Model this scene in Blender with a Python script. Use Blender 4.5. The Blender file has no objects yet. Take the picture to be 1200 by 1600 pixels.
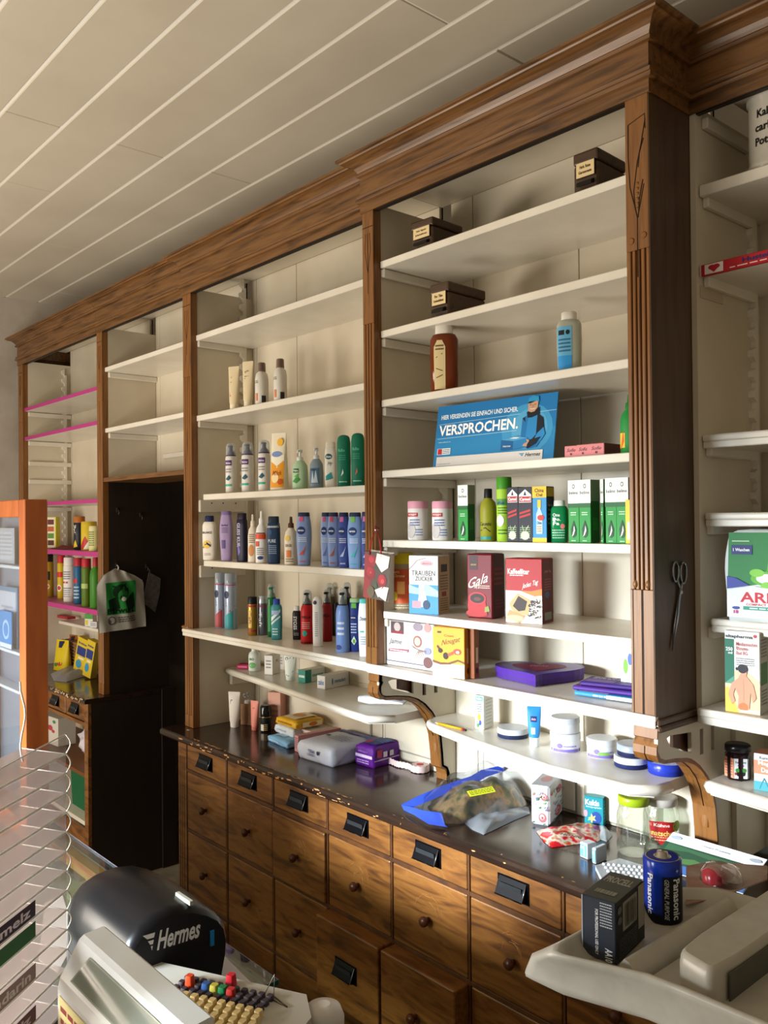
import bpy, bmesh, math, random
from mathutils import Vector, Matrix
random.seed(7)
S = bpy.context.scene
COL = S.collection
R = math.radians
# ---------------------------------------------------------------- camera
FPX = 1340.6
yaw, pit, rol = R(41.29), R(.557), R(-.506)
f0 = Vector((-math.cos(yaw), math.sin(yaw), 0)); r0 = Vector((math.sin(yaw), math.cos(yaw), 0)); u0 = Vector((0, 0, 1))
FW = f0*math.cos(pit)+u0*math.sin(pit); UP = -f0*math.sin(pit)+u0*math.cos(pit)
RT = r0*math.cos(rol)+UP*math.sin(rol); UP = -r0*math.sin(rol)+UP*math.cos(rol)
EYE = Vector((0, 0, 1.7176))
cd = bpy.data.cameras.new('camera'); cam = bpy.data.objects.new('camera', cd); COL.objects.link(cam)
cd.sensor_fit = 'HORIZONTAL'; cd.sensor_width = 36; cd.lens = FPX/1200*36; cd.clip_start = .02
cam.matrix_world = Matrix(((RT.x, UP.x, -FW.x, EYE.x), (RT.y, UP.y, -FW.y, EYE.y), (RT.z, UP.z, -FW.z, EYE.z), (0, 0, 0, 1)))
S.camera = cam
# ---------------------------------------------------------------- light and exposure
S.view_settings.view_transform = 'Standard'; S.view_settings.look = 'None'
S.view_settings.gamma = 1; S.view_settings.use_curve_mapping = False
S.view_settings.exposure = 0.0
w = bpy.data.worlds.new('room_light'); S.world = w; w.use_nodes = True
w.node_tree.nodes['Background'].inputs[0].default_value = (1.0, .84, .62, 1); w.node_tree.nodes['Background'].inputs[1].default_value = .36
def area(name, loc, aim, sx, sy, power, col, spread=180):
    d = bpy.data.lights.new(name, 'AREA'); d.shape = 'RECTANGLE'; d.size = sx; d.size_y = sy; d.energy = power; d.color = col; d.spread = R(spread)
    o = bpy.data.objects.new(name, d); COL.objects.link(o); o.location = loc
    o.rotation_euler = (Vector(aim)-Vector(loc)).to_track_quat('-Z', 'Y').to_euler(); return o
area('shop_window_daylight', (-3.7, -1.5, 1.2), (-1.7, 1.9, .95), 1.4, .9, 92, (1, .91, .78))
area('shop_door_daylight', (-2.15, -2.0, 1.75), (-1.3, 1.98, .50), 1.0, .5, 34, (.84, .93, 1), 42)
area('ceiling_fill_light', (-2.6, -1.3, .2), (-2.6, -.1, 3.0), 2.2, 1.0, 66, (1, .93, .81))  # added unseen lamp near the floor, aimed up to brighten the ceiling
# ---------------------------------------------------------------- photo geometry helpers
def ray(px, py): return FW+RT*((px-600)/FPX)+UP*((800-py)/FPX)
def at(px, py, **k):
    d = ray(px, py); a, v = list(k.items())[0]; i = 'xyz'.index(a); return EYE+d*((v-EYE[i])/d[i])
def along(P, e, px, py=900):       # how far to go from P along e (horizontal) until column px
    d = ray(px, py); det = e[0]*(-d.y)+e[1]*d.x
    return (-P.x*(-d.y)-P.y*d.x)/det
def zat(P, px, py):                # height of pixel row py above the spot P
    d = ray(px, py); s = math.hypot(P.x, P.y)/math.hypot(d.x, d.y); return EYE.z+d.z*s
# ---------------------------------------------------------------- materials
MC = {}
def lin(h):
    if not isinstance(h, str): return tuple(h)+(1,)
    h = h.lstrip('#'); h = h if len(h) > 3 else ''.join(q*2 for q in h); v = [int(h[i:i+2], 16)/255 for i in (0, 2, 4)]
    return tuple((c/12.92 if c <= .04045 else ((c+.055)/1.055)**2.4) for c in v)+(1,)
def newmat(name):
    m = bpy.data.materials.new(name); m.use_nodes = True; return m, m.node_tree, m.node_tree.nodes['Principled BSDF']
def C(h, rough=.48, metal=0.0, spec=.28):
    k = (h, rough, metal, spec)
    if k in MC: return MC[k]
    m, nt, b = newmat('paint_'+h.strip('#')); b.inputs['Base Color'].default_value = lin(h)
    b.inputs['Roughness'].default_value = rough; b.inputs['Metallic'].default_value = metal; b.inputs['Specular IOR Level'].default_value = spec
    MC[k] = m; return m
def CLR(h='#ffffff', alpha=.25, rough=.08, name='clear_plastic', gl=.5, pure=False):
    k = ('clr', h, alpha, rough, gl, pure)
    if k in MC: return MC[k]
    m, nt, b = newmat(name); N = nt.nodes; L = nt.links
    b.inputs['Base Color'].default_value = lin(h); b.inputs['Roughness'].default_value = rough; b.inputs['Alpha'].default_value = 1
    if pure: b.inputs['Base Color'].default_value = (1, 1, 1, 1); b.inputs['Metallic'].default_value = 1
    t = N.new('ShaderNodeBsdfTransparent'); t.inputs[0].default_value = lin(h)
    lw = N.new('ShaderNodeLayerWeight'); lw.inputs['Blend'].default_value = .35
    mr = N.new('ShaderNodeMapRange'); mr.inputs['To Min'].default_value = alpha; mr.inputs['To Max'].default_value = min(1, alpha+gl)
    mx = N.new('ShaderNodeMixShader'); L.new(lw.outputs['Facing'], mr.inputs['Value']); L.new(mr.outputs[0], mx.inputs[0])
    L.new(t.outputs[0], mx.inputs[1]); L.new(b.outputs[0], mx.inputs[2]); L.new(mx.outputs[0], N['Material Output'].inputs[0])
    MC[k] = m; return m
def noisy(name, stops, scale=(1, 1, 1), nscale=6, detail=4, rough=.45, bump=.1, rr=0, dist=0, spec=.5, coat=0, bs=None):
    if name in MC: return MC[name]
    m, nt, b = newmat(name); N = nt.nodes; L = nt.links
    tc = N.new('ShaderNodeTexCoord'); mp = N.new('ShaderNodeMapping'); mp.inputs['Scale'].default_value = scale
    geo = N.new('ShaderNodeNewGeometry')
    L.new(geo.outputs['Position'], mp.inputs[0])
    n = N.new('ShaderNodeTexNoise'); n.inputs['Scale'].default_value = nscale; n.inputs['Detail'].default_value = detail; n.inputs['Distortion'].default_value = dist
    L.new(mp.outputs[0], n.inputs[0])
    cr = N.new('ShaderNodeValToRGB'); e = cr.color_ramp.elements
    e[0].position, e[0].color = stops[0][0], lin(stops[0][1]); e[1].position, e[1].color = stops[-1][0], lin(stops[-1][1])
    for p, c in stops[1:-1]: q = e.new(p); q.color = lin(c)
    L.new(n.outputs[0], cr.inputs[0]); L.new(cr.outputs[0], b.inputs['Base Color'])
    b.inputs['Roughness'].default_value = rough; b.inputs['Specular IOR Level'].default_value = spec; b.inputs['Coat Weight'].default_value = coat; b.inputs['Coat Roughness'].default_value = .12
    if rr:
        n2 = N.new('ShaderNodeTexNoise'); n2.inputs['Scale'].default_value = 9; L.new(geo.outputs['Position'], n2.inputs[0])
        mr = N.new('ShaderNodeMapRange'); mr.inputs['From Min'].default_value = .35; mr.inputs['From Max'].default_value = .65; mr.inputs['To Min'].default_value = rough-rr; mr.inputs['To Max'].default_value = rough+rr
        L.new(n2.outputs[0], mr.inputs['Value']); L.new(mr.outputs[0], b.inputs['Roughness'])
    if bump:
        bp = N.new('ShaderNodeBump'); bp.inputs['Strength'].default_value = bump; bp.inputs['Distance'].default_value = .004
        L.new(n.outputs[0], bp.inputs['Height']); L.new(bp.outputs[0], b.inputs['Normal'])
    MC[name] = m; return m
WHITE = noisy('old_cream_paint', [(.3, '#c4b8a2'), (.55, '#cfc5b1'), (.75, '#d4cbb9')], nscale=3.5, detail=6, rough=.42, bump=.05)
WEDGE = noisy('white_gloss_paint', [(.3, '#d6cebf'), (.7, '#e2dccf')], nscale=7, rough=.3, bump=.05)
PINK = C('#b23a80', .5)
WOODX = noisy('oak_grain_lengthways', [(.3, '#402813'), (.48, '#684522'), (.62, '#78522b'), (.8, '#58381a')], (2.2, 30, 30), 2.2, 6, .36, .12, dist=.6)
WOODZ = noisy('oak_grain_upright', [(.3, '#5a3716'), (.5, '#835526'), (.7, '#70461e')], (34, 34, 2), 2.0, 6, .38, .12, dist=.5)
DARKZ = noisy('dark_brown_side', [(.3, '#3f2c1d'), (.6, '#523a28'), (.8, '#473122')], (20, 20, 2), 2.2, 6, .5, .08)  # upright grain in a darker brown than the post wood
DRAWER = noisy('worn_drawer_veneer', [(.3, '#492a10'), (.46, '#74471b'), (.6, '#875826'), (.78, '#583613')], (2.5, 14, 16), 2.3, 7, .42, .1, dist=1.1)
CARCASS = noisy('drawer_frame_wood', [(.3, '#3a200e'), (.6, '#5e3716'), (.8, '#4a2a11')], (6, 6, 6), 3, 6, .45, .1)
BLACKW = noisy('black_brown_panel', [(.3, '#1c130d'), (.6, '#251911'), (.8, '#20160f')], (14, 14, 2), 2.5, 5, .55, .05)
CREASE = C('#2a190d', .7); GAP = C('#1b120c', .9)
# ---------------------------------------------------------------- mesh building
TXT = {}
def text_mesh(s, bold, ital):
    k = (s, bold, ital)
    if k in TXT: return TXT[k]
    cu = bpy.data.curves.new('t', 'FONT'); cu.body = s; cu.resolution_u = 2; cu.offset = .025 if bold else .004; cu.shear = .35 if ital else 0
    o = bpy.data.objects.new('t', cu); COL.objects.link(o); bpy.context.view_layer.update()
    me = bpy.data.meshes.new_from_object(o.evaluated_get(bpy.context.evaluated_depsgraph_get()))
    vs = [(v.co.x, v.co.y) for v in me.vertices]; fs = [tuple(p.vertices) for p in me.polygons]
    bpy.data.objects.remove(o); bpy.data.curves.remove(cu); bpy.data.meshes.remove(me)
    xa = min(v[0] for v in vs); xb = max(v[0] for v in vs); ya = min(v[1] for v in vs); yb = max(v[1] for v in vs)
    TXT[k] = ([((x-xa)/(xb-xa)-.5, (y-ya)/(yb-ya)-.5) for x, y in vs], fs); return TXT[k]
class G:
    def __init__(s): s.v = []; s.f = []; s.m = []; s.sm = []; s.mats = []
    def mi(s, m):
        if isinstance(m, str): m = C(m)
        if m not in s.mats: s.mats.append(m)
        return s.mats.index(m)
    def add(s, vs, fs, m, sm=False, M=None):
        o = len(s.v); i = s.mi(m)
        s.v += [(M @ Vector(p)) if M else Vector(p) for p in vs]
        for f in fs: s.f.append(tuple(o+q for q in f)); s.m.append(i); s.sm.append(sm)
        return s
    def bm(s, b, m, sm=False, M=None):
        b.verts.ensure_lookup_table(); s.add([v.co.copy() for v in b.verts], [[v.index for v in f.verts] for f in b.faces], m, sm, M); b.free(); return s
    def box(s, x0, x1, y0, y1, z0, z1, m, bev=0, M=None, seg=1):
        if x1 < x0: x0, x1 = x1, x0
        if y1 < y0: y0, y1 = y1, y0
        if z1 < z0: z0, z1 = z1, z0
        b = bmesh.new(); bmesh.ops.create_cube(b, size=1)
        for v in b.verts: v.co = Vector(((x0+x1)/2+v.co.x*(x1-x0), (y0+y1)/2+v.co.y*(y1-y0), (z0+z1)/2+v.co.z*(z1-z0)))
        if bev:
            bev = min(bev, (x1-x0)*.45, (y1-y0)*.45, (z1-z0)*.45)
            bmesh.ops.bevel(b, geom=b.edges[:], offset=bev, segments=seg, affect='EDGES', profile=.5); b.verts.index_update()
        return s.bm(b, m, False, M)
    def loft(s, secs, m, seg=26, caps=True, M=None):
        vs = []; fs = []
        for z, hx, hy, n, *c in secs:
            cx, cy = c if c else (0, 0)
            for k in range(seg):
                a = 2*math.pi*(k+.5)/seg; ca, sa = math.cos(a), math.sin(a)
                vs.append((cx+hx*math.copysign(abs(ca)**(2/n), ca), cy+hy*math.copysign(abs(sa)**(2/n), sa), z))
        for i in range(len(secs)-1):
            for k in range(seg):
                k2 = (k+1) % seg; fs.append((i*seg+k, i*seg+k2, (i+1)*seg+k2, (i+1)*seg+k))
        s.add(vs, fs, m, True, M)
        if caps: s.add(vs[:seg], [tuple(range(seg))[::-1]], m, False, M); s.add(vs[-seg:], [tuple(range(seg))], m, False, M)
        return s
    def lathe(s, prof, m, seg=26, M=None): return s.loft([(z, max(r, 1e-4), max(r, 1e-4), 2) for r, z in prof], m, seg, True, M)
    def prism(s, poly, ax, a, b, m, sm=False, M=None):
        def P(p, t): return {'x': (t, p[0], p[1]), 'y': (p[0], t, p[1]), 'z': (p[0], p[1], t)}[ax]
        n = len(poly); vs = [P(p, a) for p in poly]+[P(p, b) for p in poly]
        s.add(vs, [(i, (i+1) % n, n+(i+1) % n, n+i) for i in range(n)], m, sm, M)
        return s.add(vs, [tuple(range(n))[::-1], tuple(range(n, 2*n))], m, False, M)
    def tube(s, pts, r, m, seg=8, M=None, closed=False):
        pts = [Vector(p) for p in pts]; n = len(pts); vs = []; fs = []; up = None
        for i, p in enumerate(pts):
            if closed: d = pts[(i+1) % n]-pts[i-1]
            else: d = pts[min(i+1, n-1)]-pts[max(i-1, 0)]
            if d.length < 1e-9: d = Vector((0, 0, 1))
            d.normalize()
            if up is None: up = Vector((0, 0, 1)) if abs(d.z) < .9 else Vector((1, 0, 0))
            a = d.cross(up).normalized(); b = a.cross(d); up = b
            rr = r[i] if isinstance(r, (list, tuple)) else r
            for k in range(seg): t = 2*math.pi*k/seg; vs.append(p+a*(rr*math.cos(t))+b*(rr*math.sin(t)))
        for i in range(n if closed else n-1):
            j = (i+1) % n
            for k in range(seg): fs.append((i*seg+k, i*seg+(k+1) % seg, j*seg+(k+1) % seg, j*seg+k))
        if not closed: fs += [tuple(range(seg))[::-1], tuple(range((n-1)*seg, n*seg))]
        return s.add(vs, fs, m, True, M)
    def decals(s, dl, fn, nu=1, nv=1, off=.0003, step=.00015, M=None):
        k = off
        for d in dl:
            t = d[0]; k += step
            if t == 'r':
                _, a, b, c, e, col = d; vs = []; fs = []
                for j in range(nv+1):
                    for i in range(nu+1): vs.append(fn(a+(c-a)*i/nu, b+(e-b)*j/nv, k))
                for j in range(nv):
                    for i in range(nu): q = j*(nu+1)+i; fs.append((q, q+1, q+nu+2, q+nu+1))
                s.add(vs, fs, col, nu > 1, M)
            elif t == 't':
                _, tx, u, v, wf, hf, col, *x = d; x = x[0] if x else ''
                vs, fs = text_mesh(tx, 'b' in x, 'i' in x)
                if 'v' in x: s.add([fn(u+b*wf, v-a*hf, k) for a, b in vs], fs, col, False, M)
                elif 'V' in x: s.add([fn(u-b*wf, v+a*hf, k) for a, b in vs], fs, col, False, M)
                else: s.add([fn(u+a*wf, v+b*hf+('s' in x)*a*hf*.8, k) for a, b in vs], fs, col, False, M)
            elif t == 'e':
                _, u, v, ru, rv, col = d; n = 20
                vs = [fn(u+ru*math.cos(2*math.pi*i/n), v+rv*math.sin(2*math.pi*i/n), k) for i in range(n)]+[fn(u, v, k)]
                s.add(vs, [(i, (i+1) % n, n) for i in range(n)], col, nu > 1, M)
            elif t == 'p':
                if nu > 1:
                    q = bmesh.new(); q.faces.new([q.verts.new((u, v, 0)) for u, v in d[1]]); bmesh.ops.triangulate(q, faces=q.faces[:])
                    bmesh.ops.subdivide_edges(q, edges=q.edges[:], cuts=4, use_grid_fill=True); q.verts.index_update()
                    s.add([fn(w_.co.x, w_.co.y, k) for w_ in q.verts], [[w_.index for w_ in f.verts] for f in q.faces], d[2], True, M); q.free()
                else: vs = [fn(u, v, k) for u, v in d[1]]; s.add(vs, [tuple(range(len(vs)))], d[2], False, M)
            elif t == 'l':       # line through points, width as fraction of v
                _, pts, wd, col = d
                for (a, b), (c, e) in zip(pts, pts[1:]):
                    L = math.hypot(c-a, e-b) or 1; nx, ny = -(e-b)/L*wd/2, (c-a)/L*wd/2
                    s.add([fn(a+nx, b+ny, k), fn(a-nx, b-ny, k), fn(c-nx, e-ny, k), fn(c+nx, e+ny, k)], [(0, 1, 2, 3)], col, False, M)
            elif t == 'x':       # tiny print: rows of short dashes
                _, a, b, c, e, rows, col = d
                for j in range(rows):
                    y = b+(e-b)*(j+.5)/rows; hh = (e-b)/rows*.22; x = a
                    while x < c:
                        l = random.uniform(.05, .16)*(c-a)+.01; x2 = min(c, x+l)
                        s.add([fn(x, y-hh, k), fn(x2, y-hh, k), fn(x2, y+hh, k), fn(x, y+hh, k)], [(0, 1, 2, 3)], col, False, M); x = x2+.03*(c-a)
        return s
    def build(s, name, parent=None, loc=None, rz=None, label=None):
        me = bpy.data.meshes.new(name); me.from_pydata([tuple(v) for v in s.v], [], s.f)
        for m in s.mats: me.materials.append(m)
        me.polygons.foreach_set('material_index', s.m); me.polygons.foreach_set('use_smooth', s.sm); me.update()
        o = bpy.data.objects.new(name, me); COL.objects.link(o)
        if parent: o.parent = parent
        if loc is not None: o.location = loc
        if rz is not None: o.rotation_euler = (0, 0, rz)
        if label: o['label'] = label
        return o
def thing(name, label, cat, loc=(0, 0, 0), rz=0, group=None):
    o = bpy.data.objects.new(name, None); o.empty_display_size = .02; COL.objects.link(o); o.location = loc; o.rotation_euler = (0, 0, rz)
    o['label'] = label; o['category'] = cat
    if group: o['group'] = group
    return o
def tag(o, label, cat, group=None, kind=None):
    o['label'] = label; o['category'] = cat
    if group: o['group'] = group
    if kind: o['kind'] = kind
    return o
def struct(g, name, label, cat='wall'): return tag(g.build(name), label, cat, kind='structure')
# ================================================================ THE SETTING
CEIL = 3.065; BACK = 1.987
PLASTER = noisy('old_wall_plaster', [(.3, '#b5a99b'), (.6, '#c6bcaf'), (.8, '#bcb0a2')], nscale=5, detail=7, rough=.8, bump=.5)
CEILM = noisy('painted_ceiling_board', [(.3, '#c0b5a3'), (.6, '#c9bfad'), (.8, '#c3b8a6')], nscale=2.5, detail=5, rough=.45, bump=.04)
FLOORM = noisy('worn_beige_floor', [(.3, '#6d6455'), (.6, '#8d8370'), (.8, '#7d7361')], nscale=9, detail=6, rough=.5, bump=.05)
struct(G().box(-6.6, 2.2, -3.2, 3.4, -.06, 0, FLOORM), 'floor', 'worn beige floor seen at the foot of the drawer cabinet', 'floor')
g = G(); ys = [-2.9+.1905*k for k in range(0, 100)]
ys = [y+(1.105-(-2.9+.1905*21)) for y in ys]; ys = [y for y in ys if y < 2.7]
joints = {0: [-2.905], 1: [-4.155, -.35], 2: [-1.62, -5.0], 3: [-3.5, .6]}
for i, y in enumerate(ys):
    js = sorted([-5.62]+joints[[1, 0, 2, 0, 1, 2][(i-21) % 6] if False else {20: 0, 21: 3, 22: 0, 23: 1, 24: 0, 25: 2, 26: 1}.get(i, i % 4)]+([-1.62] if i in (23, 25) else [])+[2.2])
    for a, b in zip(js, js[1:]): g.box(a+.0013, b-.0013, y+.0040, y+.1870, CEIL, CEIL+.018, CEILM, .0035)
g.box(-5.62, 2.2, -3.2, 3.0, CEIL+.003, CEIL+.03, C('#f2eee6', .5))
struct(g, 'ceiling', 'ceiling of long off-white painted boards with fine joints', 'ceiling')
for_wall = G().box(-5.42, -5.31, -3.2, 3.4, 0, CEIL, PLASTER)
struct(for_wall, 'wall_left', 'rough old plaster end wall beyond the shelving', 'wall')
struct(G().box(-5.31, 2.2, 2.36, 2.46, 0, CEIL, PLASTER), 'wall_back', 'pale wall behind the built-in shelving', 'wall')
# ================================================================ CORNICE / SHELF CABINETS
PROF = [(0, 2.640), (.004, 2.640), (.004, 2.668), (.013, 2.670), (.015, 2.678), (.010, 2.684), (.012, 2.691), (.004, 2.694), (.004, 2.748), (.012, 2.750), (.014, 2.757), (.009, 2.762),
        (.012, 2.768), (.018, 2.776), (.028, 2.784), (.040, 2.789), (.048, 2.790), (.050, 2.794), (.057, 2.796), (.057, 2.803), (0, 2.803)]
def cornice(path, parent, zo=0):
    g = G(); n = len(path); rings = []
    for i in range(n):
        p = Vector(path[i]); dirs = []
        if i > 0: d = (p-Vector(path[i-1])).normalized(); dirs.append(Vector((d.y, -d.x)))
        if i < n-1: d = (Vector(path[i+1])-p).normalized(); dirs.append(Vector((d.y, -d.x)))
        nn = sum(dirs, Vector((0, 0))); nn = nn/nn.dot(dirs[0]) if nn.length else dirs[0]
        rings.append([(p.x+nn.x*o, p.y+nn.y*o, z+zo) for o, z in PROF])
    k = len(PROF)
    for a, b in zip(rings, rings[1:]): g.add(a+b, [(j, j+1, k+j+1, k+j) for j in range(k-1)], WOODX)
    g.add(rings[0], [tuple(range(k))[::-1]], WOODX); g.add(rings[-1], [tuple(range(k))], WOODX)
    g.build('cornice', parent)
def shelf(parent, x0, x1, y0, z, m=None, th=.021, y1=BACK, edge=None, nose=False):
    g = G(); g.box(x0, x1, y0+(.012 if nose else .0), y1, z-th, z, m or WEDGE, .002)
    if nose: g.box(x0, x1, y0, y0+.014, z-th*.55, z+.002, m or WEDGE, .005, seg=3); g.box(x0, x1, y0+.004, y0+.012, z-th-.003, z-th*.5, m or WEDGE, .002)
    if edge: g.box(x0, x1, y0-.0015, y0, z-th, z, edge)
    return g.build('shelf', parent)
def batten(parent, x, y0, y1, z, s=1, th=.026, nails=False):
    g = G().box(x, x+s*.016, y0, y1, z-.021-th, z-.0215, WEDGE, .003)
    if nails:
        for t in (.25, .5, .78): g.lathe([(.003, 0), (.003, .001), (.001, .0016)], C('#3a332a', .6), 8, Matrix.Translation((x+s*.016, y0+(y1-y0)*t, z-.034)) @ Matrix.Rotation(s*math.pi/2, 4, 'Y'))
    return g.build('shelf_support', parent)
def rack(parent, x, y, z0, z1, s=1):
    pts = []; z = z0; 
    while z < z1: pts += [(y, z), (y-.016, z+.012), (y-.016, z+.028), (y, z+.036)]; z += .05
    pts += [(y, z1), (y+.012, z1), (y+.012, z0)]
    G().prism(pts, 'x', x, x+s*.014, WEDGE).build('notched_rail', parent)
def planks(parent, xs, z0, z1, y=BACK):
    g = G()
    for a, b in zip(xs, xs[1:]): g.box(a+.0012, b-.0012, y, y+.012, z0, z1, WHITE, .0015)
    g.box(xs[0], xs[-1], y+.0115, y+.016, z0, z1, GAP)
    return g.build('back_panel', parent)
def wainscot(parent, frames, y=BACK):        # framed panels in the low back board: dark mitre lines round a field
    g = G()
    for a, b, z0, z1 in frames:
        g.box(a, b, y-.007, y, z0, z1, WHITE, .003); g.box(a-.005, b+.005, y-.002, y, z0-.005, z1+.005, C('#8f887b', .7))
    g.build('panel_moulding', parent)
def flute_post(parent, x0, x1, y, z0, z1, flutes, carve=False):
    lo = .27 if carve else .05
    g = G(); g.box(x0, x1, y+.006, y+.03, z0, z1, WOODZ)
    wd = x1-x0; n = len(flutes)+1; e = [x0]+[x0+wd*f for f in flutes]+[x1]
    for a, b in zip(e, e[1:]): g.box(a+(.0016 if a != x0 else 0), b-(.0016 if b != x1 else 0), y, y+.007, z0+lo, z1-.34, WOODZ, .0016)
    g.box(x0, x1, y, y+.008, z0, z0+lo, WOODZ, .001); g.box(x0, x1, y, y+.008, z1-.34, z1, WOODZ, .001)
    for f in ((.12, .5, .55) if carve else (.5,)): g.box(x0+wd*f-.0011, x0+wd*f+.0011, y-.0006, y, z0, z0+lo, CREASE)
    cx = (x0+x1)/2
    if carve:
        zt = z1-.06; zb = z1-.30; yy = y-.0002
        def T(p, r=.0011): g.tube([(cx+a*wd, yy, b) for a, b in p], r, CREASE, 6)
        T([(-.36, zt), (.36, zt+.012), (.38, zt-.02)]); T([(-.36, zt), (-.37, zt-.07), (-.3, zt-.14), (-.12, zb+.06), (0, zb+.03), (0, zb-.1)])
        T([(.38, zt), (.2, zt-.05), (.02, zt-.09), (-.14, zt-.15), (-.1, zb+.06), (0, zb+.03)]); T([(.3, zt-.04), (.12, zt-.07), (.06, zt-.1)])
        T([(.26, zt-.13), (.1, zt-.17), (.04, zt-.21)]); T([(.3, zt-.14), (.26, zb+.09), (.08, zb+.045), (0, zb+.03)])
        for k in range(6): g.lathe([(.0036, 0), (.0034, .001), (.0012, .002)], WOODZ, 10, Matrix.Translation((cx+.02*wd, y, zb+.05+k*.011)) @ Matrix.Rotation(math.pi/2, 4, 'X'))
        for sx in (-.27, .27): g.lathe([(.0075, 0), (.0075, .001), (.006, .002)], WOODZ, 16, Matrix.Translation((cx+sx*wd, y, zb-.015+sx*.012)) @ Matrix.Rotation(math.pi/2, 4, 'X'))
        for sx in (-.27, .27): g.lathe([(.0055, -.001), (.0045, .002), (.0015, .003)], WOODZ, 12, Matrix.Translation((cx+sx*wd, y-.001, z0+lo+.012)) @ Matrix.Rotation(math.pi/2, 4, 'X') @ Matrix.Scale(1.7, 4, (0, 1, 0)))
    else:
        zt = z1-.05
        g.box(x0+.002, x1-.002, y-.0009, y, zt-.002, zt, CREASE)
        for dx in (-.18, 0, .18): g.tube([(cx+dx*wd, y, zt-.02), (cx+dx*wd*1.4, y, zt-.07), (cx, y, zt-.14), (cx, y, zt-.2)], .0009, CREASE, 6)
    return g.build('post', parent)
YM, YS, YD, YR = 1.656, 1.693, 1.706, 1.826
XP0, XP1, XQ0, XQ1 = -1.0653, -1.0068, -1.974, -1.924
TOPZ = 2.80
def top_board(parent, x0, x1, y0, z=2.735):
    G().box(x0, x1, y0+.02, BACK, z, z+.02, WHITE).build('top_board', parent)
    G().box(x0, x1, y0+.006, y0+.022, 2.640, z+.06, BLACKW).build('lintel', parent)
# --- middle cabinet
mid = thing('shelf_cabinet', 'tall projecting middle shelf bay with fluted carved post, cream inside', 'cabinet', (-1.49, 1.8, .89))
def L(o): return o
mid.location = (0, 0, 0)
cornice([(XQ0, YS+.02), (XQ0, YM), (XP1, YM), (XP1, YR+.05)], mid)
top_board(mid, XQ0+.012, XP1-.012, YM)
flute_post(mid, XP0, XP1-.0015, YM, 1.291, 2.645, (.22, .42, .60, .82), True)
flute_post(mid, XQ0, XQ1, YM, 1.291, 2.645, (.25, .5, .75))
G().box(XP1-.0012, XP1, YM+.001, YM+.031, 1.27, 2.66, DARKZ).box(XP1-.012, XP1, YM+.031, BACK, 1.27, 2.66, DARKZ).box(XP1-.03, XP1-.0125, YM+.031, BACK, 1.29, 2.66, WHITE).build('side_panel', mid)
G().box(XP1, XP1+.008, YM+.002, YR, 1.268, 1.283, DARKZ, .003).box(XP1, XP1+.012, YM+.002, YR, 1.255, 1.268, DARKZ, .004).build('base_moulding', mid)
G().box(XQ0, XQ0+.014, YM+.008, BACK, 1.27, 2.66, WHITE).box(XQ0+.0145, XQ1-.002, YM+.031, BACK, 1.291, 2.66, WHITE).build('side_panel', mid)
planks(mid, [XQ1, XQ1+.095, -1.43, XP1-.03], 1.27, 2.735)
MZ = (2.490, 2.282, 2.076, 1.865, 1.659, 1.448)
for i, z in enumerate(MZ):
    shelf(mid, XQ1+.003, XP0-.001, YM+.024, z); batten(mid, XQ1-.002, YM+.03, BACK, z); 
rack(mid, XQ1-.002, BACK-.05, 1.5, 2.6)
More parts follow.
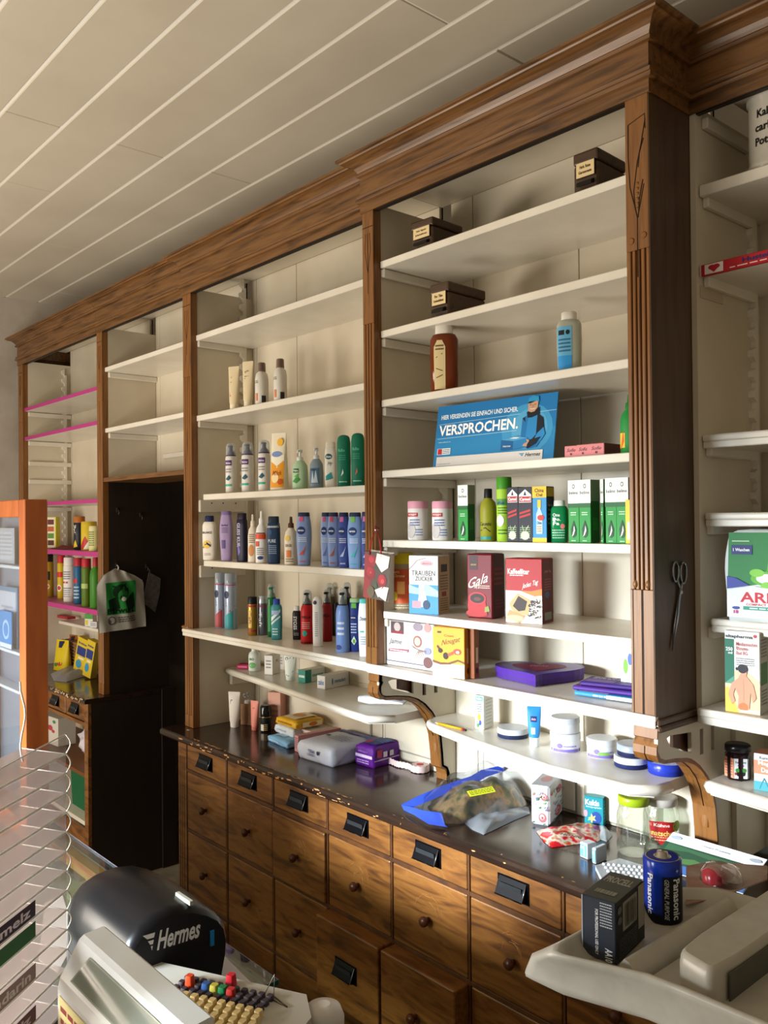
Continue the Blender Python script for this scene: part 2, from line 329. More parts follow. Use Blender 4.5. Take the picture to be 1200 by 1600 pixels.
# big shelf and lower part
GZ = 1.289
def bracket_prof(pts): return pts
BP = [(1.664, 1.262), (1.662, 1.240), (1.668, 1.236), (1.660, 1.222), (1.659, 1.205), (1.668, 1.190), (1.690, 1.182), (1.735, 1.177), (1.782, 1.1688), (1.819, 1.1555), (1.847, 1.1375), (1.876, 1.109), (1.895, 1.078), (1.909, 1.036), (1.916, .979), (1.920, .937), (1.940, .925), (1.944, .910), (1.944, .8906)]
def scroll_bracket(parent, x0, x1, white_x):
    n = len(BP); th = .012; inner = []
    for i, (y, z) in enumerate(BP):
        a = Vector(BP[max(i-1, 0)]); b = Vector(BP[min(i+1, n-1)]); d = (b-a).normalized(); nn = Vector((-d.y, d.x))
        if nn.x < 0 and i > 1: nn = nn
        inner.append((y+abs(d.y)*th+.002, z+abs(d.x)*th))
    g = G(); vs = [(x0, y, z) for y, z in BP]+[(x1, y, z) for y, z in BP]+[(x0, y, z) for y, z in inner]+[(x1, y, z) for y, z in inner]
    fs = [];
    for i in range(n-1): fs += [(i, i+1, n+i+1, n+i), (2*n+i, 2*n+i+1, 3*n+i+1, 3*n+i), (i, i+1, 2*n+i+1, 2*n+i), (n+i, n+i+1, 3*n+i+1, 3*n+i)]
    fs += [(0, n, 3*n, 2*n), (n-1, 2*n-1, 4*n-1, 3*n-1)]
    g.add(vs, fs, WOODZ)
    cx = (x0+x1)/2
    g.tube([(cx, y-.0005, z-.0005) for y, z in BP[3:14]], .0011, CREASE, 6)
    g.lathe([(.009, 0), (.011, .02), (.006, .05), (.0015, .075)], WOODZ, 10, Matrix.Translation((cx, 1.915, .985)) @ Matrix.Scale(.35, 4, (0, 1, 0)))
    g.build('scroll_bracket', parent, label='curved brown wooden scroll bracket')
    # white panel behind the scroll with its cut-outs, between inner profile and wall
    w = G(); X = white_x; yb = BACK
    pr = [(inner[i][0], inner[i][1]) for i in range(n)]
    def strip(pa, pb): w.prism([pa[0], pa[1], pb[1], pb[0]], 'x', X-.009, X, WHITE)
    # solid web built from quads around the horn-shaped opening and the two slots
    cells = []
    ztop = 1.262
    def poly(p): w.prism(p, 'x', X-.009, X, WHITE)
    h = [(1.700, 1.236), (1.715, 1.240), (1.804, 1.232), (1.804, 1.186), (1.757, 1.199), (1.714, 1.213)]
    poly([(1.667, 1.262), (1.664, 1.236), (1.664, 1.215), (1.674, 1.198), (1.714, 1.213), (1.700, 1.236), (1.715, 1.240), (1.715, 1.262)])
    poly([(1.715, 1.262), (1.715, 1.240), (1.804, 1.232), (1.804, 1.262)])
    poly([(1.674, 1.198), (1.694, 1.190), (1.737, 1.186), (1.784, 1.178), (1.804, 1.172), (1.804, 1.186), (1.757, 1.199), (1.714, 1.213)])
    poly([(1.804, 1.262), (1.804, 1.172), (1.821, 1.163), (1.842, 1.150), (1.842, 1.262)])
    poly([(1.842, 1.262), (1.842, 1.232), (1.857, 1.232), (1.857, 1.262)]); poly([(1.842, 1.174), (1.842, 1.150), (1.850, 1.143), (1.857, 1.137), (1.857, 1.174)])
    poly([(1.857, 1.262), (1.857, 1.137), (1.878, 1.118), (1.893, 1.100), (1.893, 1.262)])
    poly([(1.893, 1.262), (1.893, 1.232), (1.907, 1.232), (1.907, 1.262)]); poly([(1.893, 1.175), (1.893, 1.100), (1.900, 1.088), (1.907, 1.070), (1.907, 1.175)])
    poly([(1.907, 1.262), (1.907, 1.070), (1.914, 1.040), (1.920, .985), (1.924, .940), (1.944, .928), (1.946, .8906), (yb, .8906), (yb, 1.262)])
    w.prism([(1.757, 1.262), (1.757, 1.203), (1.80, 1.190), (1.85, 1.163), (1.93, 1.152), (1.93, 1.262)], 'x', X-.026, X-.018, CARCASS); w.build('bracket_panel', parent)
scroll_bracket(mid, XQ0+.004, XQ1, XQ1); scroll_bracket(mid, XP0, XP1-.0005, XP1)
G().box(XQ0-.003, XP1+.001, YM-.002, YM+.012, GZ-.012, GZ+.001, WEDGE, .004, seg=3).box(XQ0, XP1-.002, YM+.002, YM+.01, GZ-.027, GZ-.011, WEDGE, .002).box(XQ0, XP1-.013, YM+.01, BACK, GZ-.024, GZ-.001, WEDGE).build('shelf', mid)
# low slanting shelf (front edge read off the photo, constant height)
def poly_shelf(parent, front, z, th, y1=BACK):
    g = G(); pl = list(front)+[(front[-1][0], y1), (front[0][0], y1)]
    g.prism(pl, 'z', z-th, z, WEDGE); g.tube([(x, y, z-th*.45) for x, y in front], th*.47, WEDGE, 8)
    return g.build('shelf', parent)
poly_shelf(mid, [(XQ1+.002, 1.885), (-1.905, 1.855), (-1.875, 1.835), (-1.82, 1.822), (-1.65, 1.785), (-1.35, 1.737), (-1.13, 1.742), (-1.085, 1.775), (-1.078, 1.83)], 1.10, .028)
planks(mid, [XQ1, XQ1+.095, -1.43, XP0], .8906, 1.264)
wainscot(mid, [(-1.80, -1.46, .90, 1.055), (-1.42, -1.09, .90, 1.055)])
# --- section left of the middle
X20, X21, X22 = -3.163, -3.098, XQ0
s2 = thing('shelf_cabinet', 'shelf bay left of the middle bay, holding shampoo and spray bottles', 'cabinet')
cornice([(X20-.002, YD+.06), (X20-.002, YS), (XQ0-.0, YS)], s2); top_board(s2, X20+.012, XQ0, YS, 2.74)
flute_post(s2, X20, X21, YS, .8906, 2.645, (.3, .55, .8))
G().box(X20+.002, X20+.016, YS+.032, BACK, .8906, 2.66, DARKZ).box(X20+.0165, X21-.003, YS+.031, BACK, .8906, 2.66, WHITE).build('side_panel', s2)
planks(s2, [X21-.003, X21+.03, X21+.32, -2.28, XQ0], 1.13, 2.74); planks(s2, [X21-.003, X21+.03, -2.28, XQ0], .8906, 1.1295)
wainscot(s2, [(-3.0, -2.34, .93, 1.06), (-2.26, -2.0, .93, 1.06)])
for k, (z, xa, nl) in enumerate(((2.472, X21, 0), (2.147, X21, 0), (1.828, X21+.05, 1), (1.564, X21+.05, 1))):
    shelf(s2, xa, XQ0-.001, YS+.024, z, th=.023); batten(s2, X21-.003, YS+.03, BACK-.05, z, nails=nl, th=.05 if nl else .026)
rack(s2, X21-.003, BACK-.05, 1.6, 2.7)
shelf(s2, X21-.035, XQ0-.004, YS-.03, GZ, th=.024, nose=True)
poly_shelf(s2, [(X21, 1.852), (-2.83, 1.820), (-2.425, 1.767), (-2.15, 1.725), (-2.03, 1.712), (-1.978, 1.775)], 1.115, .026)
G().box(X21, X21+.02, 1.86, 1.98, 1.045, 1.088, WEDGE, .003).build('shelf_support', s2)
G().lathe([(.0, 0), (.03, .002), (.034, .006), (.034, .010), (.02, .014)], WOODZ, 16, Matrix.Translation((X20-.002, YS+.012, 1.283)) @ Matrix.Scale(.5, 4, (0, 1, 0))).build('post_collar', s2)
# --- doorway bay with overhead shelves
XD0, XD1 = -4.055, -3.994
ds = thing('shelf_cabinet', 'overhead shelf bay above the dark doorway, shelves empty', 'cabinet')
cornice([(XD0, YD), (X20, YD)], ds); top_board(ds, XD0+.01, X20, YD, 2.75)
flute_post(ds, XD0, XD1, YD, .8906, 2.645, (.5,))
G().box(XD1-.016, XD1, YD+.031, BACK, 1.935, 2.66, WHITE).build('side_panel', ds)
G().box(XD1-.012, XD1, YD+.031, 2.05, .8906, 1.9345, BLACKW).build('side_panel', ds, label='near-black panel lining the doorway')
planks(ds, [XD1, XD1+.045, -3.5, X20], 1.935, 2.75)
for z in (2.467, 2.173): shelf(ds, XD1+.002, X20-.002, YD+.014, z); batten(ds, XD1, YD+.03, BACK, z)
G().box(-3.9, X20, BACK-.012, BACK-.0005, 2.03, 2.055, WEDGE, .003).build('shelf_support', ds)
G().box(XD1+.001, X20-.001, YD+.004, BACK, 1.914, 1.934, WOODX).build('door_head', ds)
# --- far left bay
XE0 = -5.18
ls = thing('shelf_cabinet', 'far left shelf bay with pink painted shelf edges', 'cabinet')
cornice([(XE0, 2.05), (XE0, YD), (XD0-.0015, YD)], ls); top_board(ls, XE0+.012, XD0, YD, 2.75)
flute_post(ls, XE0, XE0+.072, YD, .8906, 2.645, (.5,))
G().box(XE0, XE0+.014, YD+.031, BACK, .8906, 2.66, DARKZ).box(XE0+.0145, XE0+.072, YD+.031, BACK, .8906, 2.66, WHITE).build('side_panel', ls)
G().box(XD0, XD0+.014, YD+.031, BACK, .8906, 2.66, WHITE).build('side_panel', ls)
planks(ls, [XE0+.07, XE0+.12, -4.75, -4.4, XD0], .8906, 2.75)
PKW = noisy('pink_worn_shelf', [(.3, '#9c5274'), (.6, '#b9698c'), (.8, '#a85a7c')], nscale=7, rough=.5, bump=0)
for z in (2.386, 2.2177, 1.835, 1.575, 1.289):
    shelf(ls, XE0+.073, XD0-.001, YD+.012, z, m=(PKW if z < 1.7 else WEDGE), edge=PINK, th=.019 if z > 1.7 else .024); batten(ls, XE0+.072, YD+.03, BACK, z)
for z in (2.10, 1.995): batten(ls, XE0+.072, YD+.03, BACK, z)
rack(ls, XE0+.072, BACK-.04, 1.4, 2.6)
G().box(-4.95, XD0-.001, 1.85, BACK, 1.14, 1.158, WEDGE, .003).build('shelf', ls)
# --- right bay
rs = thing('shelf_cabinet', 'right hand shelf bay set back behind the carved pillar', 'cabinet')
cornice([(XP1+.001, YR), (.9, YR)], rs); G().box(XP1+.001, .9, YR+.02, BACK+.15, 2.735, 2.755, WHITE).build('top_board', rs)
G().box(XP1+.001, .9, YR+.006, YR+.02, 2.64, 2.80, BLACKW).build('lintel', rs)
G().box(XP1+.001, XP1+.014, YR+.001, BACK+.15, 1.27, 2.66, WHITE).build('side_panel', rs)
g = G()
for a, b in ((XP1+.01, XP1+.045), (XP1+.0475, -.62), (-.617, -.2), (-.197, .9)): g.box(a, b, BACK+.15, BACK+.16, .8906, 2.735, WHITE, .0015)
g.box(XP1+.01, .9, BACK+.159, BACK+.165, .8906, 2.735, GAP); g.build('back_panel', rs)
g = G().box(XP1+.0, XP1+.012, BACK+.001, BACK+.15, .8906, 1.27, WHITE); g.build('side_panel', rs)
for z, xs, ns in ((2.477, .017, 0), (2.294, .015, 0), (1.904, .016, 1), (1.726, .02, 1), (1.487, .03, 1)):
    shelf(rs, XP1+xs, .9, YR+.012, z, y1=BACK+.15, th=.026, nose=ns)
    batten(rs, XP1+.014, YR+.03, BACK+.1, z)
batten(rs, XP1+.014, YR+.03, BACK+.1, 2.66)
G().box(XP1+.0145, XP1+.016, YR+.015, YR+.12, 2.222, 2.25, C('#b9ab94', .6)).build('paper_patch', rs, label='torn strip of brown tape')
rack(rs, XP1+.014, BACK+.10, 1.6, 2.6)
shelf(rs, XP1+.017, .9, YR-.03, GZ, y1=BACK+.15, th=.03, nose=True)
poly_shelf(rs, [(XP1+.016, 1.857), (XP1+.02, 1.85), (-.85, 1.83), (-.3, 1.80), (.9, 1.80)], 1.117, .032, BACK+.15)
g = G(); g.box(-.93, -.45, BACK+.143, BACK+.15, .92, 1.055, WHITE, .003); g.box(-.935, -.445, BACK+.148, BACK+.15, .915, 1.06, C('#8f887b', .7)); g.build('panel_moulding', rs)
# ================================================================ DARK DOORWAY
struct(G().box(XD1-.02, X20+.05, 2.30, 2.34, 0, 1.98, BLACKW).box(-3.90, -3.3, 2.285, 2.30, .12, .85, BLACKW, .01).box(-3.90, -3.3, 2.285, 2.30, .95, 1.80, BLACKW, .01), 'door_1', 'dark closed door at the back of the doorway under the overhead shelves', 'door')
struct(G().box(XD1-.001, X20+.06, 2.19, 2.30, 1.73, 1.91, noisy('lintel_wood', [(.3, '#3b2513'), (.7, '#54361b')], (2, 20, 20), 3, rough=.5)).box(-3.89, -3.81, 2.19, 2.285, 0, 1.73, BLACKW), 'trim_1', 'dark brown wooden door frame in the doorway recess', 'door frame')
# ================================================================ DRAWER CABINET UNDER THE LONG WORKTOP
WT = .8896
TOPM = noisy('dark_varnished_top', [(.3, '#231813'), (.55, '#33241c'), (.8, '#2a1d17')], (1.2, 6, 6), 3, 6, .16, .05, rr=.05, spec=.6)
CHIP = C('#c9925c', .7)
g = G(); X0, X1 = -3.215, .9; yf = 1.600
g.prism([(yf+.004, WT-.026), (yf, WT-.020), (yf-.001, WT-.010), (yf+.003, WT-.003), (yf+.009, WT), (BACK-.001, WT), (BACK-.001, WT-.026)], 'x', X0+.015, X1, TOPM)
g.prism([(yf+.02, WT-.026), (yf+.02, WT-.003), (BACK-.1, WT-.003), (BACK-.1, WT-.026)], 'x', X0, X0+.016, TOPM)
tag(g.build('worktop'), 'long dark brown varnished worktop with chipped front edge', 'worktop')
wt = bpy.data.objects['worktop']
g = G(); random.seed(3)
for k in range(120):
    u = random.random(); x = -2.95+.95*u if random.random() < .6 else random.uniform(-3.1, -1.05)
    ln = random.uniform(.003, .03)*(1.3 if x < -2.0 else .5); yy = yf+random.choice([.004, .007, .011, .016]); hh = random.uniform(.0015, .0045)
    if yy > yf+.008: n = 6; g.add([(x+ln/2*math.cos(a)*random.uniform(.6, 1.2), yy+hh*math.sin(a)*random.uniform(.5, 1.2), WT+.0004) for a in [i*math.pi*2/n for i in range(n)]], [tuple(range(n))], CHIP)
    else: z = WT-random.uniform(.004, .02); g.add([(x-ln/2, yf-.0016, z), (x-ln/5, yf-.0016, z-hh), (x+ln/2, yf-.0016, z-hh*.3), (x+ln/4, yf-.0016, z+hh*.6)], [(0, 1, 2, 3)], CHIP)
g.box(-3.10, -3.085, 1.665, 1.672, WT, WT+.0005, C('#d8cfc0'))
g.build('chipped_paint', wt, label='pale wood showing through chips along the edge')['kind'] = 'stuff'
dc = thing('drawer_cabinet', 'long brown wooden drawer cabinet with rows of small drawers under the dark worktop', 'cabinet')
DX = [-3.0276+.2993*k for k in range(8)]; DY = 1.625
g = G(); ztop = WT-.026
g.box(-3.093, .9, DY+.012, BACK-.01, .04, ztop, CARCASS)
g.box(-3.093, DX[0]-.002, DY, DY+.02, 0, ztop, DRAWER)
for k in range(3): g.box(-3.08+.016*k, -3.078+.016*k, DY-.0008, DY, .1, .80, CREASE)
for k, x in enumerate(DX): g.box(x-.006, x+.001, DY+.001, DY+.014, .03, ztop, CARCASS, .001)
for z in (.752, .522, .268, .030): g.box(DX[0], DX[-1], DY+.002, DY+.014, z-.006, z+.006, CARCASS, .001)
g.box(-3.093, .9, DY+.005, DY+.012, 0, .03, GAP); g.build('carcass', dc)
IRON = C('#15161a', .32, .75)
def knob_geo(): return G().lathe([(.006, 0), (.006, .008), (.013, .014), (.0145, .020), (.012, .026), (.005, .029), (.0001, .0295)], C('#4a2413', .3), 18, Matrix.Rotation(math.pi/2, 4, 'X'))
def pull_geo():
    g = G(); w_, h_ = .043, .021
    g.box(-w_-.006, w_+.008, -.002, 0, -h_-.008, h_+.004, IRON, .001)
    g.add([(-w_, -.002, h_), (w_, -.002, h_), (w_, -.02, -h_+.002), (-w_, -.02, -h_+.002), (-w_, -.002, -h_-.004), (w_, -.002, -h_-.004)], [(0, 3, 2, 1), (0, 4, 3), (1, 2, 5)], IRON)
    g.box(-w_+.008, w_-.008, -.0125, -.0115, -.008, .010, C('#26282c', .5)); g.tube([(w_, -.003, h_), (w_, -.021, -h_+.002)], .0012, C('#9aa0a8', .3, .9), 6)
    g.tube([(-w_, -.021, -h_+.002), (w_, -.021, -h_+.002)], .0015, IRON, 6); return g
KN = PU = None
def put_sub(kind, drawer, loc):
    global KN, PU
    if kind == 'k':
        if KN is None: o = knob_geo().build('knob', drawer); KN = o
        else: o = KN.copy(); COL.objects.link(o); o.parent = drawer
    else:
        if PU is None: o = pull_geo().build('cup_pull', drawer); PU = o
        else: o = PU.copy(); COL.objects.link(o); o.parent = drawer
    o.location = loc
SCR = noisy('scuffed_patch', [(.35, '#8a5220'), (.5, '#b97f3d'), (.65, '#8a5220')], (30, 30, 60), 2.5, 5, .4, .05, dist=2)
random.seed(5)
for c in range(7):
    a, b = DX[c]+.0035, DX[c+1]-.0085
    for r, (z0, z1) in enumerate(((.759, ztop-.004), (.529, .746), (.275, .516), (.037, .262))):
        if a > .7: continue
        dy = 0
        if r == 2 and c in (3, 4): dy = -.05
        if r == 1 and c == 2: dy = -.008
        g = G().box(a, b, DY+.001+dy, DY+.016+dy*0, z0, z1, DRAWER, .004, seg=2)
        cx, cz = (a+b)/2, (z0+z1)/2
        if r == 1:      # worn ring above the knob
            for q in range(9):
                an = random.uniform(.2, 2.9); rr = random.uniform(.02, .055); px_, pz_ = cx+rr*math.cos(an), cz+.01+rr*math.sin(an)
                g.tube([(px_+.012*math.cos(an+1.57)*t, DY+.001+dy, pz_+.012*math.sin(an+1.57)*t) for t in (-1, 0, 1)], .0006, C('#a9713a', .5), 5)
        if r == 0: g.box(a, b, DY+.0012, DY+.003, z0, z0+.001, CREASE)
        o = g.build('drawer', dc)
        if r == 0 or (r == 2 and c == 3): put_sub('p', o, (cx, DY+.001+dy, cz+.004))
        else: put_sub('k', o, (cx, DY+.001+dy, cz-.004))
# ================================================================ LEFT LOW CABINET
lc = thing('low_cabinet', 'low wooden cabinet with dark chipped top and open shelves, left of the doorway', 'cabinet')
LX0, LX1 = XE0+.02, -3.958
g = G().prism([(1.598, WT-.022), (1.596, WT-.01), (1.602, WT), (BACK-.001, WT), (BACK-.001, WT-.022)], 'x', LX0, LX1+.004, TOPM); g.build('worktop', lc)
g = G(); random.seed(9)
for k in range(70):
    x = random.uniform(-4.6, -3.98); ln = random.uniform(.008, .03); z = WT-random.uniform(-.0005, .018); y = 1.5955 if z < WT-.001 else 1.604
    g.add([(x-ln/2, 1.5945, z), (x-ln/5, 1.5945, z-.004), (x+ln/2, 1.5945, z-.001), (x+ln/4, 1.5945, z+.003)], [(0, 1, 2, 3)], C('#d9b98a', .6))
for k in range(40):
    x = random.uniform(-4.6, -3.98); y = random.uniform(1.603, 1.64); ln = random.uniform(.005, .02); n = 6
    g.add([(x+ln/2*math.cos(a)*random.uniform(.6, 1.2), y+.006*math.sin(a)*random.uniform(.5, 1.2), WT+.0004) for a in [i*math.pi*2/n for i in range(n)]], [tuple(range(n))], C('#d9b98a', .6))
g.build('chipped_paint', lc)['kind'] = 'stuff'
G().box(LX1-.016, LX1, 1.62, BACK, 0, WT-.022, BLACKW).box(LX1-.04, LX1+.0005, 1.612, 1.632, 0, WT-.022, DRAWER, .002).build('side_panel', lc)
G().box(LX1, LX1+.012, BACK+.0, 2.06, 0, .889, BLACKW).box(XD1-.02, LX1+.002, BACK, 2.06, .80, .8895, BLACKW).build('rear_panel', lc)
G().box(LX0, LX1-.016, BACK-.012, BACK, 0, WT-.022, WHITE).box(LX0, LX0+.016, 1.62, BACK-.012, 0, WT-.022, WHITE).build('back_panel', lc)
G().box(LX0, LX1-.017, 1.615, 1.635, .755, .772, DRAWER).box(LX0+.02, LX1-.017, 1.64, BACK-.013, .755, .765, WHITE).build('rail', lc)
for a, b in ((-4.24, LX1-.042), (-4.50, -4.245), (-4.76, -4.505), (-5.02, -4.765)):
    o = G().box(a+.003, b-.003, 1.617, 1.63, .775, WT-.026, DRAWER, .003).build('drawer', lc); put_sub('p', o, ((a+b)/2, 1.617, .822))
G().box(LX0, LX1-.017, 1.632, BACK-.013, .50, .518, C('#6d4322', .5)).build('shelf', lc)
G().box(LX0, LX1-.017, 1.632, BACK-.013, .27, .29, WEDGE).build('shelf', lc)
for a, b in ((-4.24, LX1-.042), (-4.52, -4.245), (-4.80, -4.525)):
    o = G().box(a+.003, b-.003, 1.617, 1.632, .04, .265, DRAWER, .003).build('drawer', lc); put_sub('k', o, ((a+b)/2, 1.617, .15))
# ================================================================ PRODUCT BUILDERS
def carton_geo(g, w_, d_, h_, col, front=(), side=(), top=(), bev=.0012, sidecol=None, topcol=None, M=None):
    g.box(-w_/2, w_/2, -d_/2, d_/2, 0, h_, col, bev, M)
    if sidecol: g.decals([('r', 0.01, 0.01, .99, .99, sidecol)], lambda u, v, o: (w_/2+o-.0002, -d_/2+u*d_, v*h_), M=M)
    if topcol: g.decals([('r', 0.01, 0.01, .99, .99, topcol)], lambda u, v, o: (-w_/2+u*w_, -d_/2+v*d_, h_+o-.0002), M=M)
    g.decals(front, lambda u, v, o: (-w_/2+u*w_, -d_/2-o, v*h_), M=M)
    g.decals(side, lambda u, v, o: (w_/2+o, -d_/2+u*d_, v*h_), M=M)
    g.decals(top, lambda u, v, o: (-w_/2+u*w_, -d_/2+v*d_, h_+o), M=M)
    return g
def anchor(px, py, zs, Y):
    """near corner of a thing: on the shelf at pixel row py, or on the plane y=Y"""
    if Y is None: return at(px, py, z=zs)
    P = at(px, 800, y=Y); return Vector((P.x, Y, zs))
def wall_y(P): return BACK-.003 if P.x < XP1 else BACK+.144
def fit(P, r):                     # keep a round thing clear of the wall behind it
    k = (wall_y(P)-r)/P.y
    return Vector((P.x*k, P.y*k, P.z)) if k < 1 and P.y > 1.5 else P
def clampd(P, d, w, a):
    return max(.012, min(d, (wall_y(P)-P.y)/math.cos(a)-max(0, -w*math.sin(-a))*0)) if 1.6 < P.y < wall_y(P) else d
def carton(label, cat, x0, x1, x2, yt, zs, Y=None, yb=None, rz=12, col='#fff', front=(), side=(), top=(), group=None, name='carton', h=None, w=None, d=None, **k):
    a = R(rz); P = anchor(x1, yb, zs, Y)
    if w is None: w = abs(along(P, (-math.cos(a), -math.sin(a)), x0))
    if d is None: d = abs(along(P, (-math.sin(a), math.cos(a)), x2)) if x2 else .04
    if h is None: h = zat(P, x1, yt)-zs
    d = clampd(P, d, w, a)
    c = P+Vector((-math.cos(a), -math.sin(a), 0))*(w/2)+Vector((-math.sin(a), math.cos(a), 0))*(d/2)
    g = carton_geo(G(), w, d, h, col, front, side, top, **k)
    o = g.build(name, None, (c.x, c.y, zs+.0006), a); tag(o, label, cat, group); return o
SH = {  # name: body sections (z, r, depth factor), cap sections, squareness
 'can': ([(0, .95), (.008, 1), (.79, 1), (.82, .94), (.835, .82)], [(.825, .95), (.98, .93), (1, .86)], 2, 1),
 'can2': ([(0, .95), (.008, 1), (.80, 1), (.815, .96)], [(.812, 1.0), (.985, .98), (1, .9)], 2, 1),
 'shampoo': ([(0, .74), (.012, .80), (.25, .90), (.5, 1), (.7, .98), (.84, .86), (.93, .76)], [(.925, .77), (.985, .74), (1, .66)], 2.6, .6),
 'shampoo2': ([(0, .86), (.012, .93), (.4, 1), (.75, .97), (.86, .86), (.875, .7)], [(.872, .82), (.985, .80), (1, .7)], 3, .6),
 'oval': ([(0, .85), (.012, .93), (.5, 1), (.78, .98), (.85, .8), (.87, .55)], [(.862, .62), (.985, .60), (1, .5)], 2.6, .6),
 'round': ([(0, .9), (.015, 1), (.62, 1), (.74, .86), (.80, .5), (.83, .45)], [(.82, .5), (.985, .48), (1, .42)], 2, 1),
 'rollup': ([(0, .74), (.01, .8), (.80, 1), (.93, 1), (.975, .85), (1, .5)], [(0, .7), (.002, .7)], 2, .55),
 'jar': ([(0, .95), (.02, 1), (.78, 1), (.82, .96)], [(.81, 1.0), (.97, 1.0), (1, .94)], 2, 1),
 'tin': ([(0, .97), (.05, 1), (.45, 1)], [(.44, 1.02), (.93, 1.02), (1, .97)], 2, 1),
 'dome': ([(0, .86), (.01, .93), (.5, 1), (.85, .97), (.95, .85), (.985, .6), (1, .2)], [(.0, .8), (.001, .8)], 2.2, .65),
 'spray': ([(0, .92), (.012, 1), (.55, 1), (.68, .82), (.75, .45), (.77, .4)], [(.765, .45), (.86, .42), (.87, .25), (1, .2)], 2.2, .8),
}
def bottle_geo(shape, hx, h, col, capcol, dec=(), M=None, capdec=(), depth=None):
    B, K, n, dp = SH[shape]; dp = depth or dp
    body = G().loft([(z*h, r*hx, r*hx*(dp if z < .85 or shape in ('rollup', 'dome', 'shampoo') else max(dp, .7)), n) for z, r in B], col, 26, True, M)
    zs_ = [z for z, r in B]; rs_ = [r for z, r in B]
    def rad(v):
        for i in range(len(zs_)-1):
            if v <= zs_[i+1]: t = (v-zs_[i])/max(1e-6, zs_[i+1]-zs_[i]); return rs_[i]+(rs_[i+1]-rs_[i])*max(0, t)
        return rs_[-1]
    def fn(u, v, o):
        r = rad(v)*hx; uu = max(-.999, min(.999, (u-.5)*2)); x = uu*r
        return (x*(1+.3*o/r), -r*dp*(1-abs(uu)**n)**(1/n)-o*1.2, v*h)
    body.decals(dec, fn, 10, 6, .0005, .0002, M)
    cap = G().loft([(z*h, r*hx, r*hx*max(dp, .75 if K[0][1] < .8 else dp), n) for z, r in K], capcol, 24, True, M)
    return body, cap
def bottle(label, cat, x0, x1, yt, zs, Y=None, yb=None, shape='oval', col='#fff', cap='#fff', dec=(), rz=38, group=None, name='bottle', h=None, extra=None, tilt=None, depth=None):
    xc = (x0+x1)/2; P = anchor(xc, yb, zs, Y); dd = ray(xc, 800); s = math.hypot(P.x, P.y)/math.hypot(dd.x, dd.y)
    hx = (x1-x0)/2/FPX*s; dv = Vector((dd.x, dd.y, 0)).normalized(); B, K, n, dp = SH[shape]; dp = depth or dp
    if Y is None: P = P+dv*(hx*dp)
    P = fit(P, hx)
    if h is None: h = zat(P, xc, yt)-zs
    t = thing(name, label, cat, (P.x, P.y, zs+.0006), R(rz), group)
    b, c = bottle_geo(shape, hx, h, col, cap, dec, depth=dp); b.build('body', t)
    if shape not in ('dome', 'rollup'): c.build('cap', t)
    if extra: extra(t, hx, h)
    return t
def foam_top(colr, clear=True, z0=.74, r=.9):       # pump head under a clear cover
    def f(t, hx, h):
        G().loft([(z0*h, r*hx, r*hx, 2), (z0*h+.006, r*hx*.98, r*hx*.98, 2), (z0*h+.022, r*hx*.35, r*hx*.35, 2), (z0*h+.036, r*hx*.3, r*hx*.3, 2)], colr).box(-.008, .008, -.018, .006, z0*h+.034, z0*h+.042, colr, .003).build('pump', t)
        G().loft([(z0*h+.004, r*hx, r*hx, 2), (h*.93, r*hx*.96, r*hx*.96, 2), (h*.98, r*hx*.8, r*hx*.8, 2), (h, r*hx*.4, r*hx*.4, 2)], CLR('#e9eef0', .16, gl=.5)).build('overcap', t)
    return f
SH['foam'] = ([(0, .93), (.01, 1), (.70, 1), (.735, .93), (.745, .85)], [(.742, .9), (.745, .9)], 2, 1)
SH['foamr'] = ([(0, .95), (.01, 1), (.60, 1), (.68, .9), (.72, .75), (.73, .7)], [(.725, .7), (.73, .7)], 2, 1)
def pump_top(colr, z0=.74):
    def f(t, hx, h):
        G().lathe([(hx*.42, z0*h-.002), (hx*.42, z0*h+.010), (hx*.15, z0*h+.012), (hx*.15, h-.012), (hx*.3, h-.010), (hx*.3, h)], colr).tube([(0, 0, h-.005), (0, -hx*.8, h-.005), (0, -hx*1.0, h-.012)], .0035, colr).build('pump', t)
    return f
SH['pumpb'] = ([(0, .92), (.015, 1), (.4, 1), (.6, .92), (.70, .6), (.735, .38)], [(.73, .38), (.735, .38)], 2.2, .75)
def tubep(label, cat, x0, x1, yt, zs, Y=None, yb=None, col='#eee', cap='#eee', dec=(), rz=30, group=None, capf=.12):
    xc = (x0+x1)/2; P = anchor(xc, yb, zs, Y); dd = ray(xc, 800); s = math.hypot(P.x, P.y)/math.hypot(dd.x, dd.y); hx = (x1-x0)/2/FPX*s
    if Y is None: P = P+Vector((dd.x, dd.y, 0)).normalized()*hx*.6
    h = zat(P, xc, yt)-zs; t = thing('tube', label, cat, (P.x, P.y, zs+.0006), R(rz), group)
    g = G().loft([(capf*h, .66*hx, .60*hx, 2), (capf*h+.01, .78*hx, .62*hx, 2), (.5*h, .88*hx, .45*hx, 2), (.85*h, .97*hx, .16*hx, 2), (.94*h, hx, .04*hx, 3), (h, hx, .035*hx, 3)], col)
    g.decals(dec, lambda u, v, o: ((u-.5)*1.6*hx, -hx*(.62-.58*max(0, (v-capf)/(1-capf)))*(1-abs((u-.5)*1.7)**2)**.5-o, v*h), 6, 6, .0006, .0002)
    g.build('body', t); G().loft([(0, .60*hx, .58*hx, 2), (.003, .66*hx, .62*hx, 2), (capf*h+.001, .68*hx, .62*hx, 2)], cap).build('cap', t); return t
def lbl(bg, txt='', c2='#333', v0=.2, v1=.7, rows=3):
    return [('r', .15, v0, .85, v1, bg)]+([('t', txt, .5, v1-(v1-v0)*.22, .55, (v1-v0)*.16, c2, 'b')] if txt else [])+[('x', .25, v0+.03, .75, v0+(v1-v0)*.5, rows, c2)]
E1, E2, E3, E4 = 2.147, 1.828, 1.564, 1.289
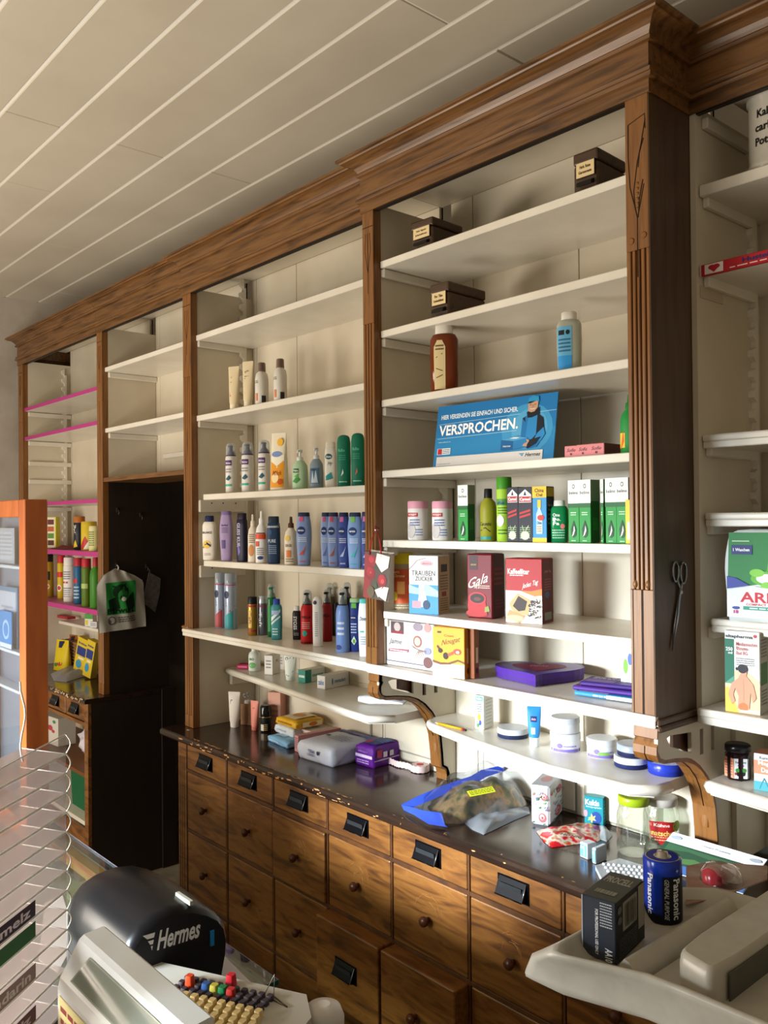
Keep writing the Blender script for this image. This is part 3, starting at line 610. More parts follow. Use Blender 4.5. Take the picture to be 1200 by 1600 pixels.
# ---------------------------------------------------------------- bay left of the middle: upper shelves
TUB = 'beige tubes at the left end of a high shelf'
tubep('cream tube with a pink square, leftmost item on the high shelf of the second bay', 'tube', 357, 377, 573, E1, Y=1.745, col='#dccaa6', cap='#e6d9bf', dec=[('t', 'silk', .5, .75, .6, .06, '#6b4a33', 'b'), ('r', .22, .3, .62, .42, '#c2447a'), ('x', .2, .46, .7, .66, 4, '#8a6b4d')], rz=25)
tubep('cream tube without pink square, just right of the pink-square tube on the high shelf', 'tube', 379, 399, 565, E1, Y=1.76, col='#dccba8', cap='#e6d9bf', dec=[('t', 'silk', .5, .78, .6, .06, '#6b4a33', 'b'), ('r', .3, .3, .6, .4, '#d8a05a'), ('x', .2, .46, .7, .7, 5, '#7b6248')], rz=25)
BRC = 'white bottles with brown caps on the high shelf'
for x0, x1, yt, lb in ((400, 421, 568, 'white bottle with clear brown cap standing beside the two cream tubes'), (429, 450, 562, 'white bottle with clear brown cap, rightmost item on the high shelf of the second bay')):
    bottle(lb, 'bottle', x0, x1, yt, E1, Y=1.765, shape='round', col='#d6d2c8', cap='#5f3a24', dec=[('t', 'velvet', .35, .55, .5, .07, '#4c3a33', 'v'), ('r', .2, .1, .4, .28, '#d8875e'), ('r', .72, .06, .95, .22, '#2b2b2e')], rz=30, extra=lambda t, hx, h: G().loft([(.80*h, .62*hx, .62*hx, 2), (.985*h, .58*hx, .58*hx, 2), (1.01*h, .5*hx, .5*hx, 2)], CLR('#bda595', .25)).build('overcap', t))
FO = 'three white foam bottles with purple tops'
for i, (x0, x1, yt, lb) in enumerate(((353, 370, 693, 'leftmost of three white foam bottles with purple pump tops'), (378, 397, 691, 'middle of three white foam bottles with purple pump tops'), (404, 423, 688, 'rightmost of three white foam bottles with purple pump tops'))):
    bottle(lb, 'foam bottle', x0, x1, yt, E2, Y=1.775, shape='foam', col='#dad7d2', cap='#38305f', dec=[('r', .1, .55, .75, .655, '#573a72'), ('t', 'Bübchen', .42, .60, .5, .04, '#e8dff0', 'b'), ('p', [(.15, .28), (.5, .36), (.7, .3), (.45, .25)], '#24546b'), ('r', .12, .14, .75, .18, '#3fae94'), ('x', .15, .4, .7, .5, 2, '#8a8a90')], rz=35, extra=foam_top('#38305f', z0=.74, r=.92), group=FO)
def pouch(label, cat, x0, x1, yt, zs, Y, col, dec, rz=25, th=.02, lean=0):
    xc = (x0+x1)/2; P = anchor(xc, None, zs, Y); dd = ray(xc, 800); s = math.hypot(P.x, P.y)/math.hypot(dd.x, dd.y); hx = (x1-x0)/2/FPX*s/.9; h = zat(P, xc, yt)-zs
    g = G().loft([(0, .95*hx, th, 3), (.02*h, hx, th*1.15, 3), (.4*h, .98*hx, th*.9, 2.4), (.75*h, .94*hx, th*.5, 2.4), (.93*h, .9*hx, .0016, 4), (h, .9*hx, .0014, 4)], col)
    g.decals(dec, lambda u, v, o: ((u-.5)*1.8*hx, -(th*1.1*(1-v)**.8+.002)*(1-abs((u-.5)*1.8)**2.6)**.4-o, v*h), 8, 8, .001, .0003)
    o = g.build('pouch', None, (P.x, P.y, zs+.0006), R(rz)); tag(o, label, cat); return o
pouch('white and orange refill pouch standing between the foam bottles and the soap pumps', 'refill pouch', 424, 450, 677, E2, 1.77, '#e8dfc8', [('r', .05, .05, .95, .5, '#e59a26'), ('p', [(.1, .5), (.5, .42), (.95, .52), (.95, .62), (.1, .6)], '#f0ead8'), ('e', .45, .63, .35, .05, '#7a8fc4'), ('e', .65, .84, .2, .07, '#f0b93a'), ('e', .4, .22, .25, .09, '#f4dca6'), ('t', 'Milch', .5, .3, .6, .08, '#a4491c', 'i'), ('e', .75, .15, .15, .05, '#c9541c')])
bottle('pale green hand soap bottle with clear pump top', 'soap bottle', 457, 482, 703, E2, Y=1.775, shape='pumpb', col='#a9c8a5', cap='#dfe7df', dec=[('r', .12, .42, .5, .52, '#24533a'), ('t', 'Palm', .31, .47, .32, .05, '#e7efe6', 'b'), ('p', [(.1, .2), (.4, .34), (.6, .24), (.35, .15)], '#3e8a3f'), ('p', [(.2, .32), (.5, .4), (.45, .28)], '#5fa648')], extra=pump_top('#dde4de'))
bottle('clear hand soap bottle with blue picture label and pump top', 'soap bottle', 484, 506, 700, E2, Y=1.775, shape='pumpb', col='#7e8f9b', cap='#dfe7e7', dec=[('r', .12, .12, .8, .5, '#4b6a83'), ('p', [(.2, .14), (.3, .45), (.4, .2), (.55, .46), (.7, .14)], '#b9c9d4'), ('t', 'Palm', .35, .46, .4, .05, '#203a4c', 'b')], extra=pump_top('#cfd6d8'))
bottle('tall white shampoo bottle with dark oval and teal swoosh label', 'shampoo bottle', 508, 527, 691, E2, Y=1.78, shape='shampoo2', col='#ddd9cf', cap='#d5cfc0', dec=[('e', .38, .68, .3, .06, '#1d4d58'), ('t', 'Schauma', .38, .68, .45, .05, '#dfeaea', 'b'), ('p', [(.12, .16), (.75, .2), (.6, .34), (.12, .26)], '#2a8c8e'), ('t', 'Hy', .5, .52, .4, .1, '#26606d', 'i')])
for x0, x1, yt, lb in ((527, 549, 680, 'dark green dome topped bottle next to the white shampoo with teal swoosh'), (549, 571, 677, 'dark green dome topped bottle beside the wooden post')):
    bottle(lb, 'bottle', x0, x1, yt, E2, Y=1.76, shape='dome', col='#0c6e54', cap='#0c6e54', dec=[('t', 'fußo', .4, .7, .5, .06, '#5bbd9b', 'b'), ('x', .2, .5, .7, .62, 3, '#3b9f80'), ('p', [(.35, .2), (.55, .26), (.5, .34)], '#dde8e4' if x0 < 540 else '#d06a5d'), ('x', .2, .07, .8, .12, 1, '#9bd3bd')])
bottle('white bottle half hidden behind the wooden post next to the green dome bottles', 'bottle', 566, 580, 684, E2, Y=1.80, shape='shampoo2', col='#e3e0d8', cap='#e3e0d8', dec=[('r', .1, .2, .5, .5, '#1d5f52')])
# third shelf: fifteen shampoo and care bottles
def e3(label, x0, x1, yt, yb, shape, col, cap, dec, cat='bottle', **k): return bottle(label, cat, x0, x1, yt, E3, Y=1.752, shape=shape, col=col, cap=cap, dec=dec, **k)
e3('cream coloured bottle with dark blue cap, leftmost on the row of shampoos', 316, 338.5, 806, 873.5, 'oval', '#e9e2d6', '#1c2450', [('t', 'BALANCE', .42, .62, .7, .05, '#27304e', 'b'), ('e', .4, .35, .3, .09, '#e8c24a'), ('l', [(.1, .28), (.4, .38), (.7, .32)], .05, '#222a55'), ('x', .2, .1, .7, .16, 2, '#99917f')])
e3('lavender shampoo bottle with purple cap', 343, 364.5, 799, 874.5, 'shampoo', '#a28db8', '#7e6a9c', [('t', 'herbal', .45, .72, .5, .04, '#5a4678', 'b'), ('x', .2, .56, .7, .68, 4, '#6d5a8c'), ('r', .2, .25, .5, .42, '#5c4a86')])
e3('slim black and violet shampoo bottle', 368.5, 387.5, 802, 876.6, 'shampoo2', '#191430', '#120f20', [('t', 'GLISS KUR', .35, .55, .35, .5, '#b3aed0', 'vb'), ('p', [(.3, .12), (.55, .2), (.4, .35), (.25, .3)], '#6a5fa8')], rz=20)
e3('small white spray bottle with brown print, behind and left of the white and red bottle', 387, 402.5, 804, 877.5, 'spray', '#e3dac9', '#e6ded0', [('e', .45, .25, .3, .12, '#cf8a53'), ('x', .2, .4, .8, .6, 5, '#8a6b50')])
e3('white pump spray bottle with orange and red label band', 399, 418, 799, 878.5, 'spray', '#e7e7e6', '#efefee', [('r', .06, .46, .94, .56, '#d9573a'), ('r', .1, .565, .9, .585, '#7a2f2a'), ('r', .1, .32, .4, .42, '#d04a35'), ('e', .5, .1, .25, .035, '#27407c'), ('x', .2, .15, .8, .3, 4, '#76828c')])
e3('navy blue bottle with silver shoulder', 417, 438, 807, 880.5, 'shampoo2', '#1e3658', '#22303f', [('r', 0.02, .76, .98, .86, '#aeb4ba'), ('e', .3, .66, .18, .06, '#2a4d7b'), ('t', 'PURE', .45, .48, .6, .07, '#b9c8d8', 'b'), ('x', .2, .2, .8, .4, 5, '#8ba3bf')])
e3('square cream spray bottle with brown nozzle', 444, 465, 807.5, 881.5, 'spray', '#dcd3c1', '#553426', [('e', .35, .55, .2, .06, '#e1c156'), ('t', 'SUN OIL', .42, .4, .5, .06, '#7a5a3e', 'b'), ('r', .25, .15, .6, .3, '#db7e48'), ('x', .2, .05, .8, .14, 2, '#8a765e')], depth=.9)
NIV = 'light blue care shampoos in a row'
def niv(label, x0, x1, yt, yb, col, cap, tcol, accent, **k):
    return e3(label, x0, x1, yt, yb, 'shampoo', col, cap, [('e', .38, .66, .28, .075, '#16306c'), ('t', 'NIVEA', .38, .66, .40, .03, '#ffffff', 'b'), ('r', .2, .83, .55, .92, tcol), ('x', .2, .44, .75, .54, 3, '#dfe6f4'), ('p', [(.2, .2), (.55, .3), (.75, .4), (.5, .2)], accent), ('x', .2, .05, .7, .1, 1, accent)], cat='shampoo bottle', **k)
niv('light blue shampoo bottle with red flick, standing alone left of the blue group', 462.5, 487, 801, 883, '#8099cb', '#27304f', '#cf5a7c', '#c9564f')
niv('light blue shampoo bottle at the left end of the blue group', 500.5, 517, 801, 884.5, '#8ea6d8', '#2a3454', '#c9557a', '#5a73b8')
niv('light blue shampoo bottle with reddish brown flick, second in the blue group', 511, 531, 801, 886, '#8198cc', '#27304f', '#c74b58', '#a8553d')
niv('dark blue shampoo bottle between light blue ones', 527, 547, 801, 887, '#3a4c94', '#1d2650', '#d06ba0', '#b9c6ea')
niv('light blue shampoo bottle with green tag and teal flick near the post', 542.5, 567, 801, 888, '#7f9fce', '#2a3454', '#7cc24a', '#44b0b0')
niv('dark blue shampoo bottle mostly hidden behind the post', 563, 582, 800, 886, '#2c3f7f', '#1c2550', '#d06ba0', '#b9c6ea')
# big lower shelf
def e4(label, x0, x1, yt, yb, shape, col, cap, dec, cat='bottle', **k): return bottle(label, cat, x0, x1, yt, E4, yb=yb, shape=shape, col=col, cap=cap, dec=dec, **k)
SIL = C('#a3b0c6', .3, .25)
def spr(label, x0, x1, yt, yb, c2): return e4(label, x0, x1, yt, yb, 'can', SIL, CLR('#c9d2dc', .45), [('r', .02, .785, .98, .80, '#c23a64'), ('p', [(.02, .02), (.98, .02), (.98, .36), (.02, .22)], c2), ('l', [(.05, .24), (.6, .33), (.95, .42)], .02, '#c04a78'), ('e', .3, .62, .2, .07, '#1d2c55'), ('t', 'NIVEA', .3, .5, .1, .2, '#1d2c55', 'v')], cat='spray can', group='silver blue hair sprays')
spr('silver hairspray can with red lower part, leftmost on the long ledge', 336, 352.5, 895, 982, '#b8565c'); spr('silver hairspray can with turquoise lower part beside the leftmost can', 351, 371, 896, 984, '#3fa3ad')
e4('short gold spray can with black cap', 387.5, 402, 932.5, 993.5, 'can2', C('#b08a3c', .3, .7), '#111114', [('r', .02, .74, .98, .79, '#b03038'), ('r', .02, .1, .98, .14, '#b03038'), ('r', .2, .2, .6, .66, '#d9b560'), ('t', 'Taft', .4, .45, .3, .3, '#6d1d20', 'v')], 'spray can')
e4('short grey spray can with silver cap', 403.5, 418.5, 931, 993, 'can2', C('#6c6f7a', .3, .6), C('#b6bbc2', .3, .6), [('r', .02, .72, .98, .76, '#9a3b4e'), ('t', 'Taft', .4, .4, .35, .4, '#d9dbe0', 'v')], 'spray can')
e4('tall thin dark green spray bottle with clear cap', 418, 432, 912, 995.5, 'foam', C('#1c6b3a', .25), '#1c6b3a', [('r', .15, .1, .6, .6, '#2f8a4d')], extra=foam_top('#1f7a3f', z0=.72))
e4('teal bottle with bright blue cap and white swirl', 423.5, 441.5, 936, 1000, 'oval', '#3f8f98', '#2747a8', [('p', [(.1, .55), (.9, .75), (.9, .68), (.1, .45)], '#e5eef2'), ('p', [(.1, .42), (.9, .6), (.9, .55), (.1, .36)], '#d3e4ea'), ('r', .15, .62, .8, .72, '#9fb9df'), ('x', .2, .1, .7, .3, 3, '#cfe8ea')])
e4('short black rounded bottle left of the red foam bottle', 457, 471, 947, 1000, 'oval', '#17171b', '#d8d8d6', [('t', 'SYOSS', .4, .5, .4, .4, '#c9c9cc', 'vb'), ('x', .2, .12, .8, .22, 2, '#8b8b90')])
e4('large red foam bottle with clear cap over black pump', 470, 491, 922, 1007, 'foamr', '#b4161d', '#1a1214', [('t', 'WELLA', .5, .5, .75, .05, '#2b0d10', 'b'), ('e', .42, .2, .2, .055, '#1e8c7b'), ('x', .2, .28, .8, .42, 4, '#e7a7a8'), ('r', .1, .02, .9, .04, '#2b0d10')], extra=foam_top('#15100f', z0=.725, r=.72))
e4('slim white bottle leaning between the two red ones', 488.5, 505, 932, 1011, 'dome', '#e9e9ea', '#e9e9ea', [('e', .3, .88, .2, .04, '#222c55'), ('x', .3, .2, .6, .7, 12, '#9aa1b0')])
e4('dark red foam bottle with clear cap right of the white bottle', 503, 519.5, 921, 1003, 'foamr', '#8e1018', '#1a1214', [('t', 'WELLA', .5, .5, .75, .05, '#2b0d10', 'b')], extra=foam_top('#15100f', z0=.725, r=.72))
e4('greenish clear-capped bottle behind the dark red one', 509, 523, 911, 992, 'foam', '#5b5540', '#5b5540', [('r', .2, .1, .7, .6, '#7c6a34')], extra=foam_top('#9b9884', z0=.7))
e4('small black bottle behind the blue spray', 522, 529, 942, 993, 'can2', '#1b1b20', '#2a2a30', [])
e4('light blue waisted spray bottle with black pump under a clear cap', 525, 547, 919, 1020, 'foamr', C('#6d8cc6', .3), '#20263c', [('e', .3, .08, .22, .04, '#1b3474'), ('x', .2, .25, .7, .5, 3, '#dfe7f6')], extra=foam_top('#15151c', z0=.73, r=.6))
e4('black foam bottle behind the light blue spray', 536, 550, 910, 1000, 'foam', '#2a1d22', '#1c1c20', [], extra=foam_top('#1c1c20', z0=.72))
e4('navy lotion bottle with pale green cap', 544.5, 565, 935, 1019, 'shampoo', '#1f3580', '#9ac78c', [('r', .25, .82, .7, .91, '#63b73a'), ('e', .45, .64, .22, .05, '#15265f'), ('t', 'NIVEA', .45, .64, .36, .025, '#fff', 'b'), ('x', .25, .34, .7, .55, 4, '#c8d3ee'), ('p', [(.25, .2), (.5, .3), (.7, .2), (.5, .13)], '#d8ebd0'), ('e', .5, .2, .12, .04, '#6db04a')])
e4('white lotion bottle next to the wooden post', 560, 578, 936, 1026.5, 'shampoo', '#e8ebe9', '#4fb5b0', [('t', 'Dove', .45, .66, .6, .07, '#23385f', 'i'), ('r', .2, .42, .55, .45, '#45b79b'), ('x', .2, .2, .7, .36, 4, '#8fa1b3')])
# low slanting shelf
SL = 1.115
carton('small magenta box lying at the left end of the low slanting shelf', 'box', 369, 388, 391, 1033, SL, yb=1046, rz=35, col='#b31f59', d=.05, h=.018, front=[('x', .1, .2, .9, .8, 1, '#e38fb0')])
bottle('white teardrop bottle with green leaf print', 'bottle', 388.5, 407, 1010, SL, yb=1049.5, shape='round', col='#dfe6df', cap='#e6eae4', dec=[('t', 'BiO', .4, .5, .4, .1, '#3b7a3f', 'b'), ('e', .45, .25, .3, .12, '#6fb26a')])
CRW = 'small plain white cartons on the low slanting shelf'
carton('small white carton with grey print, right of the green leaf bottle', 'carton', 412, 426, 437, 1025, SL, yb=1055, rz=25, col='#dedbd6', front=[('x', .2, .3, .8, .8, 3, '#8b8b90')], side=[('t', 'RL', .6, .7, .3, .12, '#8a7f8a')])
carton('small white carton behind the first white carton', 'carton', 430, 444, 452, 1021, SL, yb=1047, rz=25, col='#d6d3cd', front=[('x', .2, .3, .8, .8, 3, '#8b8b90')])
tubep('white and green mouthwash tube standing on its cap with blue print', 'tube', 443, 465, 1020, SL, yb=1064, col='#e2ebe6', cap='#d9e5df', dec=[('t', 'Odol', .45, .78, .85, .12, '#1c2c66', 'b'), ('p', [(.2, .2), (.6, .4), (.9, .35), (.5, .15)], '#5ab8a4')], rz=30)
TPX = 'white toothpaste cartons lying on the low slanting shelf'
carton('toothpaste carton with green end lying on the slanting shelf', 'carton', 465, 477, 533, 1048, SL, yb=1068, rz=8, col='#dfe5e0', sidecol='#cfd4d0', side=[('r', 0, 0, .3, 1, '#2a8579'), ('x', .35, .3, .9, .7, 1, '#5aa79a')], front=[('r', 0, 0, 1, 1, '#2a8a7a'), ('x', .1, .3, .9, .7, 1, '#e2f0ec')])
carton('white toothpaste carton with blue end print, nearest on the slanting shelf', 'carton', 494, 508, 563, 1057, SL, yb=1078, rz=8, col='#dcdcdc', side=[('t', 'mentadent', .62, .5, .45, .3, '#4a7ea8', 'b'), ('e', .3, .5, .03, .25, '#4a7ea8')], front=[('t', 'zahn', .5, .5, .7, .4, '#5a86b4', 'b')])
t = thing('toothpaste_tube', 'white, blue and red toothpaste tube lying at the right end of the slanting shelf', 'tube', tuple(at(600, 1097, z=SL+.012)), R(-62))
t.location.z = SL+.001
g = G(); M = Matrix.Translation((0, -.07, .016)) @ Matrix.Rotation(-math.pi/2, 4, 'X')
g.loft([(0, .013, .013, 2), (.02, .020, .015, 2), (.06, .024, .012, 2), (.12, .028, .006, 3), (.145, .029, .002, 4)], '#e3e6ea', M=M)
g.decals([('r', .25, .1, .6, .6, '#2a4fa8'), ('r', .5, .45, .9, .75, '#c8383e'), ('p', [(.3, .7), (.9, .3), (.95, .6), (.4, .95)], '#2f5cb8'), ('t', 'blend', .45, .35, .3, .2, '#fff', 'b')], lambda u, v, o: ((v-.5)*.036, -.07+u*.145, .0175+.0155*(1-u)**.8+o), 8, 2)
g.build('body', t); G().loft([(-.018, .010, .010, 2), (0, .012, .012, 2)], '#dfe2e6', M=M).build('cap', t)
# ---------------------------------------------------------------- worktop, left group
K = WT
tubep('white cream tube with navy square logo standing at the left of the worktop', 'tube', 356.5, 376.5, 1081, K, yb=1137.5, col='#ddd5cc', cap='#e3ddd4', dec=[('r', .15, .6, .8, .78, '#182a5c'), ('t', 'NIVEA', .47, .69, .5, .07, '#fff', 'b'), ('l', [(.3, .3), (.7, .38)], .02, '#c2434a')], rz=35)
o = G().box(-.006, .006, -.002, .002, 0, .12, '#151215', .002).box(-.012, -.006, -.0015, .0015, .02, .118, '#151215').build('comb', None, tuple(at(352.5, 1128, z=K+.001)), R(30)); tag(o, 'thin black comb standing behind the white cream tube', 'comb')
t = thing('display_box', 'small open brown cardboard box with wire things sticking out', 'box', tuple(at(386, 1133, z=K+.0006)), R(28))
G().box(-.030, .030, 0, .045, 0, .085, noisy('kraft', [(.3, '#9a7454'), (.7, '#b08763')], nscale=12, rough=.8), .001).build('box', t)
g = G().box(-.018, .006, .008, .03, .08, .098, '#dfe3e2', .004)
for q, (x, l) in enumerate(((-.02, .03), (-.006, .035), (.012, .032))): g.tube([(x+.007*math.cos(a*.5), .02, .085+l+.007*math.sin(a*.5)) for a in range(13)], .0012, C('#8f979c', .3, .8), 6).tube([(x+.002, .02, .08), (x+.004, .02, .085+l-.006)], .0012, C('#8f979c', .3, .8), 6)
g.build('hair_clips', t, label='white and wire hair clips')
tubep('salmon pink lip tube standing left of the black roll-on', 'tube', 390.5, 405.5, 1095, K, yb=1142, col='#d98373', cap='#c56c60', dec=[('x', .3, .3, .6, .8, 5, '#b0564c')], rz=20)
t = thing('deodorant', 'black roll-on deodorant with glossy cap and thin gold ring', 'deodorant', tuple(at(414, 1144, z=K+.0006)+Vector((-.012, .012, 0))), R(35))
G().loft([(0, .019, .019, 2), (.003, .021, .021, 2), (.055, .021, .021, 2)], '#141317').decals([('r', .1, .1, .5, .55, '#cfc8b8'), ('x', .55, .1, .9, .6, 4, '#c5a55a')], lambda u, v, o: ((u-.5)*.036, -(.021**2-((u-.5)*.036)**2)**.5-o, v*.055), 6, 1, .0005).build('body', t)
G().loft([(.0555, .0215, .0215, 2), (.095, .0215, .0215, 2), (.103, .017, .017, 2)], C('#101012', .12)).lathe([(.0219, .057), (.0219, .059)], C('#b99a4d', .3, .8)).build('cap', t)
t = thing('sample_rack', 'black cardboard rack of small blue and orange samples behind the roll-on', 'display rack', tuple(at(424, 1122, z=K+.0006)), R(28))
G().box(-.05, .05, 0, .04, 0, .085, '#191617', .001).build('rack', t)
G().box(-.03, -.005, .008, .02, .08, .112, '#3a8db5', .002).box(.0, .02, .012, .026, .08, .105, '#7b5a86', .002).build('sample', t)
G().prism([(.03, .03), (.052, .03), (.055, .10), (.036, .118)], 'y', -.002, .004, '#d6562c').build('sample', t, label='orange pointed card')
carton('salmon pink carton standing at the back behind the yellow wipes pack', 'carton', 417, 436, 452, 1083, K, Y=1.935, rz=25, col='#cf9a86', sidecol='#c08a78', front=[('x', .2, .3, .8, .7, 3, '#b57b69')], name='carton')
# soft packs
def softpack(label, cat, x0, x1, x2, yt, zs, Y=None, yb=None, rz=10, col='#fff', front=(), side=(), top=(), h=None, d=None, w=None, puff=.012, name='soft_pack', group=None, seal=True):
    a = R(rz); P = anchor(x1, yb, zs, Y)
    if w is None: w = abs(along(P, (-math.cos(a), -math.sin(a)), x0))
    if d is None: d = abs(along(P, (-math.sin(a), math.cos(a)), x2))
    if h is None: h = zat(P, x1, yt)-zs
    d = clampd(P, d, w, a)
    c = P+Vector((-math.cos(a), -math.sin(a), 0))*(w/2)+Vector((-math.sin(a), math.cos(a), 0))*(d/2)
    b = bmesh.new(); bmesh.ops.create_cube(b, size=1); bmesh.ops.subdivide_edges(b, edges=b.edges[:], cuts=9, use_grid_fill=True); rd = random.Random(int(x0*7))
    ph = [rd.uniform(0, 6) for _ in range(6)]
    for v in b.verts:
        x, y, z = v.co*2; ex = (1-abs(x)**4)*(1-abs(y)**4); rr = .985-.03*(max(abs(x), abs(y))**6)*abs(z)**4
        q = .0018*math.sin(9*x+ph[0]+4*z)*math.sin(7*y+ph[1]+3*x)
        fz = 1-.12*max(abs(x)**8, abs(y)**8)*(z > 0)
        v.co = Vector((x*w/2*rr*(1-.03*abs(z)**3)+q, y*d/2*rr*(1-.03*abs(z)**3)+q, h/2*(1+z*fz)+(puff*ex*.35*(z > .9))+q*(z > -.9)))
    g = G(); b.verts.index_update(); g.bm(b, col, True)
    top_z = lambda u, v: h+puff*.35*(1-abs(2*u-1)**4)*(1-abs(2*v-1)**4)-.12*h/2*max(abs(2*u-1)**8, abs(2*v-1)**8)
    g.decals(front, lambda u, v, o: (-w/2+.03*w+u*w*.94, -d/2-o-.001, .05*h+v*h*.85), 6, 3, .0012, .0003); g.decals(side, lambda u, v, o: (w/2+o+.001, -d/2+.03*d+u*d*.94, .05*h+v*h*.85), 6, 3, .0012, .0003)
    g.decals(top, lambda u, v, o: (-w/2+u*w, -d/2+v*d, top_z(u, v)+o+.0015), 8, 8, .001, .0003)
    o = g.build(name, None, (c.x, c.y, zs+.0008), a); tag(o, label, cat, group); return o
softpack('light blue wipes pack lying on the worktop edge of the group', 'wipes pack', 416, 446, 462, 1142, K, Y=1.79, rz=-6, col='#7fb4dc', h=.022, front=[('x', .1, .3, .6, .7, 1, '#dcebf6')], top=[('r', .2, .2, .6, .7, '#a6cbe8')], d=.10)
softpack('white tissue pack lying on the blue wipes pack', 'tissue pack', 427, 456, 470, 1118, K+.0275, Y=1.835, rz=-2, col='#cfd6de', h=.030, d=.10, front=[('x', .1, .3, .6, .7, 1, '#aebac9')])
softpack('yellow wipes pack on top of the pile', 'wipes pack', 429, 460, 500, 1106, K+.063, Y=1.83, rz=-2, col='#d8a826', h=.026, d=.125, side=[('r', .2, .1, .95, .9, '#e9dcb4'), ('e', .6, .5, .16, .35, '#c9772c')], top=[('r', .25, .1, .8, .9, '#eadfbd'), ('e', .5, .5, .2, .2, '#d88f3a')], front=[('x', .1, .2, .8, .8, 1, '#a8741c')])
carton('white and pink carton lying behind the pink carton', 'carton', 464, 487, 529, 1113, K, Y=1.875, rz=2, col='#d9c7c2', h=.055, side=[('p', [(0, 0), (.25, 0), (.15, .8), (0, 1)], '#c98f84'), ('p', [(.3, .1), (.5, .2), (.45, .9), (.35, .8)], '#b9c3c0'), ('x', .5, .3, .95, .8, 3, '#8f8f94')], topcol='#dcd2cd', front=[('e', .5, .45, .3, .4, '#c98f74')])
carton('long dusty pink carton lying behind the white diaper pack', 'carton', 458, 466, 552, 1140, K, yb=1176, rz=-3, col='#c98f92', h=.058, topcol='#d3a3a4', sidecol='#bd8487', side=[('x', .1, .2, .5, .7, 3, '#9d6266'), ('r', .0, .1, .06, .7, '#7f5a62')], front=[('x', .1, .2, .9, .9, 6, '#8f6a74')])
softpack('large white incontinence pad pack lying flat, with small blue logo', 'pad pack', 462, 519, 590, 1170, K, yb=1201, rz=2, col='#c9cfe0', h=.062, front=[('t', 'TENA', .42, .62, .2, .2, '#3a4a78', 'b'), ('e', .62, .62, .035, .13, '#1f2c58'), ('x', .3, .3, .5, .48, 2, '#5a688e')], side=[('p', [(.1, .1), (.4, .9), (.5, .2)], '#b4bbd0'), ('p', [(.5, .2), (.8, .8), (.9, .1)], '#bcc3d6')], top=[('r', .0, .78, 1, 1, '#6b73b5'), ('r', .1, .8, .5, .93, '#47508f'), ('e', .3, .45, .06, .04, '#2c3350'), ('x', .45, .3, .85, .6, 4, '#8f97b4')], puff=.02)
softpack('purple sanitary towel pack with blue corner', 'towel pack', 553, 583, 639, 1165, K, yb=1202, rz=3, col='#5b1a86', h=.070, front=[('r', .0, .45, 1, .62, '#d9c3e6'), ('t', 'always', .45, .78, .6, .12, '#b98ad6', 'i'), ('x', .1, .1, .8, .35, 2, '#c9a5e0')], side=[('r', 0, .3, 1, .36, '#cdb3dd'), ('r', .35, .45, .5, .75, '#d8d2dc'), ('r', .6, .45, .75, .75, '#d8d2dc'), ('r', .1, .5, .3, .9, '#b02a52')], top=[('p', [(.2, .1), (.9, .15), (.95, .85), (.45, .9)], '#273b78'), ('e', .35, .3, .13, .16, '#b02a52'), ('x', .4, .4, .9, .8, 4, '#6f86b8')], puff=.01)
def scallop(r, z0, z1, m, cx=0, cy=0):
    n = 48; g = G(); vs = []
    for k in range(n):
        a = 2*math.pi*k/n; dz = .0022*(1 if k % 4 < 2 else 0); vs += [(cx+r*math.cos(a), cy+r*math.sin(a), z0-dz+.0022), (cx+r*math.cos(a), cy+r*math.sin(a), z1+dz)]
    g.add(vs, [(2*k, (2*k+2) % (2*n), (2*k+3) % (2*n), 2*k+1) for k in range(n)], m); return g
P = at(656, 1209, z=K)+Vector((-.02, .02, 0))
t = thing('ribbon_roll', 'roll of pale pink scalloped paper ribbon with red core, end unrolled across the worktop', 'ribbon roll', (P.x, P.y, K+.0008))
RIB = C('#dcc3bd', .6); g = scallop(.031, .001, .022, RIB)
for rr in (.027, .023, .019): g.lathe([(rr, .021+.0003*(31-rr*1000)/4), (rr-.003, .0215)], RIB, 24)
g.lathe([(.0305, .002), (.0305, .021), (.013, .0215), (.012, .019)], RIB, 30); g.build('roll', t)
G().lathe([(.012, .001), (.012, .0225), (.008, .0228)], C('#b3232f', .6)).build('core', t, label='red core')
g = G(); Q = at(592, 1191, z=K)-Vector((P.x, P.y, K)); Q.z = 0; P1 = Vector((-.02, -.024, 0)); n = 24; vs = []
for k in range(n+1): q = P1.lerp(Q, k/n)+Vector((.003*math.sin(k*.7), .004*math.sin(k*.5), 0)); dz = .003 if k % 2 else 0; vs += [(q.x, q.y, .001+dz), (q.x, q.y, .021+dz)]
g.add(vs, [(2*k, 2*k+2, 2*k+3, 2*k+1) for k in range(n)], RIB); g.build('ribbon_end', t)
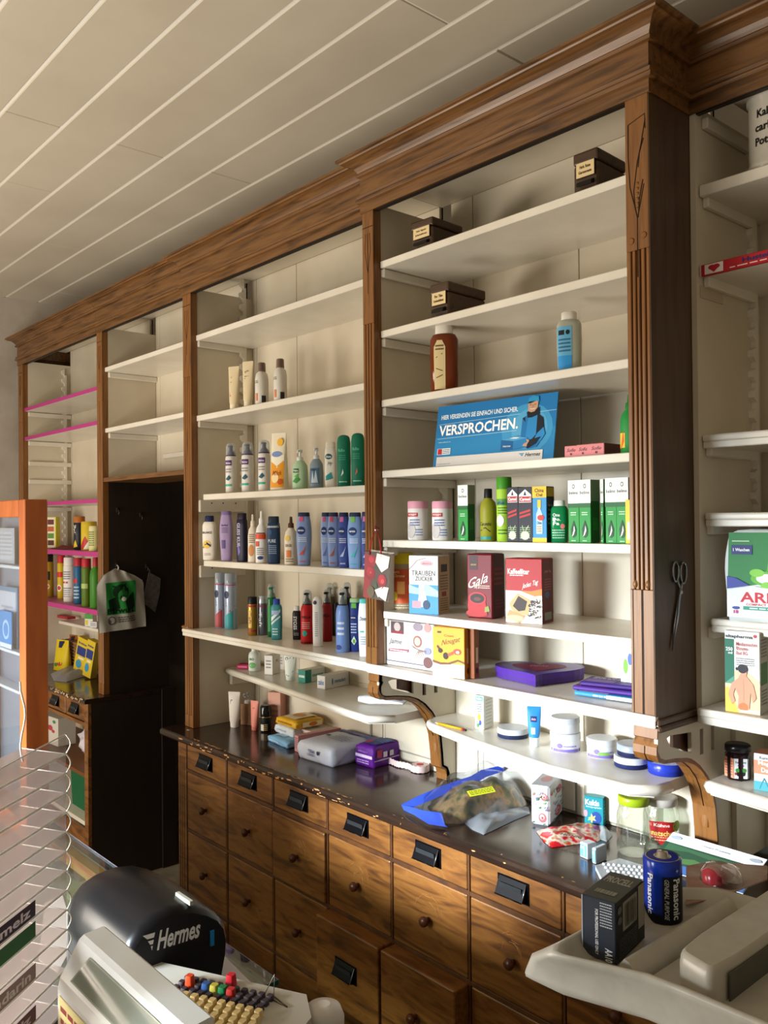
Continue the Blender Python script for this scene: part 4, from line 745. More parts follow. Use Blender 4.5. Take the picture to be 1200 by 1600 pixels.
# big bag of camouflage bundle
BLUEP = CLR('#3d5fd8', .75, .15, 'blue_plastic', .25)
CAMO = noisy('camouflage_cloth', [(.34, '#2b3324'), (.44, '#5d5b36'), (.52, '#94744e'), (.6, '#6f5c3c'), (.68, '#33382b')], nscale=20, detail=3, rough=.45, bump=.4, coat=.5)
bag = thing('plastic_bag', 'large blue-edged clear plastic bag with folded camouflage cloth inside, lying on the worktop', 'plastic bag', (0, 0, 0))
ol = [(632, 1258), (690, 1215), (735, 1205), (785, 1196), (800, 1200), (826, 1240), (826, 1258), (790, 1272), (740, 1283), (690, 1292), (662, 1285), (640, 1272)]
def blanket(outline, hgt, m, name, parent, zb, pk=1.0, seed=1, inner=0, crump=.006, freq=30):
    pts = [at(x, y, z=zb) for x, y in outline]
    cx = sum(p.x for p in pts)/len(pts); cy = sum(p.y for p in pts)/len(pts); rings = 9; n = len(pts)*4
    def P(t):
        t *= len(pts); i = int(t) % len(pts); f = t-int(t); return pts[i].lerp(pts[(i+1) % len(pts)], f)
    vs = []; fs = []
    for r_ in range(rings):
        k = 1-r_/(rings-1)*.96
        for j in range(n):
            p = P(j/n); x = cx+(p.x-cx)*k; y = cy+(p.y-cy)*k; e = (1-k**3)
            z = zb+.002+hgt(x, y)*e+crump*math.sin(x*freq+seed)*math.sin(y*freq*1.4+seed*2)*e+crump*.5*math.sin(x*freq*2.3+y*freq*1.7)*e
            vs.append((x, y, z))
    for r_ in range(rings-1):
        for j in range(n): a = r_*n+j; b = r_*n+(j+1) % n; fs.append((a, b, b+n, a+n))
    fs.append(tuple((rings-1)*n+j for j in range(n))); base = [(x, y, zb+.0008) for x, y, z in vs[:n]]
    g = G().add(vs, fs, m, True).add(base+vs[:n], [(j, (j+1) % n, n+(j+1) % n, n+j) for j in range(n)]+[tuple(range(n))[::-1]], m)
    return g.build(name, parent)
hb = lambda x, y: .075
bx, by = at(760, 1262, z=K).x, at(760, 1262, z=K).y
ol_in = [(668, 1262), (712, 1240), (760, 1236), (800, 1240), (824, 1256), (812, 1266), (770, 1276), (720, 1288), (690, 1288)]
blanket(ol_in, lambda x, y: .072+.02*math.sin((x-bx)*9), CAMO, 'cloth_bundle', bag, K, seed=2, crump=.008, freq=36)
g = G()
def edge_strip(pp, wd, m):
    vs = []
    for (x, y, zz), (dx, dy) in zip(pp, wd):
        p = at(x, y, z=K+zz); q = at(x+dx, y+dy, z=K+zz*.75); vs += [p, q]
    return g.add(vs, [(2*i, 2*i+1, 2*i+3, 2*i+2) for i in range(len(pp)-1)], m, True)
edge_strip([(627, 1257, .012), (655, 1243, .03), (690, 1228, .05), (722, 1217, .062), (735, 1213, .068), (752, 1203, .08), (778, 1197, .088), (786, 1200, .086)], [(10, 8), (12, 10), (12, 10), (10, 12), (6, 12), (8, 11), (6, 9), (2, 6)], BLUEP)
edge_strip([(627, 1258, .012), (640, 1260, .02), (660, 1266, .028), (690, 1270, .03)], [(4, 8), (8, 14), (10, 22), (6, 22)], BLUEP)
edge_strip([(631, 1262, .006), (650, 1272, .012), (672, 1280, .012), (694, 1287, .008)], [(4, 4), (4, 6), (4, 8), (6, 6)], C('#2a49c4', .2))
g.build('blue_edge', bag, label='shiny blue plastic edge')
blanket([(648, 1262), (700, 1232), (745, 1216), (790, 1206), (800, 1218), (828, 1252), (824, 1262), (770, 1278), (716, 1291), (682, 1293)], lambda x, y: .092+.012*math.sin((x-bx)*9), CLR('#e6ebf2', .03, .08, 'bag_film', .22, True), 'plastic_film', bag, K, seed=2, crump=.008, freq=30)
lab = at(752, 1237, z=K+.10); g = G().box(-.036, .036, -.013, .013, 0, .001, '#d8e02c').decals([('x', .05, .1, .95, .9, 3, '#3c3f20')], lambda u, v, o: (-.036+.072*u, -.013+.026*v, .001+o)).build('label', bag, tuple(lab))
g.rotation_euler = (R(14), R(-6), R(62)); g['label'] = 'bright yellow sticker'
gb = blanket([(718, 1280), (760, 1272), (826, 1262), (828, 1272), (800, 1284), (775, 1296), (756, 1305), (738, 1297)], lambda x, y: .014, CLR('#8b9198', .7, .15, 'grey_film', .3), 'plastic_sleeve', None, K, seed=5, crump=.003, freq=60)
tag(gb, 'crumpled grey clear plastic sleeve sticking out from under the big camouflage bag', 'plastic sleeve')
# floral tin
def flowers(seed, n):
    r = random.Random(seed); d = []
    for u, v, s in ((.72, .72, .18), (.62, .2, .22), (.15, .78, .08)):
        d.append(('e', u, v, s, s*.55, '#c85a5e')); d.append(('e', u-.02, v+.02, s*.6, s*.33, '#e2a3a0')); d.append(('e', u, v, s*.25, s*.14, '#b1333f'))
    for _ in range(n):
        u, v = r.random()*.84+.06, r.random()*.88+.05; c = r.choice(['#6f8f6a', '#7f86b4', '#8fa7c6', '#4d7a50', '#6a5f9a']); s = r.uniform(.03, .06)
        d.append(('e', u, v, s, s*.5, c)); d.append(('e', u+s, v+s*.4, s*.6, s*.35, c))
    return d
carton('tall white tin box printed with red roses and blue flowers', 'tin', 826, 859, 875, 1230, K, yb=1292.5, rz=22, col='#d9dbe2', front=flowers(1, 16), side=flowers(2, 26), top=[('e', .5, .5, .3, .22, '#b98a86')], bev=.006, topcol='#b3b5bd', name='tin_box')
t = thing('flask', 'clear plastic bottle with blue flip cap behind the turquoise carton', 'bottle', tuple(at(903, 1268, z=K+.0008)+Vector((-.01, .018, 0))), R(30))
G().loft([(0, .026, .018, 2.4), (.004, .029, .02, 2.4), (.06, .029, .02, 2.4), (.10, .020, .016, 2), (.125, .010, .010, 2), (.132, .010, .010, 2)], CLR('#dfe6ea', .3)).decals([('r', .1, .08, .9, .55, '#b9c9d8'), ('r', .1, .5, .9, .58, '#3f86bb'), ('t', '37', .45, .25, .3, .12, '#3b5a78', 'b')], lambda u, v, o: ((u-.5)*.05, -.0195*(1-abs((u-.5)*1.7)**2.4)**.42-o, v*.11), 6, 1, .0008).build('body', t)
G().loft([(.130, .0115, .0115, 2), (.155, .0105, .0105, 2), (.162, .006, .006, 2)], '#1d47b5').build('cap', t)
carton('turquoise carton with white word and yellow star, right of the floral tin', 'carton', 909, 943, 957, 1248, K, yb=1293, rz=20, col='#0d7d88', sidecol='#0b5c66', topcol='#4f8f96', front=[('t', 'Kukis', .42, .80, .74, .20, '#ffffff', 'b'), ('t', 'Reinigungstabs', .5, .64, .8, .07, '#d5eef0'), ('e', .62, .28, .28, .22, '#1e3f86'), ('p', [(.2, .25), (.34, .3), (.38, .42), (.45, .31), (.6, .36), (.52, .26), (.62, .18), (.46, .2), (.38, .08), (.34, .2), (.18, .16), (.28, .24)], '#e9e46a'), ('e', .08, .4, .1, .12, '#d58a9a')], side=[('x', .15, .1, .85, .9, 7, '#4fa3a8')])
# red sweets bag
rb = thing('sweets_bag', 'red foil sweets bag lying in front of the turquoise carton', 'sweets bag', (0, 0, 0))
blanket([(838, 1300), (862, 1296), (905, 1288), (935, 1290), (946, 1302), (936, 1315), (900, 1320), (862, 1325), (850, 1316)], lambda x, y: .016, noisy('red_foil', [(.42, '#b3151d'), (.52, '#cfc2b4'), (.58, '#a5845e'), (.66, '#c21a20')], nscale=30, detail=2, rough=.22, bump=.2), 'bag', rb, K, seed=4, crump=.003, freq=70)
P0 = at(893, 1306, z=K+.021)
G().decals([('t', 'HONIG', .5, .5, 1, 1, '#3d1712', 'b')], lambda u, v, o: (u-.5, v-.5, o)).build('lettering', rb, tuple(P0), R(18)).scale = (.055, .016, 1)
blanket([(934, 1291), (950, 1298), (957, 1306), (948, 1316), (936, 1312)], lambda x, y: .012, CLR('#b9c2c6', .35, .1, 'clear_film'), 'clear_end', rb, K, seed=6, crump=.003, freq=90)
BT = 'two small blue and white packs standing on the worktop'
for x0, x1, x2, yt, yb, lb in ((901, 918, 927, 1319, 1344, 'left one of two small blue and white packs in front of the red bag'), (920, 931, 943, 1326, 1351, 'right one of two small blue and white packs in front of the red bag')):
    carton(lb, 'pack', x0, x1, x2, yt, K, yb=yb, rz=-8 if x0 < 910 else 0, col='#cdd5dd', front=[('r', .1, .1, .9, .9, '#5f9fd8'), ('r', .55, .15, .62, .85, '#d8e8f6'), ('x', .15, .6, .5, .8, 2, '#cfe3f6')], bev=.002, name='small_pack', h=.037, sidecol='#aeb8be')
# jars
GL = CLR('#eef3f0', .06, .03, 'jar_glass', .6, True)
def glassjar(label, x0, x1, yt, yb, lidc, fill=None, lab=None):
    xc = (x0+x1)/2; P = at(xc, yb, z=K); dd = ray(xc, 800); s = math.hypot(P.x, P.y)/math.hypot(dd.x, dd.y); r = (x1-x0)/2/FPX*s; P = fit(P+Vector((dd.x, dd.y, 0)).normalized()*r, r); h = zat(P, xc, yt)-K
    t = thing('glass_jar', label, 'jar', (P.x, P.y, K+.0008), R(35))
    G().lathe([(r*.85, 0), (r*.95, .004), (r, .012), (r, h*.62), (r*.97, h*.72), (r*.85, h*.80), (r*.84, h*.87)], GL, 32).build('glass', t)
    G().lathe([(r*.86, h*.86), (r*.90, h*.865), (r*.90, h*.99), (r*.86, h), (r*.7, h*.995), (.0001, h*.99)], lidc, 32).build('lid', t)
    if lab: G().decals(lab, lambda u, v, o: (r*1.0*math.sin((u-.5)*2.2), -r*math.cos((u-.5)*2.2)-o, h*(.15+.5*v)), 10, 2, .0006).build('label', t)
    return t
glassjar('empty glass jar with bright green lid', 964, 1018, 1243, 1342, C('#92a81c', .3))
glassjar('glass jar with white lid and red label behind the green-lidded jar', 1006, 1061, 1244, 1322, C('#b9b2a8', .35), lab=[('p', [(.15, .9), (.5, .95), (.85, .9), (.8, .4), (.5, .02), (.2, .4)], '#a8201f'), ('t', 'natscho', .5, .5, .55, .2, '#efc46a', 'b'), ('x', .3, .2, .7, .4, 2, '#e7a07a'), ('e', .9, .75, .14, .2, '#8fa62a'), ('t', 'Kühne', .48, .8, .4, .12, '#f5d9cf', 'b')])
# clear blister / brochure
pl = thing('blister_tray', 'clear embossed plastic tray lying on the worktop edge behind the grey battery box', 'plastic tray', (0, 0, 0))
pt = [at(*q, z=K+.012) for q in ((930, 1352), (968, 1341), (1012, 1354), (1018, 1376), (985, 1392), (944, 1380))]
g = G().prism([(p.x, p.y) for p in pt], 'z', K+.001, K+.012, CLR('#d5dae0', .3, .1, 'clear_tray', .5)); g.build('tray', pl)
g = G(); A, B, D = at(938, 1356, z=K), at(1010, 1362, z=K), at(955, 1384, z=K)
for i in range(9):
    for j in range(4): p = A+(B-A)*(i+.5)/9+(D-A)*(j+.5)/5; g.loft([(K+.012, .0042, .003, 3), (K+.016, .0034, .0024, 3)], C('#cfd4da', .2), 8, True, Matrix.Translation((p.x, p.y, 0)))
g.build('bumps', pl, label='rows of small raised dimples')
br = [at(1052, 1300, z=K+.075), at(1199, 1343, z=K+.075), at(1160, 1396, z=K+.006), at(1010, 1350, z=K+.006)]
_n = (br[1]-br[0]).cross(br[3]-br[0]).normalized(); _n = _n if _n.z > 0 else -_n
qf = lambda u, v, o: tuple(br[3].lerp(br[2], u).lerp(br[0].lerp(br[1], u), v)+_n*o)
g = G().decals([('r', 0, 0, 1, 1, '#d4d6dc')], lambda u, v, o: qf(u, v, 0), 10, 10).decals([('r', 0, 0, 1, 1, '#d4d6dc')], lambda u, v, o: qf(1-u, v, -.003), 10, 10)
g.decals([('r', .0, .0, 1, .72, '#1f3d2a'), ('r', 0, .0, 1, .22, '#33548c'), ('p', [(.1, .2), (.5, .32), (.9, .2), (.9, .26), (.4, .45), (.1, .3)], '#3d5f34'), ('p', [(.05, .5), (.3, .6), (.7, .52), (.9, .65), (.05, .7)], '#2f5238'), ('t', '2022', .88, .62, .10, .08, '#e6ead8', 'b'), ('t', 'Unsere Produkte', .52, .86, .3, .05, '#50565f'), ('e', .08, .87, .06, .05, '#8f97a4'), ('e', .92, .87, .06, .05, '#8f97a4')], qf, 10, 10, .0008, .0003)
tag(g.build('brochure'), 'white brochure with green landscape picture propped on the worktop at the right', 'brochure')
# ---------------------------------------------------------------- low shelf of the middle bay
SM = 1.10
o = carton('small white medicine carton with yellow flower, standing on the low shelf of the middle bay', 'carton', 740, 756, 769, 1088, SM, yb=1141, rz=14, col='#e4e6e2', front=[('r', .1, .84, .9, .97, '#4fae9d'), ('t', 'beline', .5, .91, .6, .08, '#eef5f3', 'b'), ('e', .5, .35, .2, .12, '#ecc63b'), ('e', .6, .2, .15, .08, '#3a4f9f'), ('e', .35, .12, .14, .06, '#4d9144'), ('x', .2, .5, .8, .78, 4, '#7f8a88')], side=[('x', .2, .1, .8, .9, 8, '#c5c8c6')])
p0 = at(679, 1129, z=SM+.004); p1 = at(728, 1141, z=SM+.004)
t = thing('pencil', 'yellow pencil lying near the left end of the low shelf in the middle bay', 'pencil', (0, 0, 0))
G().tube([p0.lerp(p1, .12), p0.lerp(p1, .88)], .0038, '#dba51d', 6).build('shaft', t); G().tube([p0.lerp(p1, .88), p0.lerp(p1, .93)], .004, '#b8322c', 8).tube([p0.lerp(p1, .93), p1], .0036, '#4a2420', 8).build('eraser', t)
G().tube([p0, p0.lerp(p1, .12)], [.0004, .0037], '#d8b88a', 6).build('tip', t)
def pot(label, cat, x0, x1, yt, yb, col, cap, dec=(), z=SM, shape='jar', h=None, name='cream_jar', **k): return bottle(label, cat, x0, x1, yt, z, yb=yb, shape=shape, col=col, cap=cap, dec=dec, name=name, h=h, **k)
pot('flat round tin with navy base and white lid, left one on the low shelf', 'tin', 777, 826, 1131, 1156.5, '#20294a', C('#c9cdd2', .3), shape='tin', h=.026, name='cream_tin')
tubep('blue cream tube standing on its white cap beside the flat tin', 'tube', 824, 846, 1104, SM, yb=1168, col='#2c82bd', cap='#dfe4e6', capf=.22, dec=[('r', .2, .62, .75, .76, '#1b3474'), ('t', 'Atrix', .47, .69, .4, .06, '#e9a9a0', 'b'), ('r', .25, .32, .6, .48, '#dfe9f0')], rz=35)
SH['jarw'] = ([(0, .93), (.03, .98), (.60, 1), (.66, .96)], [(.64, 1.02), (.96, 1.02), (1, .96)], 2, 1)
PU_ = '#7a6ab8'
def cj(label, x0, x1, yt, yb, h, z, acc): return pot(label, 'jar', x0, x1, yt, yb, '#dcdde2', C('#d5d8dc', .25), dec=[('r', .02, .04, .98, .2, PU_), ('e', .3, .38, .09, .14, PU_), ('x', .42, .3, .85, .42, 1, PU_)]+([('r', .35, .2, .7, .36, acc)] if acc else []), z=z, shape='jarw', h=h)
j1 = cj('white cream jar with purple base, the lower one of two stacked', 860, 907, 1128, 1177.5, .048, SM, None)
j2 = bottle('white cream jar stacked upside down on another cream jar', 'jar', 861, 906, 1126, SM+.0495, Y=None, yb=1146, shape='jarw', col='#cfd1d6', cap=C('#c2c6cc', .25), h=.040, name='cream_jar'); j2.location = (j1.location.x, j1.location.y, SM+.0495)
cj('white cream jar with purple base and green tag right of the stacked jars', 917, 964, 1149, 1187, .047, SM, '#7db04e')
NT = 'navy cream tins on the low shelf'
a_ = pot('navy tin at the bottom of the stack of two', 'tin', 960, 1012, 1187, 1204, '#1c2350', C('#c8ccd4', .3), shape='tin', h=.027, name='cream_tin')
b_ = pot('navy tin with silver lid on top of the stack of two', 'tin', 964, 1014, 1162, 1190, '#171d40', C('#8e96a4', .3), shape='tin', h=.028, name='cream_tin'); b_.location = (a_.location.x+.006, a_.location.y+.004, SM+.029)
pot('bright blue flat cream tin at the right end of the low shelf', 'tin', 1013, 1068, 1187, 1215, '#1d2f96', C('#2337a6', .25), shape='tin', h=.028, name='cream_tin')
# ---------------------------------------------------------------- middle bay shelves
A_, B_, C_, D_, E_, F_, G_ = MZ+(GZ,)
YF = YM+.034
def herb_box(label, x0, x1, x2, yt, zs, Y, txt):
    a = R(3); P = anchor(x1, None, zs, Y); w_ = abs(along(P, (-math.cos(a), -math.sin(a)), x0)); d_ = abs(along(P, (-math.sin(a), math.cos(a)), x2)); h_ = zat(P, x1, yt)-zs
    c = P+Vector((-math.cos(a), -math.sin(a), 0))*(w_/2)+Vector((-math.sin(a), math.cos(a), 0))*(d_/2)
    t = thing('herb_box', label, 'wooden box', (c.x, c.y, zs+.0006), a); WB = noisy('dark_walnut_box', [(.3, '#2e1c10'), (.5, '#47301d'), (.75, '#382414')], (3, 18, 22), 3, 6, .45, .1)
    G().box(-w_/2, w_/2, -d_/2, d_/2, 0, h_*.70, WB, .004).build('box', t); G().box(-w_/2-.001, w_/2+.001, -d_/2-.001, d_/2+.001, h_*.705, h_, WB, .005, seg=2).build('lid', t)
    g = G().box(-w_*.36, w_*.42, -d_/2-.004, -d_/2-.001, h_*.34, h_*.74, '#20150f', .002).box(-w_*.34, w_*.40, -d_/2-.005, -d_/2-.004, h_*.36, h_*.72, '#dfc796', .0005)
    g.decals([('t', txt[0], .5, .68, .6, .22, '#4a3420', 'b'), ('t', txt[1], .5, .32, .72, .2, '#4a3420', 'b')], lambda u, v, o: (-w_*.34+u*w_*.74, -d_/2-.005-o, h_*(.36+.36*v))).build('label', t)
    G().prism([(-d_/2, h_*.28), (-d_/2-.012, h_*.22), (-d_/2-.014, h_*.12), (-d_/2, h_*.16)], 'x', -w_*.26, w_*.34, '#15100c').build('pull', t)
herb_box('dark wooden herb box with cream label on the top shelf, left one', 647, 680, 728, 337, A_, YF+.01, ('Herb. Hyperici', 'Johanniskraut'))
herb_box('dark wooden herb box with cream label at the right of the top shelf', 903, 940, 985, 228, A_, YF+.01, ('Herb. Rutae', 'Gartenraute'))
herb_box('dark wooden herb box with cream label on the second shelf', 676, 704, 763, 438, B_, YF+.01, ('Flor. Tiliae', 'Lindenblüten'))
bottle('brown liquid bottle with white cap and tall cream label', 'bottle', 674, 719, 509, C_, Y=YF+.03, shape='oval', col=C('#6b2e10', .12), cap='#e2ddd3', dec=[('p', [(.2, .03), (.62, .03), (.62, .66), (.5, .76), (.32, .76), (.2, .66)], '#d8c493'), ('l', [(.28, .5), (.52, .56)], .012, '#4a3424'), ('l', [(.28, .34), (.52, .3)], .012, '#4a3424'), ('l', [(.28, .2), (.52, .24)], .012, '#4a3424'), ('x', .26, .6, .56, .7, 2, '#6d563a')], rz=30, depth=.62)
bottle('clear bottle with light blue label and white cap on the third shelf', 'bottle', 873, 912, 488, C_, Y=YF+.03, shape='oval', col=CLR('#cfd2c6', .45), cap='#dfdcd2', dec=[('r', .06, .03, .66, .74, '#5fa9cf'), ('r', .06, .03, .66, .25, '#2f8fd0'), ('r', .12, .6, .36, .68, '#1c2026'), ('e', .5, .64, .08, .04, '#1c2026'), ('x', .12, .3, .6, .55, 4, '#3c6a8c')], rz=25, depth=.62)
# blue advertising sign
a_l = at(674, 728, z=D_); PL = Vector((a_l.x, a_l.y, D_)); PL = anchor(677, None, D_, 1.74); e = Vector((math.cos(R(0)), math.sin(R(0)), 0))
SG_h = zat(PL, 682, 634)-D_; e = Vector((math.cos(R(4)), math.sin(R(4)), 0)); SG_w = along(PL, (e.x, e.y), 866)
t = thing('advertising_sign', 'blue advertising sign with white lettering and a parcel courier, leaning on the fourth shelf', 'sign', (PL.x, PL.y, D_+.0006), R(4))
Ms = Matrix.Rotation(R(-9), 4, 'X')
sf = lambda u, v, o: tuple(Ms @ Vector((u*SG_w, -o, v*SG_h)))
g = G().box(0, SG_w, 0, .003, 0, SG_h, '#2d8cc0', .0004, Ms)
bl = [('r', 0, .0, 1, .5, '#2a85bb'), ('r', 0, .5, 1, 1, '#1f76b2'), ('e', .78, .5, .2, .38, '#3f97c6'), ('e', .80, .5, .14, .3, '#55a5cf'),
 ('l', [(.02, .70), (.72, .735)], .006, '#b9dcec'), ('l', [(.02, .47), (.70, .49)], .006, '#b9dcec'), ('l', [(.85, .735), (1, .74)], .006, '#b9dcec'),
 ('t', 'HIER VERSENDEN SIE EINFACH UND SICHER.', .37, .815, .66, .075, '#eef6fa', 'b'), ('t', 'VERSPROCHEN.', .37, .60, .68, .17, '#ffffff', 'b'), ('t', 'www.myhermes.de', .09, .41, .11, .022, '#dbeef6'),
 ('r', .03, .21, .15, .31, '#e8eef0'), ('r', .035, .215, .075, .305, '#c3272d'), ('x', .08, .22, .145, .3, 3, '#5a6068'),
 ('p', [(.03, .03), (.92, .03), (.92, .175), (.03, .175)], '#e8e2da'), ('t', 'Hermes', .845, .115, .12, .055, '#1b2026', 'bi'), ('p', [(.735, .14), (.78, .14), (.773, .125), (.747, .125)], '#2f8fc0'), ('p', [(.75, .118), (.772, .118), (.768, .10), (.76, .10)], '#2f8fc0'), ('t', 'myhermes.de', .10, .06, .12, .02, '#6f8796'),
 ('r', .70, .0, .84, .028, '#14222c'), ('r', 0, 0, .70, .022, '#16486b')]
man = [('p', [(.74, .34), (.745, .66), (.79, .71), (.86, .71), (.905, .64), (.915, .48), (.93, .40), (.87, .22), (.80, .2), (.75, .3)], '#1d72ad'),
 ('p', [(.775, .28), (.79, .66), (.86, .70), (.86, .3)], '#2b86c2'), ('p', [(.86, .71), (.905, .64), (.92, .45), (.90, .36), (.82, .22), (.80, .28), (.86, .40)], '#141a22'), ('p', [(.745, .66), (.77, .60), (.765, .68)], '#141a22'),
 ('p', [(.785, .66), (.775, .74), (.80, .78), (.87, .80), (.875, .70), (.82, .66)], '#141a22'), ('p', [(.93, .40), (.915, .5), (.87, .42), (.85, .34), (.90, .3)], '#2b86c2'),
 ('p', [(.785, .76), (.782, .88), (.80, .91), (.845, .91), (.86, .88), (.858, .80), (.835, .745), (.81, .735)], '#c79a7c'), ('p', [(.778, .885), (.785, .955), (.82, .985), (.86, .965), (.867, .88), (.845, .90), (.80, .895)], '#2a93c4'), ('p', [(.775, .875), (.79, .90), (.84, .90), (.80, .87)], '#12222e'),
 ('l', [(.80, .79), (.82, .782), (.84, .79)], .008, '#f0e6dc'), ('r', .795, .845, .81, .852, '#3d2c22'), ('r', .83, .845, .845, .852, '#3d2c22'), ('p', [(.815, .845), (.825, .845), (.83, .81), (.815, .81)], '#b5856a'),
 ('p', [(.59, .20), (.69, .20), (.69, .33), (.59, .36)], '#1c5f95'), ('p', [(.69, .20), (.80, .23), (.80, .36), (.69, .33)], '#2a7fb8'), ('p', [(.59, .36), (.69, .33), (.80, .36), (.71, .40)], '#4f9fcb'), ('p', [(.66, .37), (.71, .36), (.74, .375), (.69, .385)], '#e2e6e4'), ('t', 'Hermes', .64, .26, .06, .03, '#cfe2ee', 'b'),
 ('p', [(.765, .24), (.80, .235), (.82, .29), (.81, .33), (.79, .34), (.80, .30), (.77, .27)], '#c79a7c'), ('p', [(.80, .2), (.86, .26), (.90, .36), (.82, .33), (.80, .26)], '#141a22')]
g.decals(bl+man, sf, 1, 1, .0004, .00012); g.build('printed_board', t)
G().box(.12, .16, .045, .047, 0, SG_h*.5, '#9fb6c2').build('strut', t)
PB = 'three small pink cartons lying side by side'
for i, (x0, x1, x2) in enumerate(((884, 904, None), (903, 922, None), (922, 945, 976))):
    carton(['leftmost of the three small pink cartons', 'middle one of the three small pink cartons', 'rightmost of the three small pink cartons, long side brown'][i], 'carton', x0, x1, x2, (696, 694, 692)[i], D_, Y=YF+.006, rz=2, col='#d07d80', d=None if x2 else .1, sidecol='#5a2a22' if x2 else None, front=[('t', 'Sofie', .5, .6, .65, .3, '#5f2733', 'i'), ('e', .5, .25, .08, .1, '#5f2733')], group=None)
bottle('green detergent bottle half hidden behind the carved pillar', 'bottle', 971, 1000, 617, D_, Y=YF+.04, shape='spray', col='#1f8a3c', cap='#1c7a38', dec=[('r', .05, .1, .4, .35, '#e0c23a'), ('p', [(.1, .05), (.35, .2), (.3, .4)], '#d8622a')], rz=10)
# fifth shelf row
TJ = 'white jars with pink lids'
for x0, x1, lb in ((637, 669, 'left one of two white tablet jars with pink lids'), (675, 707, 'right one of two white tablet jars with pink lids')):
    bottle(lb, 'jar', x0, x1, 783.5, E_, yb=845, Y=None, shape='jar', col='#dedbd6', cap='#d99aad', dec=[('r', .12, .60, .72, .70, '#b5323a'), ('t', 'TETESEPT', .42, .65, .5, .05, '#f0dada', 'b'), ('e', .35, .25, .25, .2, '#b9b3b0'), ('x', .3, .35, .8, .55, 3, '#5a6fa8'), ('x', .6, .1, .9, .3, 3, '#6f7fae')], rz=20, name='tablet_jar') if False else bottle(lb, 'jar', x0, x1, 783.5, E_, Y=YF+.045, shape='jar', col='#dedbd6', cap='#d99aad', dec=[('r', .12, .60, .72, .70, '#b5323a'), ('t', 'TETESEPT', .42, .65, .5, .05, '#f0dada', 'b'), ('e', .35, .25, .25, .2, '#b9b3b0'), ('x', .3, .35, .8, .55, 3, '#5a6fa8'), ('x', .6, .1, .9, .3, 3, '#6f7fae')], rz=20, name='tablet_jar')
GRN = '#1c8a36'
def bel(label, x0, x1, x2, yt, Y=YF+.012, group='green and white foot care cartons'):
    return carton(label, 'carton', x0, x1, x2, yt, E_, Y=Y, rz=4, col=GRN, sidecol='#1d5f2b', d=None if x2 else .045, front=[('r', 0, .63, 1, 1, '#e2e3de'), ('e', .5, .90, .12, .035, '#3a3f3c'), ('e', .5, .90, .08, .022, '#e2e3de'), ('t', 'beline', .5, .80, .8, .05, '#2a2f2c'), ('x', .1, .56, .9, .60, 1, '#0f5a20'), ('r', 0, .56, 1, .63, '#0f5a26'), ('p', [(.5, .36), (.75, .22), (.72, .12), (.5, .08), (.28, .12), (.25, .22)], '#123f1e'), ('p', [(.55, .28), (.62, .2), (.5, .13), (.35, .10), (.5, .2)], '#f0f2ee'), ('x', .25, .43, .75, .5, 2, '#bfe0c4'), ('x', .3, .02, .7, .05, 1, '#bfe0c4')], side=[('r', 0, .66, 1, 1, '#8d8f88'), ('r', .2, .2, .8, .4, '#2c7a3b')], group=None)
bel('green and white foot care carton standing alone beside the tablet jars', 716.5, 731, 743, 758)
bottle('olive coloured cone bottle with black cap', 'bottle', 750, 776, 764, E_, Y=YF+.04, shape='rollup', col='#6f6f1c', cap='#111', dec=[('t', 'Caramba', .4, .32, .7, .07, '#20230f', 'i'), ('r', .1, .03, .7, .09, '#3d8f8a'), ('r', .1, .1, .8, .27, '#c9a92f')], rz=30, extra=lambda t, hx, h: G().lathe([(hx*.5, h*.82), (hx*.52, h*.825), (hx*.5, h*1.0), (hx*.45, h*1.005)], '#121212').build('cap', t)) if False else bottle('olive coloured cone bottle with black cap', 'bottle', 750, 776, 764, E_, Y=YF+.04, shape='round', col='#8b8a22', cap='#141414', dec=[('t', 'Caramba', .4, .33, .7, .07, '#20230f', 'i'), ('r', .08, .03, .75, .09, '#3d8f8a'), ('l', [(.1, .2), (.4, .26), (.7, .18)], .02, '#2c2f14')], rz=30)
bottle('lime green tall spray can with darker green cap', 'spray can', 776, 800, 746, E_, Y=YF+.035, shape='can2', col='#9cc238', cap='#3f8a22', dec=[('r', .05, .56, .8, .66, '#4d8a3a'), ('t', 'effasit', .4, .6, .5, .05, '#1c3f6a', 'b'), ('e', .35, .32, .26, .09, '#dfe8d0'), ('x', .2, .1, .8, .2, 2, '#3f6a22'), ('x', .2, .42, .8, .54, 3, '#3f6a22')], rz=25)
for x0, x1, x2, lb in ((793, 810, None, 'left one of two dark cartons with red and white logo panel'), (810.5, 832, 834, 'right one of two dark cartons with red and white logo panel')):
    carton(lb, 'carton', x0, x1, x2, 761, E_, Y=YF+.008, rz=3, col='#1c1f2c', d=.05, front=[('p', [(.08, .72), (.92, .72), (.92, .86), (.5, .96), (.08, .86)], '#e6e4e2'), ('r', .1, .73, .9, .83, '#b0282c'), ('t', 'Carmol', .5, .78, .7, .06, '#fff', 'b'), ('p', [(.4, .85), (.5, .93), (.6, .85)], '#1c1f2c'), ('p', [(.12, .50), (.88, .56), (.88, .60), (.12, .54)], '#b0282c'), ('p', [(.12, .43), (.88, .49), (.88, .53), (.12, .47)], '#b0282c'), ('l', [(.2, .06), (.4, .2), (.3, .3)], .02, '#cfd3c6'), ('l', [(.7, .06), (.55, .22), (.75, .3)], .02, '#cfd3c6'), ('x', .15, .06, .85, .28, 6, '#8fae7a'), ('e', .5, .12, .3, .08, '#b8c4ae')])
